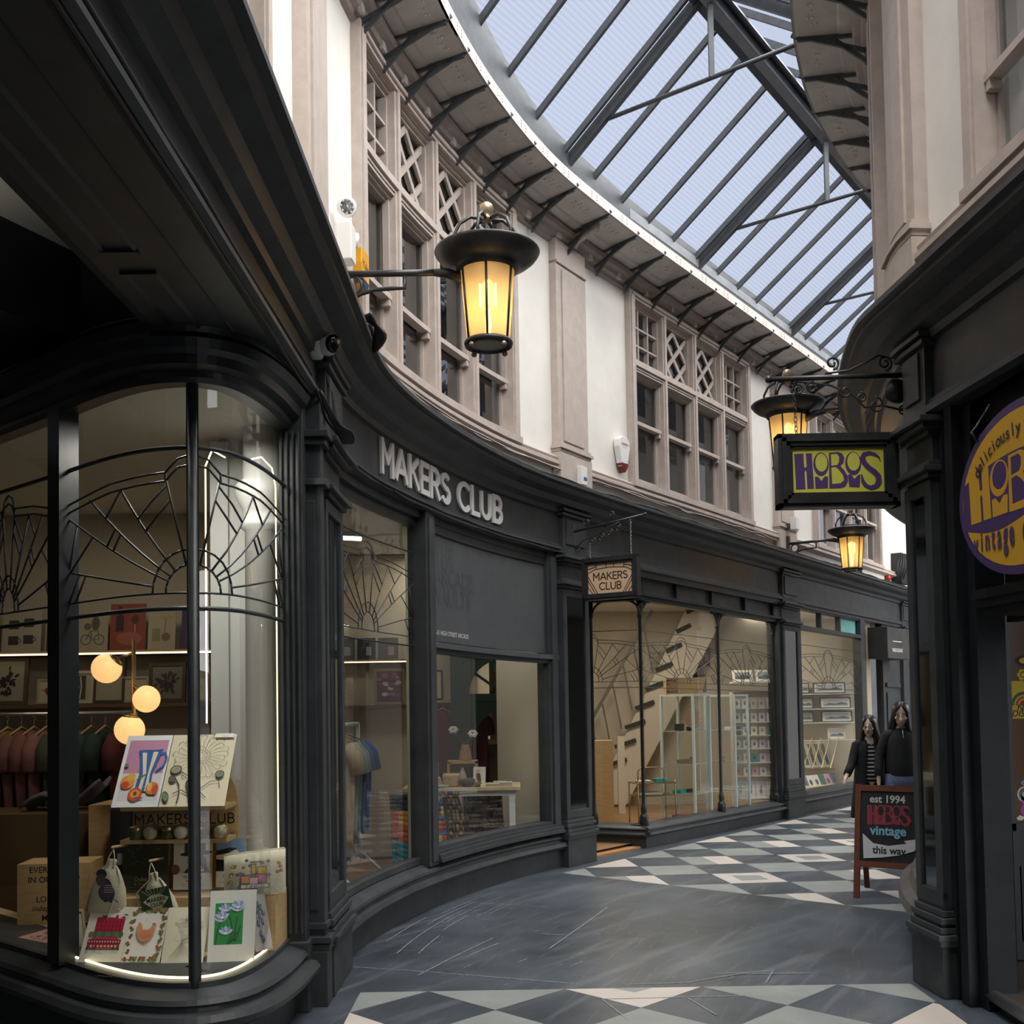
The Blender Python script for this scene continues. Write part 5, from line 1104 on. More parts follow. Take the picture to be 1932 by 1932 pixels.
sheet('tea_towel', 'tea towel of a squirrel in a tall black hat', 'towel', -1.665, 5.50, .655, .20, .255, .08, d_sq, 0, TG, '#ded8ce')
sheet('tea_towel', 'blue tea towel of a badger right of the mullion', 'towel', -1.47, 5.50, .665, .15, .245, .08, d_bad, 0, TG, '#dcdcd8')
sheet('tea_towel', 'dark green tea towel half hidden behind the two drawstring bags', 'towel', -1.91, 5.50, .655, .235, .26, .08, d_mole, 0, TG, '#4a4a44')
sheet('display_card', 'plain dark card behind the left drawstring bag', 'card', -2.02, 5.54, .65, .12, .20, .05, lambda A, w, h: A.rect('#c9ccd0', .01, .13, .05, .19), 0, None, '#1d1f21')
# drawstring bags hanging from wooden pegs
CAN = mat('cream_canvas', '#d6cfb4', .85, noise=.06, scale=60, bump=.2, bscale=150)
def bag(x, z, w, h, rot, label, art):
    o = thing('drawstring_bag', label, 'bag', (x, 5.27, z - h - .06), 0, 'drawstring bags hanging from wooden pegs'); R = Matrix.Rotation(rot, 3, 'Y'); top = Vector((0, 0, h + .06))
    T = lambda v: top + R @ (Vector(v) - Vector((0, 0, 0)))
    m = MB(); m.smooth = True; k = 14; vs = []; rows = [(-.05, .22, .010), (-.06, .25, .012), (-.075, .20, .011), (-.10, .42, .02), (-.13, .58, .026), (-.19, .84, .03), (-.25, .95, .026), (-h - .03, 1.0, .02), (-h - .05, .98, .008)]
    for zz, ww, dd in rows:
        for j in range(k):
            a = 2*pi*j/k; vs.append(T((cos(a)*w/2*ww*(1 + .05*sin(3*a)), sin(a)*dd*(1 + .25*sin(5*a + zz*30)), zz)))
    m.add(vs, [(i*k+j, i*k+(j+1) % k, (i+1)*k+(j+1) % k, (i+1)*k+j) for i in range(len(rows)-1) for j in range(k)] + [tuple((len(rows)-1)*k+j for j in range(k)), tuple(range(k))]); po = m.build('pouch', CAN, o, local=True)
    m = MB(); m.tube([T((0, 0, 0)), T((.012, -.01, -.03)), T((.02, -.014, -.075)), T((.012, -.016, -.09))], .003, 5); m.tube([T((0, 0, 0)), T((-.014, -.01, -.04)), T((-.02, -.014, -.08)), T((-w*.5, -.012, -.13)), T((-w*.52, -.012, -.21))], .003, 5); m.tube([T((.03, -.01, -.08)), T((w*.3, -.02, -.15)), T((w*.1, -.03, -h-.06)), T((w*.12, -.03, -h-.12))], .003, 5); m.build('drawstring', mat('cream_cord', '#cfc6ac', .8), o, local=True)
    A = Art(lambda u, v, t=0: T((u, -.034 - t, v))); art(A, w, h); A.build('printed_motif', po, local=True)
    m = MB(); m.tube([(0, .18, h + .055), (0, -.02, h + .07)], .007, 8); m.build('peg', PLY, o, local=True)
def b_mole(A, w, h):
    A.el('#3b3540', 0, -.19, w*.15, .05, rot=.2); A.el('#4b434e', w*.02, -.21, w*.2, .045, rot=.5); A.el('#2e2a33', -w*.16, -.12, w*.13, .022)
    A.el('#5a4650', -w*.16, -.15, w*.12, .03); 
    for i in range(4): A.line('#d8cfc8', [(-w*.05, -.175 - .011*i), (w*.2, -.17 - .011*i)], .003)
    A.line('#3b3540', [(w*.15, -.23), (w*.34, -.25)], .004); A.rect('#2e2a33', -w*.02, -.255, w*.05, -.235); A.rect('#2e2a33', w*.12, -.255, w*.18, -.235)
def b_mc(A, w, h):
    g = '#24452f'; A.poly(g, [(-w*.40, -.125), (w*.38, -.125), (w*.40, -.265), (-w*.40, -.265)]); A.poly('#d6cfb4', [(-w*.34, -.18), (-w*.12, -.155), (w*.12, -.155), (w*.34, -.18), (w*.1, -.225), (-w*.1, -.225)])
    for i in range(-3, 4): A.line('#d6cfb4', [(i*w*.05, -.155), (i*w*.11, -.125)], .002); A.line('#d6cfb4', [(i*w*.03, -.225), (i*w*.12, -.265)], .002)
    A.text('#1d2a20', 'MAKERS', .026, 0, -.187, .0005); A.text('#1d2a20', 'CLUB', .026, 0, -.212, .0005); A.rect('#ece9e0', w*.05, -.29, w*.4, -.275)
bag(-1.985, .90, .20, .27, .12, 'drawstring bag printed with a mole in a striped jumper', b_mole)
bag(-1.80, .83, .19, .25, -.20, 'drawstring bag with a dark green panel hanging lower', b_mc)
# zipped pouch
o = thing('zip_pouch', 'cream zipped pouch printed with colourful craft doodles', 'pouch', (-1.30, 5.33, .645), .30)
m = MB(); m.smooth = True; vs = []; N_ = 10
for j in range(5):
    for i in range(N_ + 1):
        u = i / N_; v = j / 4; b = sin(pi*u)**.5 * sin(pi*(.1 + .8*v))**.6 * .035
        for sg in (-1, 1): vs.append(((u - .5)*.30, sg * b, .01 + v*(.20 + .02*u)))
q = lambda i, j, s_: (j*(N_+1) + i)*2 + s_
m.add(vs, [(q(i,j,0), q(i+1,j,0), q(i+1,j+1,0), q(i,j+1,0)) for j in range(4) for i in range(N_)] + [(q(i,j,1), q(i,j+1,1), q(i+1,j+1,1), q(i+1,j,1)) for j in range(4) for i in range(N_)] + [(q(i,4,0), q(i+1,4,0), q(i+1,4,1), q(i,4,1)) for i in range(N_)]); cv = m.build('canvas', CAN, o, local=True)
m = MB(); m.tube([(-.145, 0, .212), (0, 0, .222), (.145, 0, .232)], .005, 6); m.build('zip', mat('cream_cord', '#cfc6ac', .8), o, local=True)
A = Art(lambda u, v, t=0: Vector((u, -.036 - t, v))); cs = ['#e58fb0', '#e9c24b', '#8d6fb0', '#e38a3c', '#6db0b8', '#f0b8c8']
for i in range(46):
    x, y = rnd(-.125, .125), rnd(.03, .19)
    if abs(x) < .06 and .06 < y < .15: continue
    A.el('#2c2630', x, y, .009, .008, 8); A.el(cs[i % 6], x, y, .0065, .0055, 8)
for c, x0, y0, x1, y1 in (('#e9c24b', -.02, .12, .0, .165), ('#e9c24b', .01, .115, .05, .15), ('#d9679a', .0, .075, .05, .115), ('#e38a3c', -.07, .075, -.02, .11), ('#f0b8c8', -.03, .07, .01, .10)): A.rect('#2c2630', x0-.003, y0-.003, x1+.003, y1+.003); A.rect(c, x0, y0, x1, y1)
A.rect('#2c2630', -.075, .048, .065, .07); A.rect('#efe9da', -.072, .051, .062, .067); A.text('#2c2630', 'IT UP AS I GO', .015, -.004, .0535, .0004); A.text('#2c2630', 'MAKING', .014, .0, .172, .0004)
A.build('printed_doodles', cv, local=True)
# white iron column and pier
m = MB(); m.lathe([(.13, .375), (.13, .44), (.115, .46), (.105, .50), (.10, 2.55), (.125, 2.57), (.125, 2.60), (.105, 2.62), (.11, 2.66), (.15, 2.74), (.15, 2.80), (.11, 2.84), (.105, 3.13)], (-1.355, 5.80, 0), 32)
m.build('column', WHITE, kind='structure', label='round white iron column inside the near bay window')
m = MB(); m.bx(-1.66, -1.48, 6.02, 6.3, .05, 3.12); m.bx(-1.70, -1.60, 5.98, 6.0, .375, 3.1); m.build('wall_pier', WHITE, kind='structure')
LED = mat('warm_led_strip', (1.0, .86, .52), .5, emit=2.6)
m = MB(); m.tube([BAY(B1 + .05 + (BE - .03 - B1 - .05)*i/40, -.035, .385) for i in range(41)], .006, 6); m.tube([BAY(BE - .03, -.035, h) for h in (.385, 1.0, 2.0, 2.75)] + [BAY(BE - .08, -.04, 2.84), BAY(BE - .25, -.05, 2.86), BAY(BE - .38, -.06, 2.82)], .004, 6)
m.tube([BAY(B2 + .07, -.05, h) for h in (1.52, 2.0, 2.70)] + [BAY(B2 + .12, -.06, 2.78), BAY(B2 + .3, -.1, 2.78)], .004, 6)
m.build('led_strip', LED, label='glowing LED strip edging the inside of the near bay window', cat='light')
# globe floor lamp
o = thing('globe_lamp', 'brass floor lamp with three glowing orange globes', 'lamp', (-2.25, 6.3, .05))
m = MB(); m.tube([(-2.25, 6.3, .07), (-2.25, 6.3, 2.0)], .012, 10); m.lathe([(.14, .05), (.14, .07), (.02, .08)], (-2.25, 6.3, 0), 24); m.build('pole', BRASS, o)
GL = mat('glowing_opal_globe', (1.0, .55, .22), .4, emit=1.0)
for x, z, r, dx in ((-2.40, 1.83, .088, 1), (-2.165, 1.645, .080, -1), (-2.265, 1.465, .088, .1)):
    m = MB(); m.sph((x, 6.27, z), r, 24); gb = m.build('globe', GL, o)
    m = MB(); R2 = Vector((dx, 0, .9)).to_track_quat('Z', 'Y').to_matrix(); m.lathe([(r*.55, r*.84), (r*.45, r*.92), (.02, r*1.02), (0, r*1.05)], (x, 6.27, z), 18, R2); m.tube([Vector((x, 6.27, z)) + R2 @ Vector((0, 0, r)), (-2.25, 6.3, z + .09)], .008, 6); m.build('globe_cap', BRASS, gb)
# --- back of the shop: LED shelf of prints, lower shelf of frames, clothes rail
sh = thing('wall_shelf', 'upper wall shelf edged with a warm LED line at the back of the near shop', 'shelf', (-3.3, 8.2, 2.0))
m = MB(); m.bx(-5.2, -1.75, 8.0, 8.3, 2.0, 2.03); m.build('board', mat('dark_shelf_wood', '#6a5238', .5), sh); m = MB(); m.bx(-4.0, -1.76, 7.985, 8.0, 2.0, 2.012); m.build('led_edge', mat('shelf_led', (1, .8, .45), .5, emit=3.), sh)
sh = thing('wall_shelf', 'lower wall shelf of framed pictures above the clothes rail', 'shelf', (-3.3, 8.2, 1.62)); m = MB(); m.bx(-5.2, -1.75, 7.95, 8.3, 1.60, 1.63); m.build('board', MATS['dark_shelf_wood'], sh)
def d_cups(A, w, h):
    for x, y in ((.3, .62), (.68, .66), (.3, .26), (.68, .28)): A.rect('#453f3a', w*(x-.13), h*(y-.1), w*(x+.12), h*(y+.1)); A.line('#453f3a', [(w*(x+.12), h*(y+.06)), (w*(x+.2), h*y), (w*(x+.12), h*(y-.06))], .008)
def d_bike(A, w, h):
    for x in (.3, .72): A.line('#3a3835', [(w*x + w*.16*cos(t), h*.25 + w*.16*sin(t)) for t in [2*pi*i/16 for i in range(17)]], .006)
    A.line('#3a3835', [(w*.3, h*.25), (w*.45, h*.45), (w*.68, h*.45), (w*.72, h*.25), (w*.5, h*.25), (w*.45, h*.45)], .006); A.el('#5a564f', w*.6, h*.62, w*.13, h*.16); A.el('#6a655c', w*.35, h*.55, w*.12, h*.08)
def d_wine(A, w, h):
    A.rect('#8e4436', 0, 0, w, h); A.el('#a8604e', w*.55, h*.25, w*.36, h*.14); A.rect('#3a2420', w*.16, h*.40, w*.38, h*.75); A.rect('#3a2420', w*.22, h*.75, w*.32, h*.95); A.el('#5a2a26', w*.7, h*.66, w*.11, h*.1); A.line('#c9a092', [(w*.7, h*.56), (w*.7, h*.38)], .006)
def d_jar(A, w, h):
    A.rect('#8d8a66', w*.15, h*.2, w*.45, h*.5); A.el('#7a6a50', w*.65, h*.3, w*.16, h*.1); A.line('#6b6a4c', [(w*.6, h*.4), (w*.65, h*.75)], .006)
    for i in range(5): A.el('#b0a070', w*(.5 + .09*i), h*.75, .012, .012, 8)
def d_purp(A, w, h):
    A.rect('#4a3560', w*.0, h*.0, w, h); A.rect('#6d5288', w*.2, h*.2, w*.8, h*.5); A.rect('#2f2240', w*.3, h*.3, w*.42, h*.6); A.rect('#8a6ea6', w*.55, h*.25, w*.75, h*.4)
def d_folk(A, w, h):
    for i in range(40): a, r = rnd(0, 6.28), rnd(.1, 1); A.el('#2b2723', w*(.5 + .33*r*cos(a)), h*(.5 + .3*r*sin(a)), rnd(.01, .03), rnd(.006, .014), 8, a)
def d_plain(A, w, h): A.rect('#8a8574', w*.2, h*.55, w*.7, h*.58); A.rect('#8a8574', w*.2, h*.45, w*.8, h*.47); A.rect('#8a8574', w*.2, h*.36, w*.6, h*.38)
def d_bird(A, w, h): A.el('#7a3e36', w*.5, h*.5, w*.1, h*.16, rot=.4); A.line('#4a4038', [(w*.2, h*.6), (w*.85, h*.3)], .004)
def d_geo(A, w, h):
    A.rect('#3a3430', w*.0 + .03, h*.12, w*.75, h*.85)
    for i in range(5): A.line('#cfc6b4', [(w*(.1 + .12*i), h*.15), (w*(.3 + .08*i), h*.5), (w*(.1 + .12*i), h*.82)], .008)
BP = 'prints standing along the LED shelf'; Yb = 8.06
for x, w, h, dr, lab, pp in ((-3.74, .30, .34, d_cups, 'print of coffee pots and cups on the LED shelf left of the post', '#b9b09c'), (-3.50, .12, .36, lambda A, w, h: [A.rect('#5a3a34', w*(.1 + .3*i), 0, w*(.25 + .3*i), h) for i in range(3)], 'narrow print of dark stripes on the LED shelf', '#a89f8c'), (-3.20, .24, .34, d_bike, 'print of a bicycle on the LED shelf right of the post', '#a89f8a'), (-2.93, .27, .36, d_wine, 'red print of a bottle and wine glass on the LED shelf', '#8e4436'), (-2.67, .21, .33, d_jar, 'beige print of a jar and flowers on the LED shelf', '#b3a88e'), (-2.42, .20, .32, d_purp, 'purple print at the right end of the LED shelf', '#4a3560')): sheet('art_print', lab, 'print', x, Yb, 2.032, w, h, .12, dr, 0, BP, pp)
for x, w, h, dr, lab, fr, pp in ((-3.83, .30, .36, d_folk, 'framed black folk-cut print on the lower shelf at the far left', '#5a4636', '#9a9282'), (-3.53, .15, .19, d_bird, 'small framed print of a red bird on the lower shelf', '#a8946c', '#b5ad9c'), (-3.30, .25, .25, d_geo, 'cream framed geometric black print on the lower shelf', '#b3a88e', '#a8a08e'), (-3.06, .24, .34, d_plain, 'tall dark framed text print behind the uppermost globe', '#3a3028', '#9a917a'), (-2.86, .20, .20, d_plain, 'low cream text print on the lower shelf right of the globe', '#9a8c70', '#a89f88'), (-2.62, .28, .30, d_folk, 'dark framed print on the lower shelf behind the lamp pole', '#3a3028', '#6a6254'), (-2.38, .16, .20, d_plain, 'small white framed print at the right end of the lower shelf', '#8a7a60', '#b0a892')): sheet('picture_frame', lab, 'frame', x, 8.03, 1.632, w, h, .12, dr, 0, 'framed prints on the lower shelf', pp, frame=fr)
def garment(name, label, c, x, y, z, w, h, mt, rz=0., group=None, sleeve=True, hang=True, pat=None):
    """a top on a hanger; seen edge on it shows its folded depth"""
    o = thing(name, label, 'clothing', (x, y, z - h), rz, group); m = MB(); m.smooth = True; k = 16; rows = []
    for i in range(10):
        v = i / 9; ww = w * (.30 + .70 * min(1, v * 6)) / 2 if v < .17 else w * (.5 + .03 * sin(v * 5)); rows.append((h * (1 - v) - .02, max(.02, ww), .028 + .018 * v))
    vs = []
    for zz, ww, dd in rows:
        for j in range(k): a = 2*pi*j/k; vs.append((cos(a)*ww, sin(a)*dd*(1 + .35*sin(4*a + zz*9)), zz))
    n = len(rows); m.add(vs, [(i*k+j, i*k+(j+1) % k, (i+1)*k+(j+1) % k, (i+1)*k+j) for i in range(n-1) for j in range(k)] + [tuple(range(k))[::-1], tuple((n-1)*k+j for j in range(k))]); m.build('body', mt, o, local=True)
    if sleeve:
        for sg in (-1, 1): m = MB(); m.tube([(sg*w*.36, 0, h - .07), (sg*w*.52, -.01, h - .16), (sg*w*.60, -.02, h - .30)], [.05, .065, .06], 10); m.build('sleeve', mt, o, local=True)
    if hang:
        m = MB(); m.tube([(-w*.36, 0, h - .05), (0, 0, h + .01), (w*.36, 0, h - .05)], .008, 6); m.tube([(0, 0, h + .01), (0, 0, h + .05), (.018, 0, h + .075), (0, 0, h + .095), (-.015, 0, h + .08)], .003, 5); m.build('hanger', mat('pale_hanger_wood', '#b89a6c', .5), o, local=True)
    return o
def fab(n, c): return mat(n, c, .85, noise=.12, scale=14, bump=.15, bscale=60)
o = thing('clothes_rail', 'long clothes rail under the lower shelf at the back of the near shop', 'rail', (-3.4, 7.6, .05))
m = MB(); m.tube([(-5.2, 7.6, 1.56), (-2.7, 7.6, 1.56)], .014, 8); m.build('bar', STEEL, o)
for x in (-5.2, -2.7): m = MB(); m.tube([(x, 7.6, .05), (x, 7.6, 1.56)], .014, 8); m.build('upright', STEEL, o)
for i, (x, n, c, lab) in enumerate(((-4.05, 'black_knit', '#1c1a19', 'black top at the left of the long clothes rail'), (-3.92, 'black_knit', '#1c1a19', 'second black top on the long clothes rail'), (-3.62, 'mustard_cotton', '#8a6a1c', 'mustard top on the long clothes rail'), (-3.52, 'dusty_pink', '#7a4e46', 'dusty pink top hanging next to the mustard one'), (-3.43, 'dusty_pink', '#7a4e46', 'dusty pink top in the middle of the long clothes rail'), (-3.34, 'rose_cotton', '#8a5a54', 'rose top right of the dusty pink ones'), (-3.24, 'grey_sage', '#45483c', 'grey green top left of the glazing post'), (-3.02, 'bottle_green', '#24382c', 'patterned bottle green top on the long clothes rail'), (-2.92, 'bottle_green', '#24382c', 'second bottle green top on the long clothes rail'), (-2.78, 'dark_red', '#5a2420', 'dark red top at the right end of the long clothes rail'))): garment('hung_shirt', lab, c, x, 7.6, 1.46, .44, .62 + .06*(i % 3), fab(n, c), pi/2 - .1, 'tops hanging on the long clothes rail')
# plywood boxes and stock on the left of the bay
o = thing('plywood_box', 'plywood box lettered everything in our shop is local', 'box', (-2.62, 6.05, .378), .1)
m = MB(); m.box((0, .14, .17), (.40, .26, .34)); m.build('box', PLY, o, local=True)
A = Art(lambda u, v, t=0: Vector((u, .0095 - t, v)))
for i, t in enumerate(('EVERYTHING', 'IN OUR SHOP', 'IS', 'LOCALLY')): A.text('#2d2822', t, .048, 0, .29 - .055*i, .0006, sx=.95)
A.text('#2d2822', 'independent', .045, -.01, .075, 0, shear=.3); A.text('#2d2822', 'MAKERS', .048, .02, .02, .0006); A.build('lettering', o, local=True)
m = MB(); m.bx(-2.34, -2.10, 5.95, 6.2, .378, .66); m.build('plywood_box', PLY, label='plain plywood box left of the drawstring bags', cat='box')
m = MB(); m.bx(-2.62, -2.34, 6.55, 6.9, .05, 1.0); m.build('plywood_plinth', PLY, label='tall plywood plinth behind the lettered box', cat='plinth')
m = MB(); m.lathe([(.0, .378), (.11, .378), (.115, .5), (.11, .98), (.105, 1.0), (0, 1.0)], (-2.32, 6.42, 0), 20); m.build('fabric_roll', mat('black_felt', '#17181a', .9), label='black felt cylinder behind the drawstring bags', cat='roll')
sheet('art_print', 'pink print lying flat on the sill at the far left', 'print', -2.55, 5.62, .379, .30, .20, 1.5, lambda A, w, h: [A.el('#8a5a5a', rnd(.1, .9)*w, rnd(.2, .8)*h, .02, .006, 8, rnd(0, 3)) for i in range(20)], -.6, None, '#c79a94')
m = MB(); m.smooth = True; NN = 8; vs = []
for i in range(NN + 1):
    for j in range(5): vs.append((-3.2 + .5*i/NN, 6.9 + .25*j/4, .95 + .05*sin(i*.9) + .04*cos(j*1.3) + .12*i/NN - .04*(j == 0)))
m.add(vs, [(i*5+j, (i+1)*5+j, (i+1)*5+j+1, i*5+j+1) for i in range(NN) for j in range(4)]); o = m.build('folded_cloth', fab('lilac_cloth', '#6d6878'), label='lilac folded cloth lying on a stack of stock in the near shop', cat='cloth'); o.modifiers.new('thickness', 'SOLIDIFY').thickness = .02
m = MB(); m.bx(-3.5, -2.66, 6.75, 7.25, .05, .93); m.build('stock_table', mat('dark_shelf_wood', '#6a5238', .5), label='dark stock cabinet below the lilac cloth', cat='cabinet')
# ------------------------------------------------------------------ second shop window: what stands behind the glass
o = thing('tube_light', 'glowing fluorescent tube light under the ceiling behind the curved window', 'light', (-1.27, 8.3, 2.88))
m = MB(); m.tube([(-1.40, 8.26, 2.90), (-1.18, 8.36, 2.90)], .016, 8); m.build('tube', mat('fluorescent_tube', (1, .95, .85), .5, emit=4.), o); m = MB(); m.bar((-1.40, 8.26, 2.935), (-1.18, 8.36, 2.935), .05, .04); m.build('batten', WHITE, o)
m = MB(); m.lathe([(.09, .05), (.09, .12), (.066, .15), (.064, 2.9), (.085, 2.94), (.085, 3.13)], (-.83, 8.95, 0), 24); m.build('column', mat('pale_mint_column', '#c9d3c8', .5), kind='structure', label='pale slim column behind the curved shop window')
o = thing('clothes_rail', 'pale blue metal clothes rail standing behind the curved shop window', 'rail', (-1.42, 8.8, .05)); RT = mat('pale_blue_tube', '#b9cdd6', .4)
m = MB(); m.tube([(-1.46, 8.4, 1.42), (-1.36, 9.3, 1.42)], .018, 8); m.build('top_bar', RT, o)
for x, y in ((-1.46, 8.4), (-1.36, 9.3)):
    m = MB(); m.tube([(x, y, .22), (x, y, 1.42)], .018, 8); m.build('upright', RT, o)
    m = MB(); m.tube([(x - .22, y, .06), (x, y, .32), (x + .28, y, .06)], .017, 8); m.build('foot', RT, o)
SHG = 'long tops hanging on the pale blue rail'
for x, y, n, c, lab in ((-1.47, 8.50, 'oatmeal_jersey', '#b09f86', 'oatmeal top at the near end of the pale blue rail'), (-1.46, 8.64, 'sage_jersey', '#8f9a8c', 'sage top second on the pale blue rail'), (-1.455, 8.78, 'grey_jersey', '#7e8a90', 'grey top in the middle of the pale blue rail'), (-1.44, 8.92, 'slate_blue_jersey', '#4c6684', 'slate blue top fourth on the pale blue rail'), (-1.42, 9.08, 'royal_blue_jersey', '#1f56a0', 'royal blue top at the far end of the pale blue rail')):
    garment('hung_shirt', lab, c, x, y, 1.33, .40, .86 if 'oat' in n or 'grey' in n else .80, fab(n, c), -.12, SHG)
# display table
tb = thing('display_table', 'white-legged display table of pottery behind the lower window', 'table', (-.5, 10.3, .05))
m = MB(); m.bx(-1.06, .06, 10.06, 10.66, .755, .785); m.build('tabletop', mat('pale_plywood', '#d8c39a'), tb)
m = MB(); m.bx(-1.02, .02, 10.10, 10.62, .70, .755); m.build('apron', WHITE, tb)
for x in (-.53, -.02):
    for y in (10.12, 10.58): m = MB(); m.bx(x - .028, x + .028, y - .028, y + .028, .05, .70); m.build('leg', WHITE, tb)
for x in (-1.0,):
    for y in (10.12, 10.58): m = MB(); m.bx(x - .028, x + .028, y - .028, y + .028, .05, .70); m.build('leg', WHITE, tb)
H0 = .787
def pot(name, label, cat, x, y, prof, c, h0=H0, rough=.5, parts=()):
    o = thing(name, label, cat, (x, y, h0)); m = MB(); m.lathe(prof, (0, 0, 0), 20); m.build('body', mat('glaze_' + c.strip('#'), c, rough, noise=.15, scale=30), o, local=True)
    for nm, pts, r in parts: m = MB(); m.tube(pts, r, 6); m.build(nm, MATS['glaze_' + c.strip('#')], o, local=True)
    return o
pot('stoneware_jug', 'small cream stoneware jug at the left of the table', 'jug', -.75, 10.2, [(.0, 0), (.05, 0), (.062, .04), (.05, .08), (.04, .095), (.035, .09), (.03, .01)], '#c9b491', parts=(('handle', [(-.045, 0, .08), (-.075, 0, .06), (-.06, 0, .03)], .007),))
pot('stoneware_pot', 'round speckled stoneware pot beside the small jug', 'pot', -.60, 10.2, [(0, 0), (.075, 0), (.088, .03), (.088, .10), (.078, .125), (.066, .12), (.07, .02)], '#c2ab86')
pot('stoneware_bowl', 'dark grey bowl in front of the plywood cube', 'bowl', -.45, 10.16, [(0, 0), (.04, 0), (.07, .03), (.085, .07), (.078, .07), (.03, .012)], '#55504a')
pot('bottle_vase', 'white bottle vase inside the plywood cube', 'vase', -.50, 10.34, [(0, 0), (.055, 0), (.058, .03), (.03, .12), (.016, .15), (.018, .17), (.01, .17)], '#d5d0c4')
pot('small_cup', 'tiny brown cup at the front edge of the table', 'cup', -.35, 10.12, [(0, 0), (.03, 0), (.034, .045), (.028, .045), (.026, .005)], '#8a6d4c')
pot('glass_tumbler', 'small grey tumbler inside the plywood cube', 'cup', -.41, 10.36, [(0, 0), (.035, 0), (.04, .07), (.034, .07), (.03, .005)], '#8c8c86')
o = thing('plywood_cube', 'open plywood cube standing on the display table', 'box', (-.5, 10.4, H0)); m = MB()
for q in ((-.645, -.62, 0, .235), (-.375, -.35, 0, .235), (-.645, -.35, .21, .235)): m.bx(q[0], q[1], 10.28, 10.52, H0 + q[2], H0 + q[3])
m.build('frame', PLY, o); m = MB(); m.bx(-.645, -.35, 10.50, 10.52, H0, H0 + .235); m.build('back', PLY, o)
o = thing('flower_vase', 'ribbed clay vase with two white flowers on top of the plywood cube', 'vase', (-.47, 10.40, H0 + .236)); m = MB(); m.lathe([(0, 0), (.06, 0), (.062, .02), (.05, .10), (.035, .14), (.038, .155), (.028, .15)], (0, 0, 0), 20); m.build('vase', mat('glaze_c9a67c', '#b3906a', .7, noise=.2, scale=40), o, local=True)
for (x, z), bend in (((-.115, .30), -.04), ((.075, .26), .03)):
    m = MB(); m.tube([(0, 0, .13), (bend, 0, .2), (x * .8, -.01, z - .05), (x, -.02, z)], .004, 5); sm_ = m.build('stem', K('#6b7a48'), o, local=True)
    m = MB()
    for k in range(6): a = 2*pi*k/6; m.sph((x + .028*cos(a), -.02 + .012*sin(a), z + .022*sin(a)), .024, 8, (1, .5, .7))
    m.build('blossom', K('#e9e6d8'), sm_, local=True)
def d_owl(A, w, h): A.el('#a07f5a', w*.42, h*.5, w*.2, h*.3, rot=.15); A.el('#e8ddc8', w*.40, h*.76, w*.2, h*.12); A.el('#7a5a3e', w*.5, h*.45, w*.12, h*.25, rot=.3); A.el('#4a3626', w*.4, h*.15, w*.3, h*.06); A.el('#2a2018', w*.34, h*.78, w*.03, h*.02); A.el('#2a2018', w*.46, h*.78, w*.03, h*.02)
sheet('greeting_card', 'white card of a barn owl standing on the display table', 'card', -.335, 10.2, H0, .12, .185, .2, d_owl, -.15, None, '#eeeae0')
for i, (x, y, n) in enumerate(((-.20, 10.22, 4), (-.08, 10.2, 6), (-.14, 10.36, 5))):
    o = thing('card_stack', ('flat stack of cards next to the owl card', 'flat stack of cards at the right end of the display table', 'flat stack of cards at the back of the display table')[i], 'cards', (x, y, H0)); m = MB()
    for k in range(n): m.box((rnd(-.004, .004), rnd(-.004, .004), .003 + .006*k), (.12, .16, .005))
    m.build('cards', K('#cfc8b8'), o, local=True)
for x, c, lab in ((-.88, '#4a7a4e', 'folded green patterned cloth on the display table'), (-.70, '#b8c8b4', 'pale folded cloth at the front of the display table')):
    m = MB(); m.box((x, 10.14, H0 + .012), (.16, .13, .022)); m.build('folded_cloth', fab('cloth_' + c.strip('#'), c), label=lab, cat='cloth', bev=.006)
def towel(label, x0, x1, y, z0, z1, cols, pat, skew=0., tip=0.):
    """cloth hanging from the table edge in soft folds, printed pattern inside its mesh"""
    nx, nz = 16, 14; m = MB(); m.smooth = True; vs = []
    for j in range(nz + 1):
        v = j / nz
        for i in range(nx + 1):
            u = i / nx; w = .72 + .28 * v; uc = .5 + (u - .5) * w
            vs.append((x0 + (x1 - x0) * uc + skew * v, y - .015 - .02 * v + .018 * sin(u * 11) * v, z1 + (z0 - z1) * v + tip * v * (u - .5)))
    for j in range(nz):
        for i in range(nx): m.mi(pat((i + .5) / nx, (j + .5) / nz)); m.add([vs[j*(nx+1)+i], vs[j*(nx+1)+i+1], vs[(j+1)*(nx+1)+i+1], vs[(j+1)*(nx+1)+i]], [(0, 1, 2, 3)])
    o = m.build('hanging_towel', [fab('towel_' + c.strip('#'), c) for c in cols], label=label, cat='towel', group='printed cloths hanging off the display table'); md = o.modifiers.new('thickness', 'SOLIDIFY'); md.thickness = .004; return o
def p_fruit(u, v):
    gx, gy = u * 2.2 + .3 * (int(v * 5) % 2), v * 5; fx, fy = gx % 1 - .5, gy % 1 - .5
    return (1 + (int(gx) + int(gy) * 2) % 3) if hypot(fx * 1.0, fy) < .42 else 0
towel('cloth printed with bright fruit on blue hanging off the display table', -.86, -.66, 10.03, .12, .755, ['#2f6db0', '#d8382f', '#e6c52e', '#e8701f'], p_fruit, .05)
towel('dark green cloth with orange dashes beside the fruit cloth', -.67, -.50, 10.04, .28, .755, ['#1d2a20', '#c46a34', '#5b8a4a'], lambda u, v: 1 if (int(u*9) + int(v*13)*2) % 5 == 0 else (2 if (int(u*9)*3 + int(v*13)) % 7 == 0 else 0), .07)
towel('teal and orange scarf hanging left of the slim column', -1.20, -.96, 9.96, .05, .74, ['#2c8f9a', '#c25a3c', '#c9953c', '#26323a'], lambda u, v: 3 if v < .22 else (2 if v < .45 and u > .4 else (1 if v < .62 else 0)), .06, -.1)
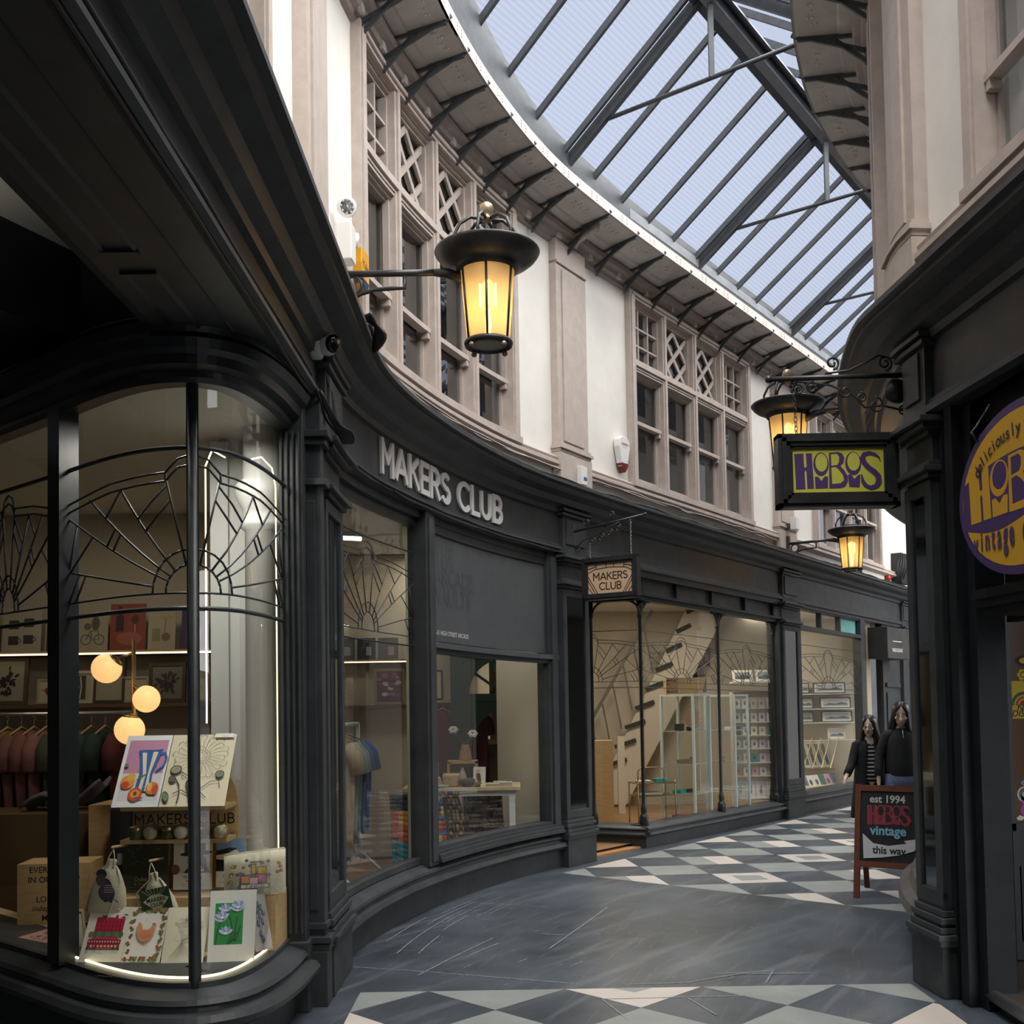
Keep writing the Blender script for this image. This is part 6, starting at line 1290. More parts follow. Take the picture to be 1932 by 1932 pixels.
towel('taupe printed cloth under the display table, left one', -.50, -.30, 10.66, .20, .69, ['#7a6a58', '#5a4c40'], lambda u, v: 1 if (int(u*6) + int(v*7)) % 4 == 0 else 0)
towel('taupe printed cloth under the display table, right one', -.29, -.10, 10.66, .24, .69, ['#8a7a68', '#5a4c40'], lambda u, v: 1 if (int(u*5) + int(v*9)) % 5 == 0 else 0)
# green arched screen, red coats, white panel, counter
o = thing('arched_screen', 'dark green arched wooden screen behind the display table', 'screen', (-.38, 11.5, .05)); GR_ = mat('bottle_green_paint', (.012, .03, .02), .4)
m = MB(); m.bx(-.67, -.53, 11.46, 11.56, .05, 2.9); m.bx(-.53, .6, 11.46, 11.56, 2.06, 2.9); m.bx(-.53, .6, 11.46, 11.56, 1.60, 1.68); m.bx(.5, .6, 11.46, 11.56, .05, 2.9); m.build('posts', GR_, o)
m = MB(); C = (-.10, 1.68); N_ = 20
def archfill(c, r, x0, x1, ztop):
    for i in range(N_):
        q = []
        for a in (pi*i/N_, pi*(i+1)/N_):
            dx, dz = cos(a), sin(a); t = min(abs((x1 - c[0] if dx > 0 else c[0] - x0) / dx) if abs(dx) > 1e-6 else 9, (ztop - c[1]) / dz if dz > 1e-6 else 9); q.append(((c[0] + r*dx, c[1] + r*dz), (c[0] + t*dx, c[1] + t*dz)))
        (p0, o0), (p1, o1) = q
        m.add([(p[0], yy, p[1]) for yy in (11.47, 11.55) for p in (p0, o0, o1, p1)], [(0, 1, 2, 3), (7, 6, 5, 4), (0, 3, 7, 4), (1, 5, 6, 2), (0, 4, 5, 1), (3, 2, 6, 7)])
archfill(C, .37, -.53, .50, 2.08); archfill((-.03, 1.10), .42, -.53, .50, 1.62)
for a in (.2, .4, .6, .8): m.bar((C[0] + .12*cos(pi*a), 11.5, C[1] + .12*sin(pi*a)), (C[0] + .38*cos(pi*a), 11.5, C[1] + .38*sin(pi*a)), .03)
m.tube([(C[0] + .13*cos(a), 11.5, C[1] + .13*sin(a)) for a in [pi*i/12 for i in range(13)]], .02, 6); m.build('fanlight', GR_, o)
for x, y, c, lab in ((-.78, 11.78, '#6a1a2c', 'crimson coat hanging left of the green screen'), (-.42, 11.72, '#7a1e34', 'crimson coat hanging inside the green arch')): garment('hanging_coat', lab, c, x, y, 1.52, .27, .84, fab('crimson_wool', c), .1, 'crimson coats by the green screen')
m = MB(); m.prism([(-.17, 11.20), (.33, 10.56), (.36, 10.60), (-.14, 11.24)], lambda x, y, t: Vector((x, y, t)), .05, 3.13); m.build('wall_panel', mat('pale_wall_board', '#d9d3c2', .8), kind='structure', label='pale board wall closing the right side of the second window')
o = thing('shop_counter', 'brown shop counter front seen through the green arch', 'counter', (-.2, 11.85, .05)); m = MB(); m.bx(-.52, .3, 11.8, 12.2, .05, 1.12); m.build('front', mat('counter_brown', '#5d4a38', .6), o)
m = MB(); m.bx(-.56, .34, 11.76, 12.24, 1.12, 1.16); m.build('top', PLY, o); m = MB(); addtext(m, "WE'RE CLOSED", .09, lambda x, y, t=0: Vector((-.47 + x, 11.795, .98 + y)), .001, 'LEFT'); m.build('lettering', K('#1c1815'), o)
m = MB(); m.bx(-2.4, -.92, 10.75, 10.82, .05, 3.1); m.build('wall_rack', WALLIN, kind='structure')
sh = thing('wall_shelf', 'LED-edged shelf of folders behind the curved shop window', 'shelf', (-1.5, 10.6, 2.0)); m = MB(); m.bx(-2.2, -1.0, 10.5, 10.75, 2.0, 2.03); m.build('board', MATS['dark_shelf_wood'], sh); m = MB(); m.bx(-2.2, -1.0, 10.49, 10.5, 2.0, 2.01); m.build('led_edge', MATS['shelf_led'], sh)
for x, w, c, lab in ((-1.68, .2, '#1f3440', 'navy folder at the left of the LED-edged shelf'), (-1.46, .18, '#20282c', 'charcoal folder in the middle of the LED-edged shelf'), (-1.24, .2, '#5a5a52', 'grey folder at the right of the LED-edged shelf')): sheet('folder', lab, 'folder', x, 10.6, 2.032, w, .22, .1, lambda A, w, h: A.rect('#9a9a94', w*.5, h*.2, w*.8, h*.6), 0, 'folders on the LED-edged shelf', c, .03)
sheet('picture_frame', 'leaning framed picture of magenta flowers behind the curved window', 'frame', -1.22, 10.5, 1.58, .30, .36, .12, lambda A, w, h: [A.el(('#7a2046', '#a05a78', '#4a5a3a', '#c9b0b8')[i % 4], rnd(.15, .85)*w, rnd(.15, .85)*h, .03, .02, 8) for i in range(30)], .1, None, '#4a1a30', frame='#8a7a5a')
m = MB(); m.bx(-1.9, -1.02, 10.42, 10.74, 1.54, 1.575); m.build('wall_shelf', MATS['dark_shelf_wood'], label='plain dark shelf under the magenta flower picture', cat='shelf')
sheet('picture_frame', 'framed print of yellow and blue blocks beyond the display table', 'frame', -.90, 11.9, 1.62, .24, .34, .05, lambda A, w, h: [A.rect('#d9c24a', w*.2, h*.2, w*.8, h*.8), A.rect('#2c3a6a', w*.3, h*.3, w*.6, h*.6), A.rect('#8a3a34', w*.55, h*.25, w*.72, h*.5)], 0, None, '#c9c0ae', frame='#3a342c')
m = MB(); m.bx(-1.1, -.68, 11.85, 12.1, 1.59, 1.615); m.build('wall_shelf', PLY, label='short pale shelf under the yellow and blue print', cat='shelf')
m = MB(); m.bx(-1.2, -.6, 12.1, 12.16, .05, 3.1); m.build('wall_nook', WALLIN, kind='structure')
m = MB(); m.bx(-.99, -.78, 10.86, 11.1, .05, .97); m.build('plywood_plinth', PLY, label='plywood plinth left of the display table', cat='plinth')
# ------------------------------------------------------------------ third shop window
def z3(x, y): return zf(x, y) + .05
m = MB(); m.box((1.17, 14.2, z3(1.17, 14.2) + .55), (.29, .30, 1.10)); m.build('plywood_plinth', PLY, label='tall plywood plinth just inside the canted window', cat='plinth')
o = thing('staircase', 'pale enclosed staircase climbing to the right at the back of the third shop', 'stairs', (1.6, 16.6, z3(1.6, 16.6)))
zb = zf(2, 16.6); m = MB(); m.prism([(1.2, .1), (1.75, .1), (3.4, 3.15), (2.75, 3.15)], lambda x, z, t: Vector((x, t, z + zb)), 16.55, 16.60); m.build('string', mat('pale_stair_paint', '#d6cbb8', .7), o)
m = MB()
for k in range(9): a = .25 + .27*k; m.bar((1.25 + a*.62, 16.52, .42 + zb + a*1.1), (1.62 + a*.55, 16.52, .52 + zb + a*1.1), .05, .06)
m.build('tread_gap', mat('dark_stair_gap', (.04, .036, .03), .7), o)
m = MB(); m.bar((.95, 16.5, .95 + zb), (2.2, 16.5, 3.1 + zb), .05, .05)
for k in range(7): m.bar((1.05 + .17*k, 16.5, 1.1 + zb + .29*k), (1.18 + .17*k, 16.55, .4 + zb + .29*k), .025)
m.build('handrail', mat('grey_rail_paint', (.16, .15, .14), .5), o)
m = MB(); m.bx(1.52, 1.62, 15.5, 15.6, z3(1.5, 15.5), 1.05); m.build('newel_post', mat('pale_stair_paint', '#d6cbb8'), label='pale newel post left of the glass cabinets', cat='post')
A = Art(frame_fn((2.20, 16.9, 2.44 + zf(2.2, 16.9)), X_, Z_))
ws_ = MB(); ws_.bx(1.0, 4.6, 17.0, 17.06, -.2, 3.1); ws_.build('wall_workshop', WALLIN, kind='structure')
for i, t in enumerate(('FUTURE HOME', 'OF OUR', 'WORKSHOP', 'SPACE')): A.text('#5a5044', t, .065, 0, -.085*i, 0, 'LEFT')
A.f = A.f; A.build('wall_lettering', None, label='small grey wall lettering high up behind the fan leading', cat='lettering')
CAB = mat('white_aluminium', '#dfe6e2', .35); CG = glassmat('cabinet_glass', (.93, .96, .95), .04)
def cabinet(label, x, y, side, h, first):
    o = thing('glass_cabinet', label, 'cabinet', (x, y, z3(x, y)), radians(53.4), 'white-framed glass display cabinets'); s = side / 2; m = MB(); w = .022
    for z in (w/2, h - w/2):
        for a, b in (((-s, -s), (s, -s)), ((s, -s), (s, s)), ((s, s), (-s, s)), ((-s, s), (-s, -s))): m.bar((*a, z), (*b, z), w + .006)
    m.box((0, 0, .04), (side, side, .05)); m.build('frame', CAB, o, local=True)
    for a in (-s, s):
        for b in (-s, s): m = MB(); m.bx(a - .015, a + .015, b - .015, b + .015, .05, h); m.build('post', CAB, o, local=True)
    m = MB()
    for a in (-s, s): m.quad((a, -s, .06), (a, s, .06), (a, s, h - .03), (a, -s, h - .03)); m.quad((-s, a, .06), (s, a, .06), (s, a, h - .03), (-s, a, h - .03))
    m.build('glass', CG, o, local=True)
    for z in (.42, .80, 1.22): m = MB(); m.box((0, 0, z), (side - .03, side - .03, .008)); m.build('shelf', mat('glass_shelf', (.55, .60, .58), .1), o, local=True)
    return o
c1 = cabinet('glass display cabinet with a plywood wedge on its top', 2.25, 13.86, .46, 1.70, True)
c2 = cabinet('glass display cabinet partly behind the slim window post', 2.90, 14.42, .42, 1.70, False)
def small(name, label, cat, x, y, h, dims, c, rz=.93):
    o = bpy.data.objects.new(name, None); m = MB(); m.box((0, 0, dims[2]/2), dims, None); ob = m.build(name, K(c), label=label, cat=cat, local=True, bev=.003); ob.location = (x, y, z3(x, y) + h); ob.rotation_euler = (0, 0, rz); bpy.data.objects.remove(o); return ob
for x, y, h, d, c, lab in ((2.16, 13.80, 1.226, (.10, .09, .09), '#1d1e20', 'black gift box on the top glass shelf'), (2.32, 13.95, 1.226, (.09, .06, .05), '#3a3a3a', 'small dark gift box on the top glass shelf'), (2.2, 13.82, .804, (.16, .10, .05), '#8a7a64', 'tan gift box on the middle glass shelf'), (2.34, 13.92, .804, (.06, .05, .08), '#c9b08a', 'small upright tan box on the middle glass shelf'), (2.14, 13.78, .424, (.16, .12, .04), '#2fa39a', 'turquoise gift box on the bottom glass shelf'), (2.32, 13.95, .424, (.14, .10, .04), '#7a5a48', 'brown gift box on the bottom glass shelf'), (2.12, 13.8, .07, (.14, .1, .07), '#c04a5c', 'rose gift box on the cabinet floor'), (2.34, 13.93, .07, (.14, .1, .06), '#d9c9c0', 'pale gift box on the cabinet floor'), (2.85, 14.38, .804, (.12, .08, .06), '#c9a878', 'wooden trinket box inside the second cabinet'), (2.94, 14.46, 1.226, (.12, .08, .04), '#d6d3cb', 'white gift box inside the second cabinet')): small('gift_box', lab, 'box', x, y, h, d, c)
o = thing('jewellery_stand', 'round blush pink earring stand inside the first glass cabinet', 'stand', (2.36, 13.9, z3(2.36, 13.9) + 1.226)); m = MB(); m.lathe([(0, -.006), (.13, -.006), (.13, .006), (0, .006)], (0, 0, .16), 24, Matrix.Rotation(pi/2, 3, 'X') @ Matrix.Rotation(.5, 3, 'Y')); m.build('disc', K('#d9a88a'), o, local=True)
m = MB()
for k in range(8): a = -1.2 + .3*k; m.sph((.10*cos(a), -.012, .16 + .10*sin(a)), .010, 8)
m.build('earring', K('#f0ead8', .3), o, local=True); m = MB(); m.box((0, 0, .015), (.06, .05, .03)); m.build('foot', K('#d9a88a'), o, local=True)
x, y = 2.25, 13.86; o = thing('plywood_wedge', 'plywood wedge box lettered made by local maker on the first cabinet', 'box', (x, y, z3(x, y) + 1.70), .0)
m = MB(); m.prism([(-.26, 0), (.20, 0), (.26, .215), (-.26, .215)], lambda u, v, t: Vector((u, t, v)), .12, -.12); m.build('box', PLY, o, local=True)
A = Art(lambda u, v, t=0: Vector((u, -.1215 - t, v)))
A.rect('#b99468', -.26, .0, -.10, .215)
for i, t in enumerate(('MADE', 'BY', 'LOCAL', 'MAKER')): A.text('#2a241e', t, .044, -.25, .165 - .048*i, .0006, 'LEFT')
A.build('lettering', o, local=True)
o = thing('brass_trolley', 'brass two-tier trolley of small goods left of the glass cabinets', 'trolley', (1.75, 13.5, z3(1.75, 13.5)), .25)
for z in (.42, .58): m = MB(); m.box((0, 0, z), (.52, .34, .012)); m.build('tray', BRASS, o, local=True)
for a in (-.25, .25):
    for b in (-.16, .16): m = MB(); m.tube([(a, b, .0), (a, b, .62)], .009, 6); m.build('leg', BRASS, o, local=True)
m = MB(); m.tube([(-.25, -.16, .62), (-.25, -.16, .74), (-.20, -.16, .78), (.05, -.16, .78), (.1, -.16, .74), (.1, -.16, .6)], .008, 6); m.build('rail', BRASS, o, local=True)
q = Vector((1.75, 13.5, 0)); R = Matrix.Rotation(.25, 3, 'Z')
for (a, b, h), d, c, lab in (((-.12, 0, .589), (.18, .12, .02), '#e5e2d8', 'white booklets on the trolley top tray'), ((.12, .02, .589), (.16, .12, .04), '#3ab0a4', 'turquoise box on the trolley top tray'), ((-.05, 0, .429), (.3, .2, .03), '#d9d2c2', 'pale papers on the trolley lower tray')): p = q + R @ Vector((a, b, 0)); small('trolley_goods', lab, 'goods', p.x, p.y, h, d, c, .25)
# card rack
bx, by = 3.46, 15.25; zr = z3(bx, by); o = thing('card_rack', 'tall pale card rack with six ledges of greeting cards', 'rack', (bx, by, zr))
m = MB(); m.bx(bx - .31, bx + .31, by + .03, by + .06, zr + .2, zr + 1.75); m.bx(bx - .33, bx - .30, by - .08, by + .06, zr + .1, zr + 1.75); m.bx(bx + .30, bx + .345, by - .12, by + .06, zr + .1, zr + 1.85); m.build('back_panel', mat('cream_rack_paint', '#e2d8c4', .6), o)
LED_ = [1.53, 1.33, 1.14, .95, .75, .56]
for h in LED_ + [.24]: m = MB(); m.bx(bx - .30, bx + .30, by - .05, by + .03, zr + h - .02, zr + h - .005); m.build('ledge', mat('cream_rack_paint', '#e2d8c4'), o)
m = MB(); m.bx(bx - .28, bx + .28, by + .02, by + .028, zr + 1.68, zr + 1.76); addtext(m, 'GREETINGS CARDS', .03, lambda x, y, t=0: Vector((bx + x, by + .018, zr + 1.70 + y))) if False else None; m.build('header', K('#8a7458'), o)
cc = ['#d9d2c8', '#e3dfd6', '#cfc2bd', '#e8e4dc', '#c9a0a0', '#a8bfae', '#2f8f8a', '#d98a3c', '#b7c9a0', '#3a3c40', '#d3c3cf', '#e5d8c4']; adj = ['leftmost', 'second', 'middle', 'fourth', 'rightmost']; row = ['top', 'second', 'third', 'fourth', 'fifth', 'sixth']
random.seed(11)
for r, h in enumerate(LED_):
    for k in range(5):
        if r == 5 and k == 4: continue
        c = cc[{2: [9, 3, 1, 11, 6], 4: [8, 11, 6, 10, 10], 5: [7, 3, 4, 1, 1]}.get(r, [1, 3, 2, 10, 3])[k]]; c2 = random.choice(['#8a5a50', '#5a6a58', '#6a5a70', '#b07a5a', '#4a4a4a'])
        sheet('greeting_card', '%s greeting card on the %s ledge of the tall card rack' % (adj[k], row[r]), 'card', bx - .24 + .118*k, by - .02, zr + h - .004, .088, .125, .2, lambda A, w, h_: [A.el(c2, w*.5, h_*.5, w*.22, h_*.2, 10), A.el(c2, w*.5, h_*.72, w*.1, h_*.08, 8)], 0, 'greeting cards on the tall card rack', c)
for k, (lab, c2) in enumerate((('white print of a bird box at the foot of the card rack', '#8a9a9a'), ('white print of a grey heron at the foot of the card rack', '#7a8088'), ('white print of a hare at the foot of the card rack', '#a07a50'), ('white print of a yellow bird at the foot of the card rack', '#c9a04a'))):
    sheet('art_print', lab, 'print', bx - .22 + .148*k, by - .02, zr + .236, .14, .24, .2, (lambda c2: lambda A, w, h: [A.el(c2, w*.5, h*.42, w*.16, h*.16, 12), A.el(c2, w*.55, h*.66, w*.09, h*.08, 10), A.line(c2, [(w*.5, h*.3), (w*.48, h*.12)], .005), A.line(c2, [(w*.58, h*.7), (w*.62, h*.86)], .005)])(c2), 0, None, '#e9e7e2')
m = MB(); m.bx(bx - .32, bx + .36, by - .15, by + .1, zr + 1.88, zr + 1.90); m.build('top_shelf', WHITE, label='narrow white shelf above the tall card rack', cat='shelf')
for k, lab in enumerate(('landscape photograph mount on the shelf above the card rack, left one', 'landscape photograph mount on the shelf above the card rack, right one')): sheet('picture_mount', lab, 'print', bx - .16 + .33*k, by - .10, zr + 1.902, .29, .19, .5, lambda A, w, h: [A.rect('#8f959c', w*.12, h*.2, w*.88, h*.8), A.poly('#565c62', [(w*.12, h*.2), (w*.88, h*.2), (w*.88, h*.42), (w*.5, h*.6), (w*.3, h*.4), (w*.12, h*.5)])], 0, None, '#e6dfc8')
for x, z, w, h, c, lab in ((2.92, 2.22, .16, .28, '#5a4468', 'purple picture high on the back wall of the third shop'), (3.12, 2.26, .10, .26, '#7a4a5c', 'plum picture right of the purple one'), (3.0, 1.86, .20, .26, '#8a6a52', 'brown picture low on the back wall of the third shop'), (2.2, 1.25, .18, .34, '#8a5a50', 'red brown picture behind the first glass cabinet')): sheet('wall_picture', lab, 'picture', x, 16.97, z + zf(x, 17), w, h, .0, lambda A, w, h: A.rect('#c9b8a8', w*.2, h*.3, w*.8, h*.7), 0, 'pictures on the back wall of the third shop', c, .012)
# ------------------------------------------------------------------ fourth shop window
x4, y4 = 5.45, 18.45; z4 = z3(x4, y4)
ws_ = MB(); ws_.bx(4.2, 6.3, 18.62, 18.68, -.3, 2.9); ws_.build('wall_gallery', WALLIN, kind='structure')
for i, (h, lab) in enumerate(((1.78, 'top white picture ledge in the far shop window'), (1.52, 'middle white picture ledge in the far shop window'), (1.28, 'lowest white picture ledge in the far shop window'))): m = MB(); m.bx(4.95, 5.95, 18.40, 18.62, z4 + h - .02, z4 + h); m.build('picture_ledge', WHITE, label=lab, cat='shelf', group='picture ledges in the far shop window')
def d_pano(A, w, h): A.rect('#b9bcbd', w*.1, h*.2, w*.9, h*.8); A.poly('#5e656b', [(w*.1, h*.3), (w*.3, h*.48), (w*.5, h*.42), (w*.7, h*.55), (w*.9, h*.4), (w*.9, h*.3)])
for x, h, w, lab in ((5.52, 1.78, .56, 'wide framed panorama on the top picture ledge'), (5.62, 1.52, .54, 'wide framed panorama on the middle picture ledge'), (5.64, 1.28, .54, 'wide framed panorama on the lowest picture ledge'), (5.06, 1.78, .22, 'square framed picture at the left of the top picture ledge'), (5.10, 1.52, .26, 'square framed picture at the left of the middle picture ledge'), (5.10, 1.28, .26, 'square framed picture at the left of the lowest picture ledge')): sheet('picture_frame', lab, 'frame', x, 18.48, z4 + h, w, .19, .08, d_pano, 0, 'framed views on the picture ledges', '#e8e6e0', frame='#4a443c')
sheet('picture_frame', 'small framed picture standing on the low cabinet in the far window', 'frame', 5.62, 18.46, z4 + .98, .30, .20, .15, d_pano, 0, None, '#efece4', frame='#d8d2c4')
m = MB(); m.bx(4.95, 6.05, 18.30, 18.61, z4 - .05, z4 + .97); m.build('low_cabinet', mat('cream_rack_paint', '#e2d8c4'), label='low cream cabinet under the picture ledges', cat='cabinet')
o = thing('print_rack', 'slanted metal rack holding tall mounted prints in the far window', 'rack', (5.15, 17.95, z4))
for k in range(4): m = MB(); x = 4.88 + .15*k; m.bar((x, 17.90, z4 + .52), (x + .24, 18.2, z4 + 1.02), .012); m.build('arm', BRASS, o)
m = MB(); m.bar((4.82, 17.88, z4 + .50), (5.42, 17.95, z4 + .50), .014); m.build('rail', BRASS, o)
for k in range(5): sheet('mounted_print', '%s tall mounted print in the slanted rack of the far window' % adj[k], 'print', 4.86 + .12*k, 17.93 + .02*k, z4 + .53, .11, .50, .55, lambda A, w, h: [A.rect('#6a6a58', w*.2, h*.1, w*.8, h*.9), A.rect('#3f4438', w*.3, h*.2, w*.7, h*.5)], .2, 'mounted prints in the slanted rack', '#c9c4b4')
for k, (c, lab) in enumerate((('#6a7078', 'grey print leaning low at the left of the far window'), ('#dcd8ce', 'white print with a dark drawing leaning low in the far window'), ('#cfd0c0', 'cream print leaning low in the middle of the far window'), ('#2f5a44', 'green print leaning low in the far window'), ('#b08a9a', 'pink print leaning low in the far window'), ('#6b6878', 'dusky print leaning low at the right of the far window'))): sheet('leaning_print', lab, 'print', 4.80 + .125*k, 17.35 + .10*k, z4 + .18, .115, .30, .6, lambda A, w, h: [A.el('#4a4a48', w*.5, h*.55, w*.25, h*.18, 10), A.line('#4a4a48', [(w*.5, h*.4), (w*.45, h*.15)], .006)], .3, 'prints leaning along the foot of the far window', c)
m = MB(); m.sweep(LF, 20.2, 23.0, [(-.12, .05), (-.12, .30), (-1.4, .30), (-1.4, .05)], .3); m.build('window_deck', mat('pale_plywood', '#d8c39a'), kind='structure')
# ------------------------------------------------------------------ doormat
a = LF.xy(14.40, -.08); b = LF.xy(15.52, -.03); i1 = Vector((-.62, .30))
pts = [(a.x + .02, a.y), (b.x - .02, b.y), (b.x - .55, b.y + .24), (a.x - .60, a.y + .34)]
m = MB(); m.prism(pts, lambda x, y, t: Vector((x, y, t + zf(x, y))), .002, .022); m.build('doormat', mat('coir', '#c08a58', .95, noise=.25, scale=120, bump=.6, bscale=260), label='tan coir doormat in the shop entrance', cat='doormat')
# ------------------------------------------------------------------ chalkboard
CB = thing('chalkboard_sign', 'brown framed pavement chalkboard pointing to the vintage shop', 'chalkboard', (2.74, 8.67, zf(2.74, 8.67)), -.58)
FRM = mat('red_brown_stained_wood', '#6b3a26', .5, noise=.25, scale=8, stretch=(1, 1, 5)); w, h, lean = .56, .92, .17
f = lambda x, y, t=0: Vector((x, y * sin(lean) - t * cos(lean), y * cos(lean) + t * sin(lean)))
for x in (0, w - .045): m = MB(); m.prism([(x, 0), (x + .045, 0), (x + .045, h), (x, h)], f, -.02, .012); m.build('leg', FRM, CB, local=True)
for y in (h - .055, .25): m = MB(); m.prism([(.045, y), (w - .045, y), (w - .045, y + .05), (.045, y + .05)], f, -.018, .011); m.build('rail', FRM, CB, local=True)
m = MB(); m.prism([(.045, .30), (w - .045, .30), (w - .045, h - .055), (.045, h - .055)], f, -.01, .0); m.build('board', mat('chalkboard_black', (.016, .016, .018), .75, noise=.4, scale=12), CB, local=True)
CBB = bpy.data.objects[[o.name for o in CB.children if o.name.startswith('board')][0]]
fb = lambda x, y: Vector((x, .34 - y * .17, y * cos(lean)))
for x in (0, w - .045): m = MB(); m.bar(fb(x + .022, .03), fb(x + .022, h - .03), .04, .022); m.build('back_leg', FRM, CB, local=True)
m = MB(); m.bar(fb(.03, .3), fb(w - .03, .3), .03, .02); m.build('back_rail', FRM, CB, local=True)
A = Art(lambda x, y, t=0: f(x, y, .0015 + t))
A.text('#c9c9c6', 'est 1994', .085, .255, .775, .002, sx=.95)
drawhob(A, .10, .595, .34, .155, '#8a2f3e', '#241518', '#c05468'); A.text('#7fb6cf', 'vintage', .105, .265, .515, .003, sx=.95)
A.poly('#c9cbcc', [(.075, .32), (.22, .335), (.36, .36), (.47, .40), (.515, .50), (.39, .475), (.41, .455), (.27, .43), (.15, .445), (.065, .52)]); A.text('#1d1d1f', 'this way', .082, .275, .365, .0025, sx=.95)
A.build('chalk_writing', CBB, local=True)
# ------------------------------------------------------------------ round hanging sign and the door of the vintage shop
ov = thing('oval_sign', 'large oval purple and yellow sign hanging at the right edge', 'sign', (2.26, 4.62, 2.13))
t_ = Vector((.061, -.998, 0)); nz = Vector((-.998, -.061, 0)); oc = Vector((2.245, 4.62, 2.505)); fo = lambda x, y, t=0: oc + t_ * x + Z_ * y + nz * t
m = MB(); m.prism(ell(0, 0, .56, .385, 48), fo, -.03, 0); m.build('board', mat('purple_sign_paint', '#4a3468', .4), ov)
A = Art(fo, .001); YEL = '#d8a52a'; PUR = '#4a3468'
A.el(YEL, 0, 0, .52, .345, 48)
def band(y0, y1, n=20): 
    L = [(-.515 + 1.03*i/n) for i in range(n+1)]; return [(x, y0(x)) for x in L] + [(x, y1(x)) for x in L[::-1]]
A.poly(PUR, [(x, y) for x, y in band(lambda x: .155 - .28*x*x + .0, lambda x: .168 - .28*x*x)]); A.poly(PUR, band(lambda x: -.135 + .03*sin(x*7), lambda x: -.118 + .03*sin(x*7)))
A.poly(PUR, band(lambda x: -.127 + .03*sin(x*7), lambda x: .162 - .28*x*x)); A.t += .0003
drawhob(A, -.455, -.105, .91, .262, YEL, PUR, None, lambda u, v: (u * (1 - .0), v * (1 - .55*u*u) + (-.03)*u*u))
def arct(txt, size, r, cx, cy_, a0, a1, col, bold):
    n = len(txt)
    for i, ch in enumerate(txt):
        if ch == ' ': continue
        a = a0 + (a1 - a0) * i / (n - 1); px, py = cx + r*1.20*cos(a), cy_ + r*.70*sin(a); rot = (a - pi/2) * .75; A.c(col); A.t += .00001; t = A.t
        addtext(A.mb, ch, size, lambda x, y, _: fo(px + x*cos(rot) - y*sin(rot), py + x*sin(rot) + y*cos(rot), t), bold)
arct('deliciously different', .085, .335, 0, .0, 2.62, .52, '#2a1f3a', .001); arct('vintage clothing', .13, .36, 0, -.0, pi + .55, 2*pi - .55, PUR, .003) if False else None
for i, ch in enumerate('vintage clothing'):
    if ch != ' ':
        x = -.40 + .8*i/15; sy = .5 + 1.1*cos(x*3.0)*.55; A.c(PUR); A.t += .00001; t = A.t; addtext(A.mb, ch, .12, lambda a, b, _: fo(x + a*.72, -.205 - .0*x + (b - .03)*sy*1.35, t), .003)
A.build('painted_face', ov)
for x in (-.36, .36):
    m = MB(); m.tube([fo(x, .27, -.01), fo(x, .33, .03), fo(x - .03, .35, .0), fo(x, .42, -.04), fo(x + .01, .46, -.06)], .007, 6); m.build('hook', CAPM, ov)
dr = thing('shop_door', 'black half-glazed door of the vintage shop covered in stickers', 'door', (3.15, 6.05, .085)); DB = mat('door_black_paint', (.010, .012, .016), .35, noise=.3, scale=6)
m = MB(); x0, x1 = 2.69, 3.56
for a, b, z0, z1 in ((x0, x0 + .13, .09, 2.5), (x1 - .13, x1, .09, 2.5), (x0, x1, .09, .84), (x0, x1, 2.2, 2.5)): m.bx(a, b, 6.03, 6.075, z0, z1)
m.bx(x0 + .16, x1 - .16, 6.02, 6.03, .2, .62); lf_ = m.build('leaf', DB, dr, bev=.004)
m = MB()
for a, b, z0, z1 in ((x0 + .11, x0 + .14, .82, 2.22), (x0 + .11, x1 - .11, .82, .86)): m.bx(a, b, 6.015, 6.035, z0, z1)
m.build('bead', BLK2, lf_)
m = MB(); m.bx(x0 + .13, x1 - .13, 6.05, 6.055, .84, 2.2); m.build('amber_glazing', mat('amber_backed_glass', (.10, .042, .012), .25), dr)
m = MB(); m.bx(x0 + .055, x0 + .095, 6.018, 6.031, .47, 1.45); m.build('kick_strip', mat('brown_metal_strip', (.055, .038, .032), .45, .4), dr)
ks = bpy.data.objects['kick_strip']
for k in range(5): m = MB(); m.sph((x0 + .075, 6.017, .52 + .22*k), .011, 8, (1, .5, 1)); m.build('stud', STEEL, ks)
def sticker(label, x, z, draw):
    A = Art(frame_fn((x, 6.049, z), X_, Z_)); draw(A); return A.build('sticker', None, label=label, cat='sticker', group='stickers on the vintage shop door')
def s_disco(A):
    A.rect('#cdb22c', 0, 0, .20, .215)
    for c, r in (('#2c5a3a', .075), ('#cdb22c', .058), ('#b8432f', .05), ('#cdb22c', .036), ('#7a3a2a', .028)): A.poly(c, ell(.085, .075, r, r*1.05, 18, 0, pi))
    A.text('#1c1a14', 'NHS', .05, .09, .045, .0008, shear=.2); A.text('#1c1a14', 'DISCO', .05, .085, .012, .0008, shear=.2)
sticker('yellow square sticker with a green rainbow on the shop door', 2.83, 1.45, s_disco)
sticker('round white sticker on the shop door', 2.90, 1.02, lambda A: [A.el('#d9d9d6', 0, 0, .042, .045, 24), A.el('#55585c', 0, 0, .034, .037, 24), A.el('#a9acb0', .005, .0, .022, .018, 14)])
sticker('small blue sticker above the round white one', 2.91, 1.085, lambda A: [A.el('#7fb0d0', 0, 0, .028, .016, 16), A.el('#2f6a9a', 0, 0, .02, .01, 14)])
def s_hand(A):
    A.el('#b04a9a', 0, 0, .042, .04, 18)
    for x, y, r in ((-.022, .058, .15), (.024, .06, -.15)): A.el('#b04a9a', x, y, .012, .042, 14, r)
    A.el('#8a3478', .01, .0, .018, .014); A.el('#d9d6d0', -.045, -.045, .02, .012); A.line('#d9d6d0', [(-.05, -.03), (0, -.05), (.05, -.03)], .008)
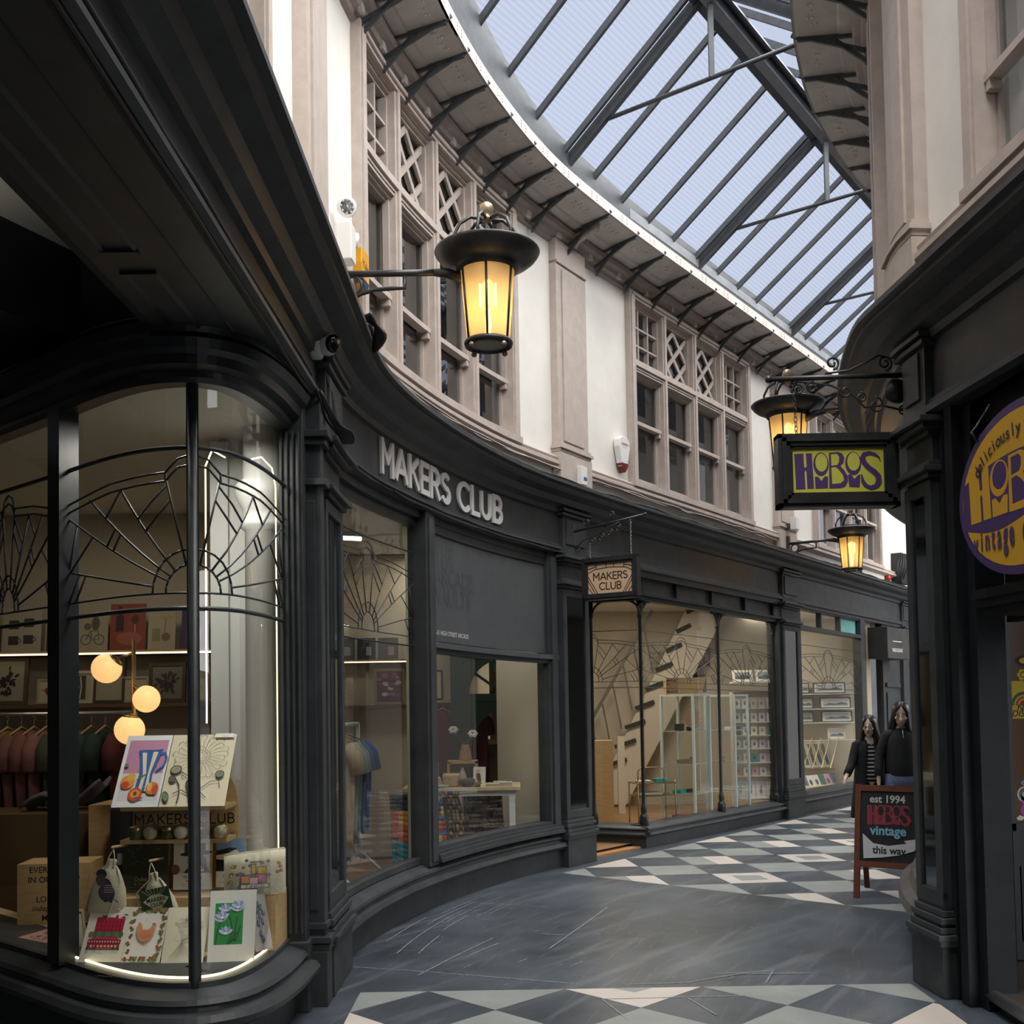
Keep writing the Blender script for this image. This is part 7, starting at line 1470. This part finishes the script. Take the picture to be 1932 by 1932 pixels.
sticker('pink hand sign sticker low on the shop door', 2.915, .93, s_hand)
sticker('small black and yellow sticker high on the shop door', 2.92, 1.78, lambda A: [A.el('#141414', 0, 0, .05, .03, 16), A.el('#d8b62c', .004, 0, .03, .018, 12)])
sticker('yellow smiling flower sticker above the yellow square', 2.915, 1.70, lambda A: [[A.el('#d8b62c', .022*cos(k*1.05), .022*sin(k*1.05), .014, .014, 10) for k in range(6)], A.el('#1a1a14', 0, 0, .018, .018, 12), A.el('#d8b62c', 0, 0, .013, .013, 12)])
sticker('purple sticker at the right of the shop door', 2.97, 1.14, lambda A: A.rect('#5a3f86', -.03, 0, .07, .24))
# lettering on the dark glass seen in the mirror strip is only a reflection; nothing is built for it
# ------------------------------------------------------------------ two people
SKIN = mat('skin', (.82, .60, .48), .5, noise=.04, scale=20); HAIR = mat('black_hair', (.010, .009, .010), .38, noise=.3, scale=60, stretch=(6, 6, 1))
def skinmesh(name, V, E, root, parent, mt, sub=2, remesh=None, extra=None):
    me = bpy.data.meshes.new(name); me.from_pydata([v[0] for v in V], E, []); o = bpy.data.objects.new(name, me); COL.objects.link(o)
    sk = o.modifiers.new('skin', 'SKIN'); sk.use_smooth_shade = True
    for i, v in enumerate(V):
        r = v[1]; me.skin_vertices[0].data[i].radius = r if isinstance(r, tuple) else (r, r); me.skin_vertices[0].data[i].use_root = (i == root)
    ss = o.modifiers.new('sub', 'SUBSURF'); ss.levels = sub; ss.render_levels = sub
    dg = bpy.context.evaluated_depsgraph_get(); dg.update(); m2 = bpy.data.meshes.new_from_object(o.evaluated_get(dg)); bpy.data.objects.remove(o); return m2
def joined(name, meshes, mt, parent, vox=.008):
    bm = bmesh.new()
    for me in meshes: bm.from_mesh(me)
    me = bpy.data.meshes.new(name); bm.to_mesh(me); bm.free(); me.materials.append(mt); o = bpy.data.objects.new(name, me); COL.objects.link(o)
    r = o.modifiers.new('remesh', 'REMESH'); r.mode = 'VOXEL'; r.voxel_size = vox; r.use_smooth_shade = True
    s = o.modifiers.new('smooth', 'SMOOTH'); s.iterations = 4; s.factor = .5
    dg = bpy.context.evaluated_depsgraph_get(); dg.update(); m2 = bpy.data.meshes.new_from_object(o.evaluated_get(dg)); bpy.data.objects.remove(o)
    m2.polygons.foreach_set('use_smooth', [True] * len(m2.polygons)); m2.materials.clear(); m2.materials.append(mt)
    o = bpy.data.objects.new(name, m2); COL.objects.link(o); o.parent = parent; return o
def mbmesh(m):
    me = m.mesh('tmp', []); bm = bmesh.new(); bm.from_mesh(me); bmesh.ops.recalc_face_normals(bm, faces=bm.faces); bm.to_mesh(me); bm.free(); return me
def head_mesh(c, R, s=1.):
    """head with brow, nose, lips, chin and ears; faces -Y before R"""
    m = MB(); c = Vector(c); P = lambda x, y, z: c + R @ (Vector((x, y, z)) * s)
    m.sph(c + R @ Vector((0, .012, .03)) * s, .098 * s, 24, (.80, .98, 1.05), R); m.sph(c + R @ Vector((0, -.018, -.042)) * s, .068 * s, 20, (.86, .95, 1.05), R); m.sph(c + R @ Vector((0, -.052, -.088)) * s, .024 * s, 12, (1.1, .9, .8), R)
    m.tube([P(0, -.088, .025), P(0, -.100, -.005), P(0, -.112, -.030), P(0, -.10, -.040)], [.008*s, .010*s, .014*s, .010*s], 8)
    for sg in (-1, 1): m.sph(P(sg*.012, -.098, -.033), .010*s, 8); m.sph(P(sg*.042, -.072, -.018), .022*s, 10, (1, .7, .9), R); m.sph(P(sg*.078, .012, -.005), .02*s, 10, (.4, .8, 1.4), R)
    m.sph(P(0, -.083, -.060), .018*s, 10, (1.3, .5, .35), R); m.sph(P(0, -.080, -.068), .016*s, 10, (1.2, .5, .4), R)
    return mbmesh(m)
def face(parent, c, R, s=1., glasses=False):
    P = lambda x, y, z: Vector(c) + R @ (Vector((x, y, z)) * s)
    for sg in (-1, 1):
        m = MB(); m.sph(P(sg*.032, -.086, .006), .0125*s, 10, (1.2, .5, .6), R); ey = m.build('eye', mat('eye_white', (.5, .48, .45), .3), parent)
        m = MB(); m.sph(P(sg*.032, -.0925, .006), .0062*s, 8, (1, .5, 1), R); m.build('iris', mat('dark_iris', (.012, .008, .006), .2), ey)
        m = MB(); m.tube([P(sg*.016, -.096, .027), P(sg*.034, -.094, .033), P(sg*.052, -.083, .027)], .0032*s, 6); m.build('eyebrow', HAIR, parent)
    m = MB(); m.tube([P(-.022, -.088, -.062), P(-.008, -.096, -.059), P(0, -.0955, -.0605), P(.008, -.096, -.059), P(.022, -.088, -.062)], [.002*s, .0045*s, .004*s, .0045*s, .002*s], 6); m.tube([P(-.018, -.088, -.067), P(0, -.096, -.070), P(.018, -.088, -.067)], [.002*s, .005*s, .002*s], 6); m.build('lips', mat('lips', (.60, .30, .26), .45), parent)
    if glasses:
        m = MB()
        for sg in (-1, 1): m.tube([P(sg*.034 + .025*cos(a), -.105, .004 + .019*sin(a)) for a in [2*pi*i/14 for i in range(14)]], .002*s, 5, closed=True); m.tube([P(sg*.059, -.103, .008), P(sg*.078, -.04, .008), P(sg*.082, .02, .004)], .002*s, 5)
        m.tube([P(-.009, -.105, .008), P(.009, -.105, .008)], .002*s, 5); m.build('glasses', mat('thin_metal_frames', (.12, .11, .10), .3, .8), parent)
def loft(rings, k=20, cap=True):
    """closed surface through elliptical rings ((cx,cy,cz), rx, ry, tilt about X)"""
    m = MB(); m.smooth = True; vs = []
    for (c, rx, ry) in rings:
        for j in range(k): a = 2*pi*j/k; e = .88; ca, sa = cos(a), sin(a); vs.append(Vector(c) + Vector((math.copysign(abs(ca)**e, ca)*rx, math.copysign(abs(sa)**e, sa)*ry, 0)))
    n = len(rings); fs = [(i*k+j, i*k+(j+1) % k, (i+1)*k+(j+1) % k, (i+1)*k+j) for i in range(n-1) for j in range(k)]
    if cap: fs += [tuple(range(k))[::-1], tuple((n-1)*k+j for j in range(k))]
    m.add(vs, fs); return m
def hand_chain(V, E, wi, wrist, fdir, pdir, s=1.):
    """palm and five curled fingers hung on skin vertex wi; fdir points along the fingers, pdir to the palm side, thumb on the cross side"""
    w = Vector(wrist); f = Vector(fdir).normalized(); p = Vector(pdir); p = (p - f * p.dot(f)).normalized(); sd = f.cross(p)
    V.append((w + f*.045*s, (.030*s, .016*s))); pi_ = len(V) - 1; E.append((wi, pi_))
    for k, (off, L) in enumerate(((-.024, .062), (-.008, .072), (.008, .068), (.024, .052))):
        b = w + f*.075*s + sd*off*s; V.append((b, .0095*s)); E.append((pi_, len(V)-1))
        for q, (aa, bb) in enumerate(((.5, .10), (.85, .35), (1.0, .62))): V.append((b + f*L*aa*s*(1 - .15*q) + p*L*bb*s*.7, (.0085 - .0012*q)*s)); E.append((len(V)-2, len(V)-1))
    b = w + f*.03*s - sd*.030*s; V.append((b, .010*s)); E.append((pi_, len(V)-1)); V.append((b + f*.028*s - sd*.018*s + p*.012*s, .0095*s)); E.append((len(V)-2, len(V)-1)); V.append((b + f*.055*s - sd*.018*s + p*.026*s, .008*s)); E.append((len(V)-2, len(V)-1))
def person(label, loc, rz, H, armL, armR, headrot, handL=True, handR=True, palm=((1, 0, 0), (1, 0, 0)), stride=.05):
    """body standing at the origin, facing -Y; armL/armR are elbow, wrist and finger direction"""
    o = thing('person', label, 'person', loc, rz); k = H / 1.6; S_ = lambda x, y, z: Vector((x*k, y*k, z*k))
    V = [(S_(0, .01, .88), (.135*k, .095*k)), (S_(0, .0, 1.0), (.115*k, .085*k)), (S_(0, -.005, 1.16), (.125*k, .09*k)), (S_(0, .0, 1.27), (.115*k, .075*k)), (S_(0, .012, 1.335), (.055*k, .05*k)), (S_(0, .0, 1.40), .045*k)]
    E = [(0, 1), (1, 2), (2, 3), (3, 4), (4, 5)]
    for sg, st in ((-1, -stride), (1, stride)):
        b = len(V); V += [(S_(sg*.085, .01, .82), (.085*k, .085*k)), (S_(sg*.085, st*.4 - .015, .46), .055*k), (S_(sg*.085, st + .02, .26), .050*k), (S_(sg*.085, st + .025, .075), .034*k), (S_(sg*.09, st - .06, .032), (.036*k, .026*k)), (S_(sg*.093, st - .15, .026), (.034*k, .02*k))]; E += [(0, b)] + [(b+i, b+i+1) for i in range(5)]
    for sg, (el, wr, fd), hd, pd in ((-1, armL, handL, palm[0]), (1, armR, handR, palm[1])):
        b = len(V); V += [(S_(sg*.14, .01, 1.265), .045*k), (S_(*el), .038*k), (S_(*wr), .024*k)]; E += [(3, b), (b, b+1), (b+1, b+2)]
        if hd: hand_chain(V, E, b+2, S_(*wr), fd, pd, k)
    bod = skinmesh('b', V, E, 0, o, SKIN); R = Matrix.Rotation(headrot[2], 3, 'Z') @ Matrix.Rotation(headrot[0], 3, 'X') @ Matrix.Rotation(headrot[1], 3, 'Y'); hc = S_(0, -.022, 1.485)
    joined('body', [bod, head_mesh(hc, R, k)], SKIN, o, .006)
    return o, k, S_, hc, R
def sub_(o, m, name, mt, thick=None, label=None):
    ob = m.build(name, mt, o, local=True, label=label)
    if thick: md = ob.modifiers.new('thickness', 'SOLIDIFY'); md.thickness = thick
    return ob
def hairdo(o, hc, R, k, length, spread=.0):
    """long centre-parted hair: cap over the skull and two curtains down past the shoulders"""
    m = MB(); m.smooth = True; P = lambda x, y, z: Vector(hc) + R @ (Vector((x, y, z)) * k); na, nz = 26, 12; vs = []
    for j in range(nz + 1):
        v = j / nz
        for i in range(na + 1):
            op = pi * .20 * min(1, max(0, (v - .20) / .22)); a = -pi*.5 + op + (2*pi - 2*op) * i / na            # open towards the face
            if v < .45: th = v / .45 * pi * .52; r = sin(th); vs.append(P(.094*cos(a)*r*(1.0), .018 + .112*sin(a)*r, .034 + .110*cos(th)))
            else:
                q = (v - .45) / .55; dz = .034 + .110*cos(pi*.52) - q*length; wob = 1 + .06*sin(i*1.9)*q; x = (.094 + (.035 + spread)*q)*cos(a)*wob; y = .018 + (.112 - .015*q)*sin(a)*wob + .01*q
                vs.append(P(x, y, dz - .02*q*abs(sin(i*1.3))))
    m.add(vs, [(j*(na+1)+i, j*(na+1)+i+1, (j+1)*(na+1)+i+1, (j+1)*(na+1)+i) for j in range(nz) for i in range(na)])
    ob = sub_(o, m, 'hair', HAIR, .022*k); return ob
BLKF = fab('black_wool', '#151517'); GRYF = fab('dark_grey_fleece', '#26282a'); JEAN = mat('mid_blue_denim', '#5a6a86', .8, noise=.2, scale=30); TRO = fab('black_trousers', '#111114')
def sleeve(o, S_, sh, el, wr, mt, r0=.062, r1=.05, r2=.042, k=1.):
    m = MB(); m.tube([S_(sh[0]*.35, sh[1], sh[2] + .02), S_(sh[0]*.8, sh[1], sh[2] + .01), S_(*sh), (S_(*sh) + S_(*el)) / 2, S_(*el), (S_(*el) + S_(*wr)) / 2, S_(*el).lerp(S_(*wr), .92)], [r0*k*.8, r0*k*1.02, r0*k, r0*.95*k, r1*k, r1*.95*k, r2*k], 12); sub_(o, m, 'sleeve', mt)
# shorter woman: black open cardigan coat over a striped top, glasses, right hand held out
pL, pR = ((-.215, -.05, 1.06), (-.31, -.20, .93), (-.45, -.55, -.70)), ((.22, .03, 1.04), (.235, -.02, .80), (0, -.1, -1))
xw, yw = 3.80, 11.35; o, k, S_, hc, R = person('woman in glasses and open black coat over a striped top behind the chalkboard', (xw, yw, zf(xw, yw)), -.10, 1.45, pL, pR, (.05, 0, -.42), palm=((.5, -.2, -.6), (-1, 0, 0)))
face(o, basis(o) @ hc, basis(o).to_3x3() @ R, k, True)
m = loft([(S_(0, .01, z), rx*k, ry*k) for z, rx, ry in ((.84, .150, .108), (.95, .138, .102), (1.05, .136, .10), (1.16, .142, .105), (1.25, .135, .095), (1.305, .085, .07))])
STR = bpy.data.materials.new('black_white_striped_knit'); STR.use_nodes = True; nt = STR.node_tree; b_ = nt.nodes['Principled BSDF']; b_.inputs['Roughness'].default_value = .85
tc = nt.nodes.new('ShaderNodeTexCoord'); sx_ = nt.nodes.new('ShaderNodeSeparateXYZ'); ma = nt.nodes.new('ShaderNodeMath'); ma.operation = 'MULTIPLY'; ma.inputs[1].default_value = 24.; fr = nt.nodes.new('ShaderNodeMath'); fr.operation = 'FRACT'; lt = nt.nodes.new('ShaderNodeMath'); lt.operation = 'LESS_THAN'; lt.inputs[1].default_value = .36
mx = nt.nodes.new('ShaderNodeMix'); mx.data_type = 'RGBA'; mx.inputs['A'].default_value = (.008, .008, .009, 1); mx.inputs['B'].default_value = (.62, .60, .58, 1)
nt.links.new(tc.outputs['Object'], sx_.inputs[0]); nt.links.new(sx_.outputs['Z'], ma.inputs[0]); nt.links.new(ma.outputs[0], fr.inputs[0]); nt.links.new(fr.outputs[0], lt.inputs[0]); nt.links.new(lt.outputs[0], mx.inputs['Factor']); nt.links.new(mx.outputs['Result'], b_.inputs['Base Color'])
sub_(o, m, 'striped_top', STR)
m = MB(); m.smooth = True; ka = 22; rows = []; vs = []                        # open coat hanging to the knee
for z, rx, ry, op in ((.42, .235, .175, .55), (.60, .215, .165, .50), (.84, .185, .145, .42), (1.0, .170, .130, .36), (1.16, .172, .128, .30), (1.255, .160, .112, .24), (1.31, .105, .085, .42), (1.335, .075, .07, .60)):
    for i in range(ka + 1): a = -pi/2 + op + (2*pi - 2*op) * i / ka; vs.append(S_(rx*cos(a)*(1 + .03*sin(i*1.7)), .012 + ry*sin(a), z))
m.add(vs, [(j*(ka+1)+i, j*(ka+1)+i+1, (j+1)*(ka+1)+i+1, (j+1)*(ka+1)+i) for j in range(7) for i in range(ka)]); sub_(o, m, 'coat', BLKF, .012)
sleeve(o, S_, (-.145, .01, 1.27), pL[0], pL[1], BLKF, .058, .050, .045, k); sleeve(o, S_, (.145, .01, 1.27), pR[0], pR[1], BLKF, .058, .050, .045, k)
for sg in (-1, 1): m = MB(); m.tube([S_(sg*.085, .01, .90), S_(sg*.085, .0, .7), S_(sg*.085, .0, .46), S_(sg*.085, sg*.05 + .02, .12)], [.10*k, .098*k, .075*k, .065*k], 12); sub_(o, m, 'trouser_leg', TRO)
for sg in (-1, 1): m = MB(); m.tube([S_(sg*.09, sg*.05 + .045, .045), S_(sg*.09, sg*.05 - .06, .04), S_(sg*.093, sg*.05 - .17, .032)], [.045*k, .048*k, .034*k], 10); sub_(o, m, 'shoe', K('#141416'))
m = MB(); m.tube([S_(-.05, -.075, 1.335), S_(-.02, -.10, 1.29), S_(.0, -.108, 1.275), S_(.02, -.10, 1.29), S_(.05, -.075, 1.335)], .0025, 5); sub_(o, m, 'necklace', STEEL)
hairdo(o, hc, R, k, .30, .02)
# taller woman: dark grey half-zip jumper and jeans, hand in pocket
pL, pR = ((-.225, .02, 1.05), (-.25, -.05, .82), (.0, -.1, -1)), ((.235, .04, 1.05), (.20, -.10, .86), (-.5, -.1, -.7))
xw, yw = 4.07, 11.15; o, k, S_, hc, R = person('taller woman in a dark grey jumper and jeans beside the pilaster', (xw, yw, zf(xw, yw)), -.15, 1.585, pL, pR, (.22, .05, -.22), palm=((1, 0, 0), (-.6, .6, 0)))
face(o, basis(o) @ hc, basis(o).to_3x3() @ R, k)
m = loft([(S_(0, .01, z), rx*k, ry*k) for z, rx, ry in ((.835, .145, .112), (.86, .152, .118), (.95, .164, .124), (1.06, .158, .120), (1.17, .160, .118), (1.255, .148, .104), (1.31, .095, .078), (1.345, .068, .062))]); sub_(o, m, 'jumper', GRYF)
m = MB(); m.tube([S_(0, -.055, 1.352), S_(0, -.085, 1.31), S_(0, -.118, 1.24)], .005*k, 6); sub_(o, m, 'zip', STEEL)
sleeve(o, S_, (-.15, .01, 1.265), pL[0], pL[1], GRYF, .058, .050, .046, k); sleeve(o, S_, (.15, .01, 1.265), pR[0], pR[1], GRYF, .058, .050, .046, k)
m = loft([(S_(0, .012, z), rx*k, ry*k) for z, rx, ry in ((.70, .165, .115), (.78, .168, .122), (.86, .148, .112))]); sub_(o, m, 'jeans_waist', JEAN)
for sg in (-1, 1): m = MB(); m.tube([S_(sg*.085, .01, .86), S_(sg*.088, .0, .7), S_(sg*.088, .0, .46), S_(sg*.088, sg*.05 + .02, .10)], [.085*k, .098*k, .08*k, .085*k], 12); sub_(o, m, 'jeans_leg', JEAN)
for sg in (-1, 1): m = MB(); m.tube([S_(sg*.09, sg*.05 + .045, .045), S_(sg*.09, sg*.05 - .06, .04), S_(sg*.093, sg*.05 - .17, .032)], [.045*k, .048*k, .034*k], 10); sub_(o, m, 'shoe', K('#d6d3cc'))
hairdo(o, hc, R, k, .27, .015)
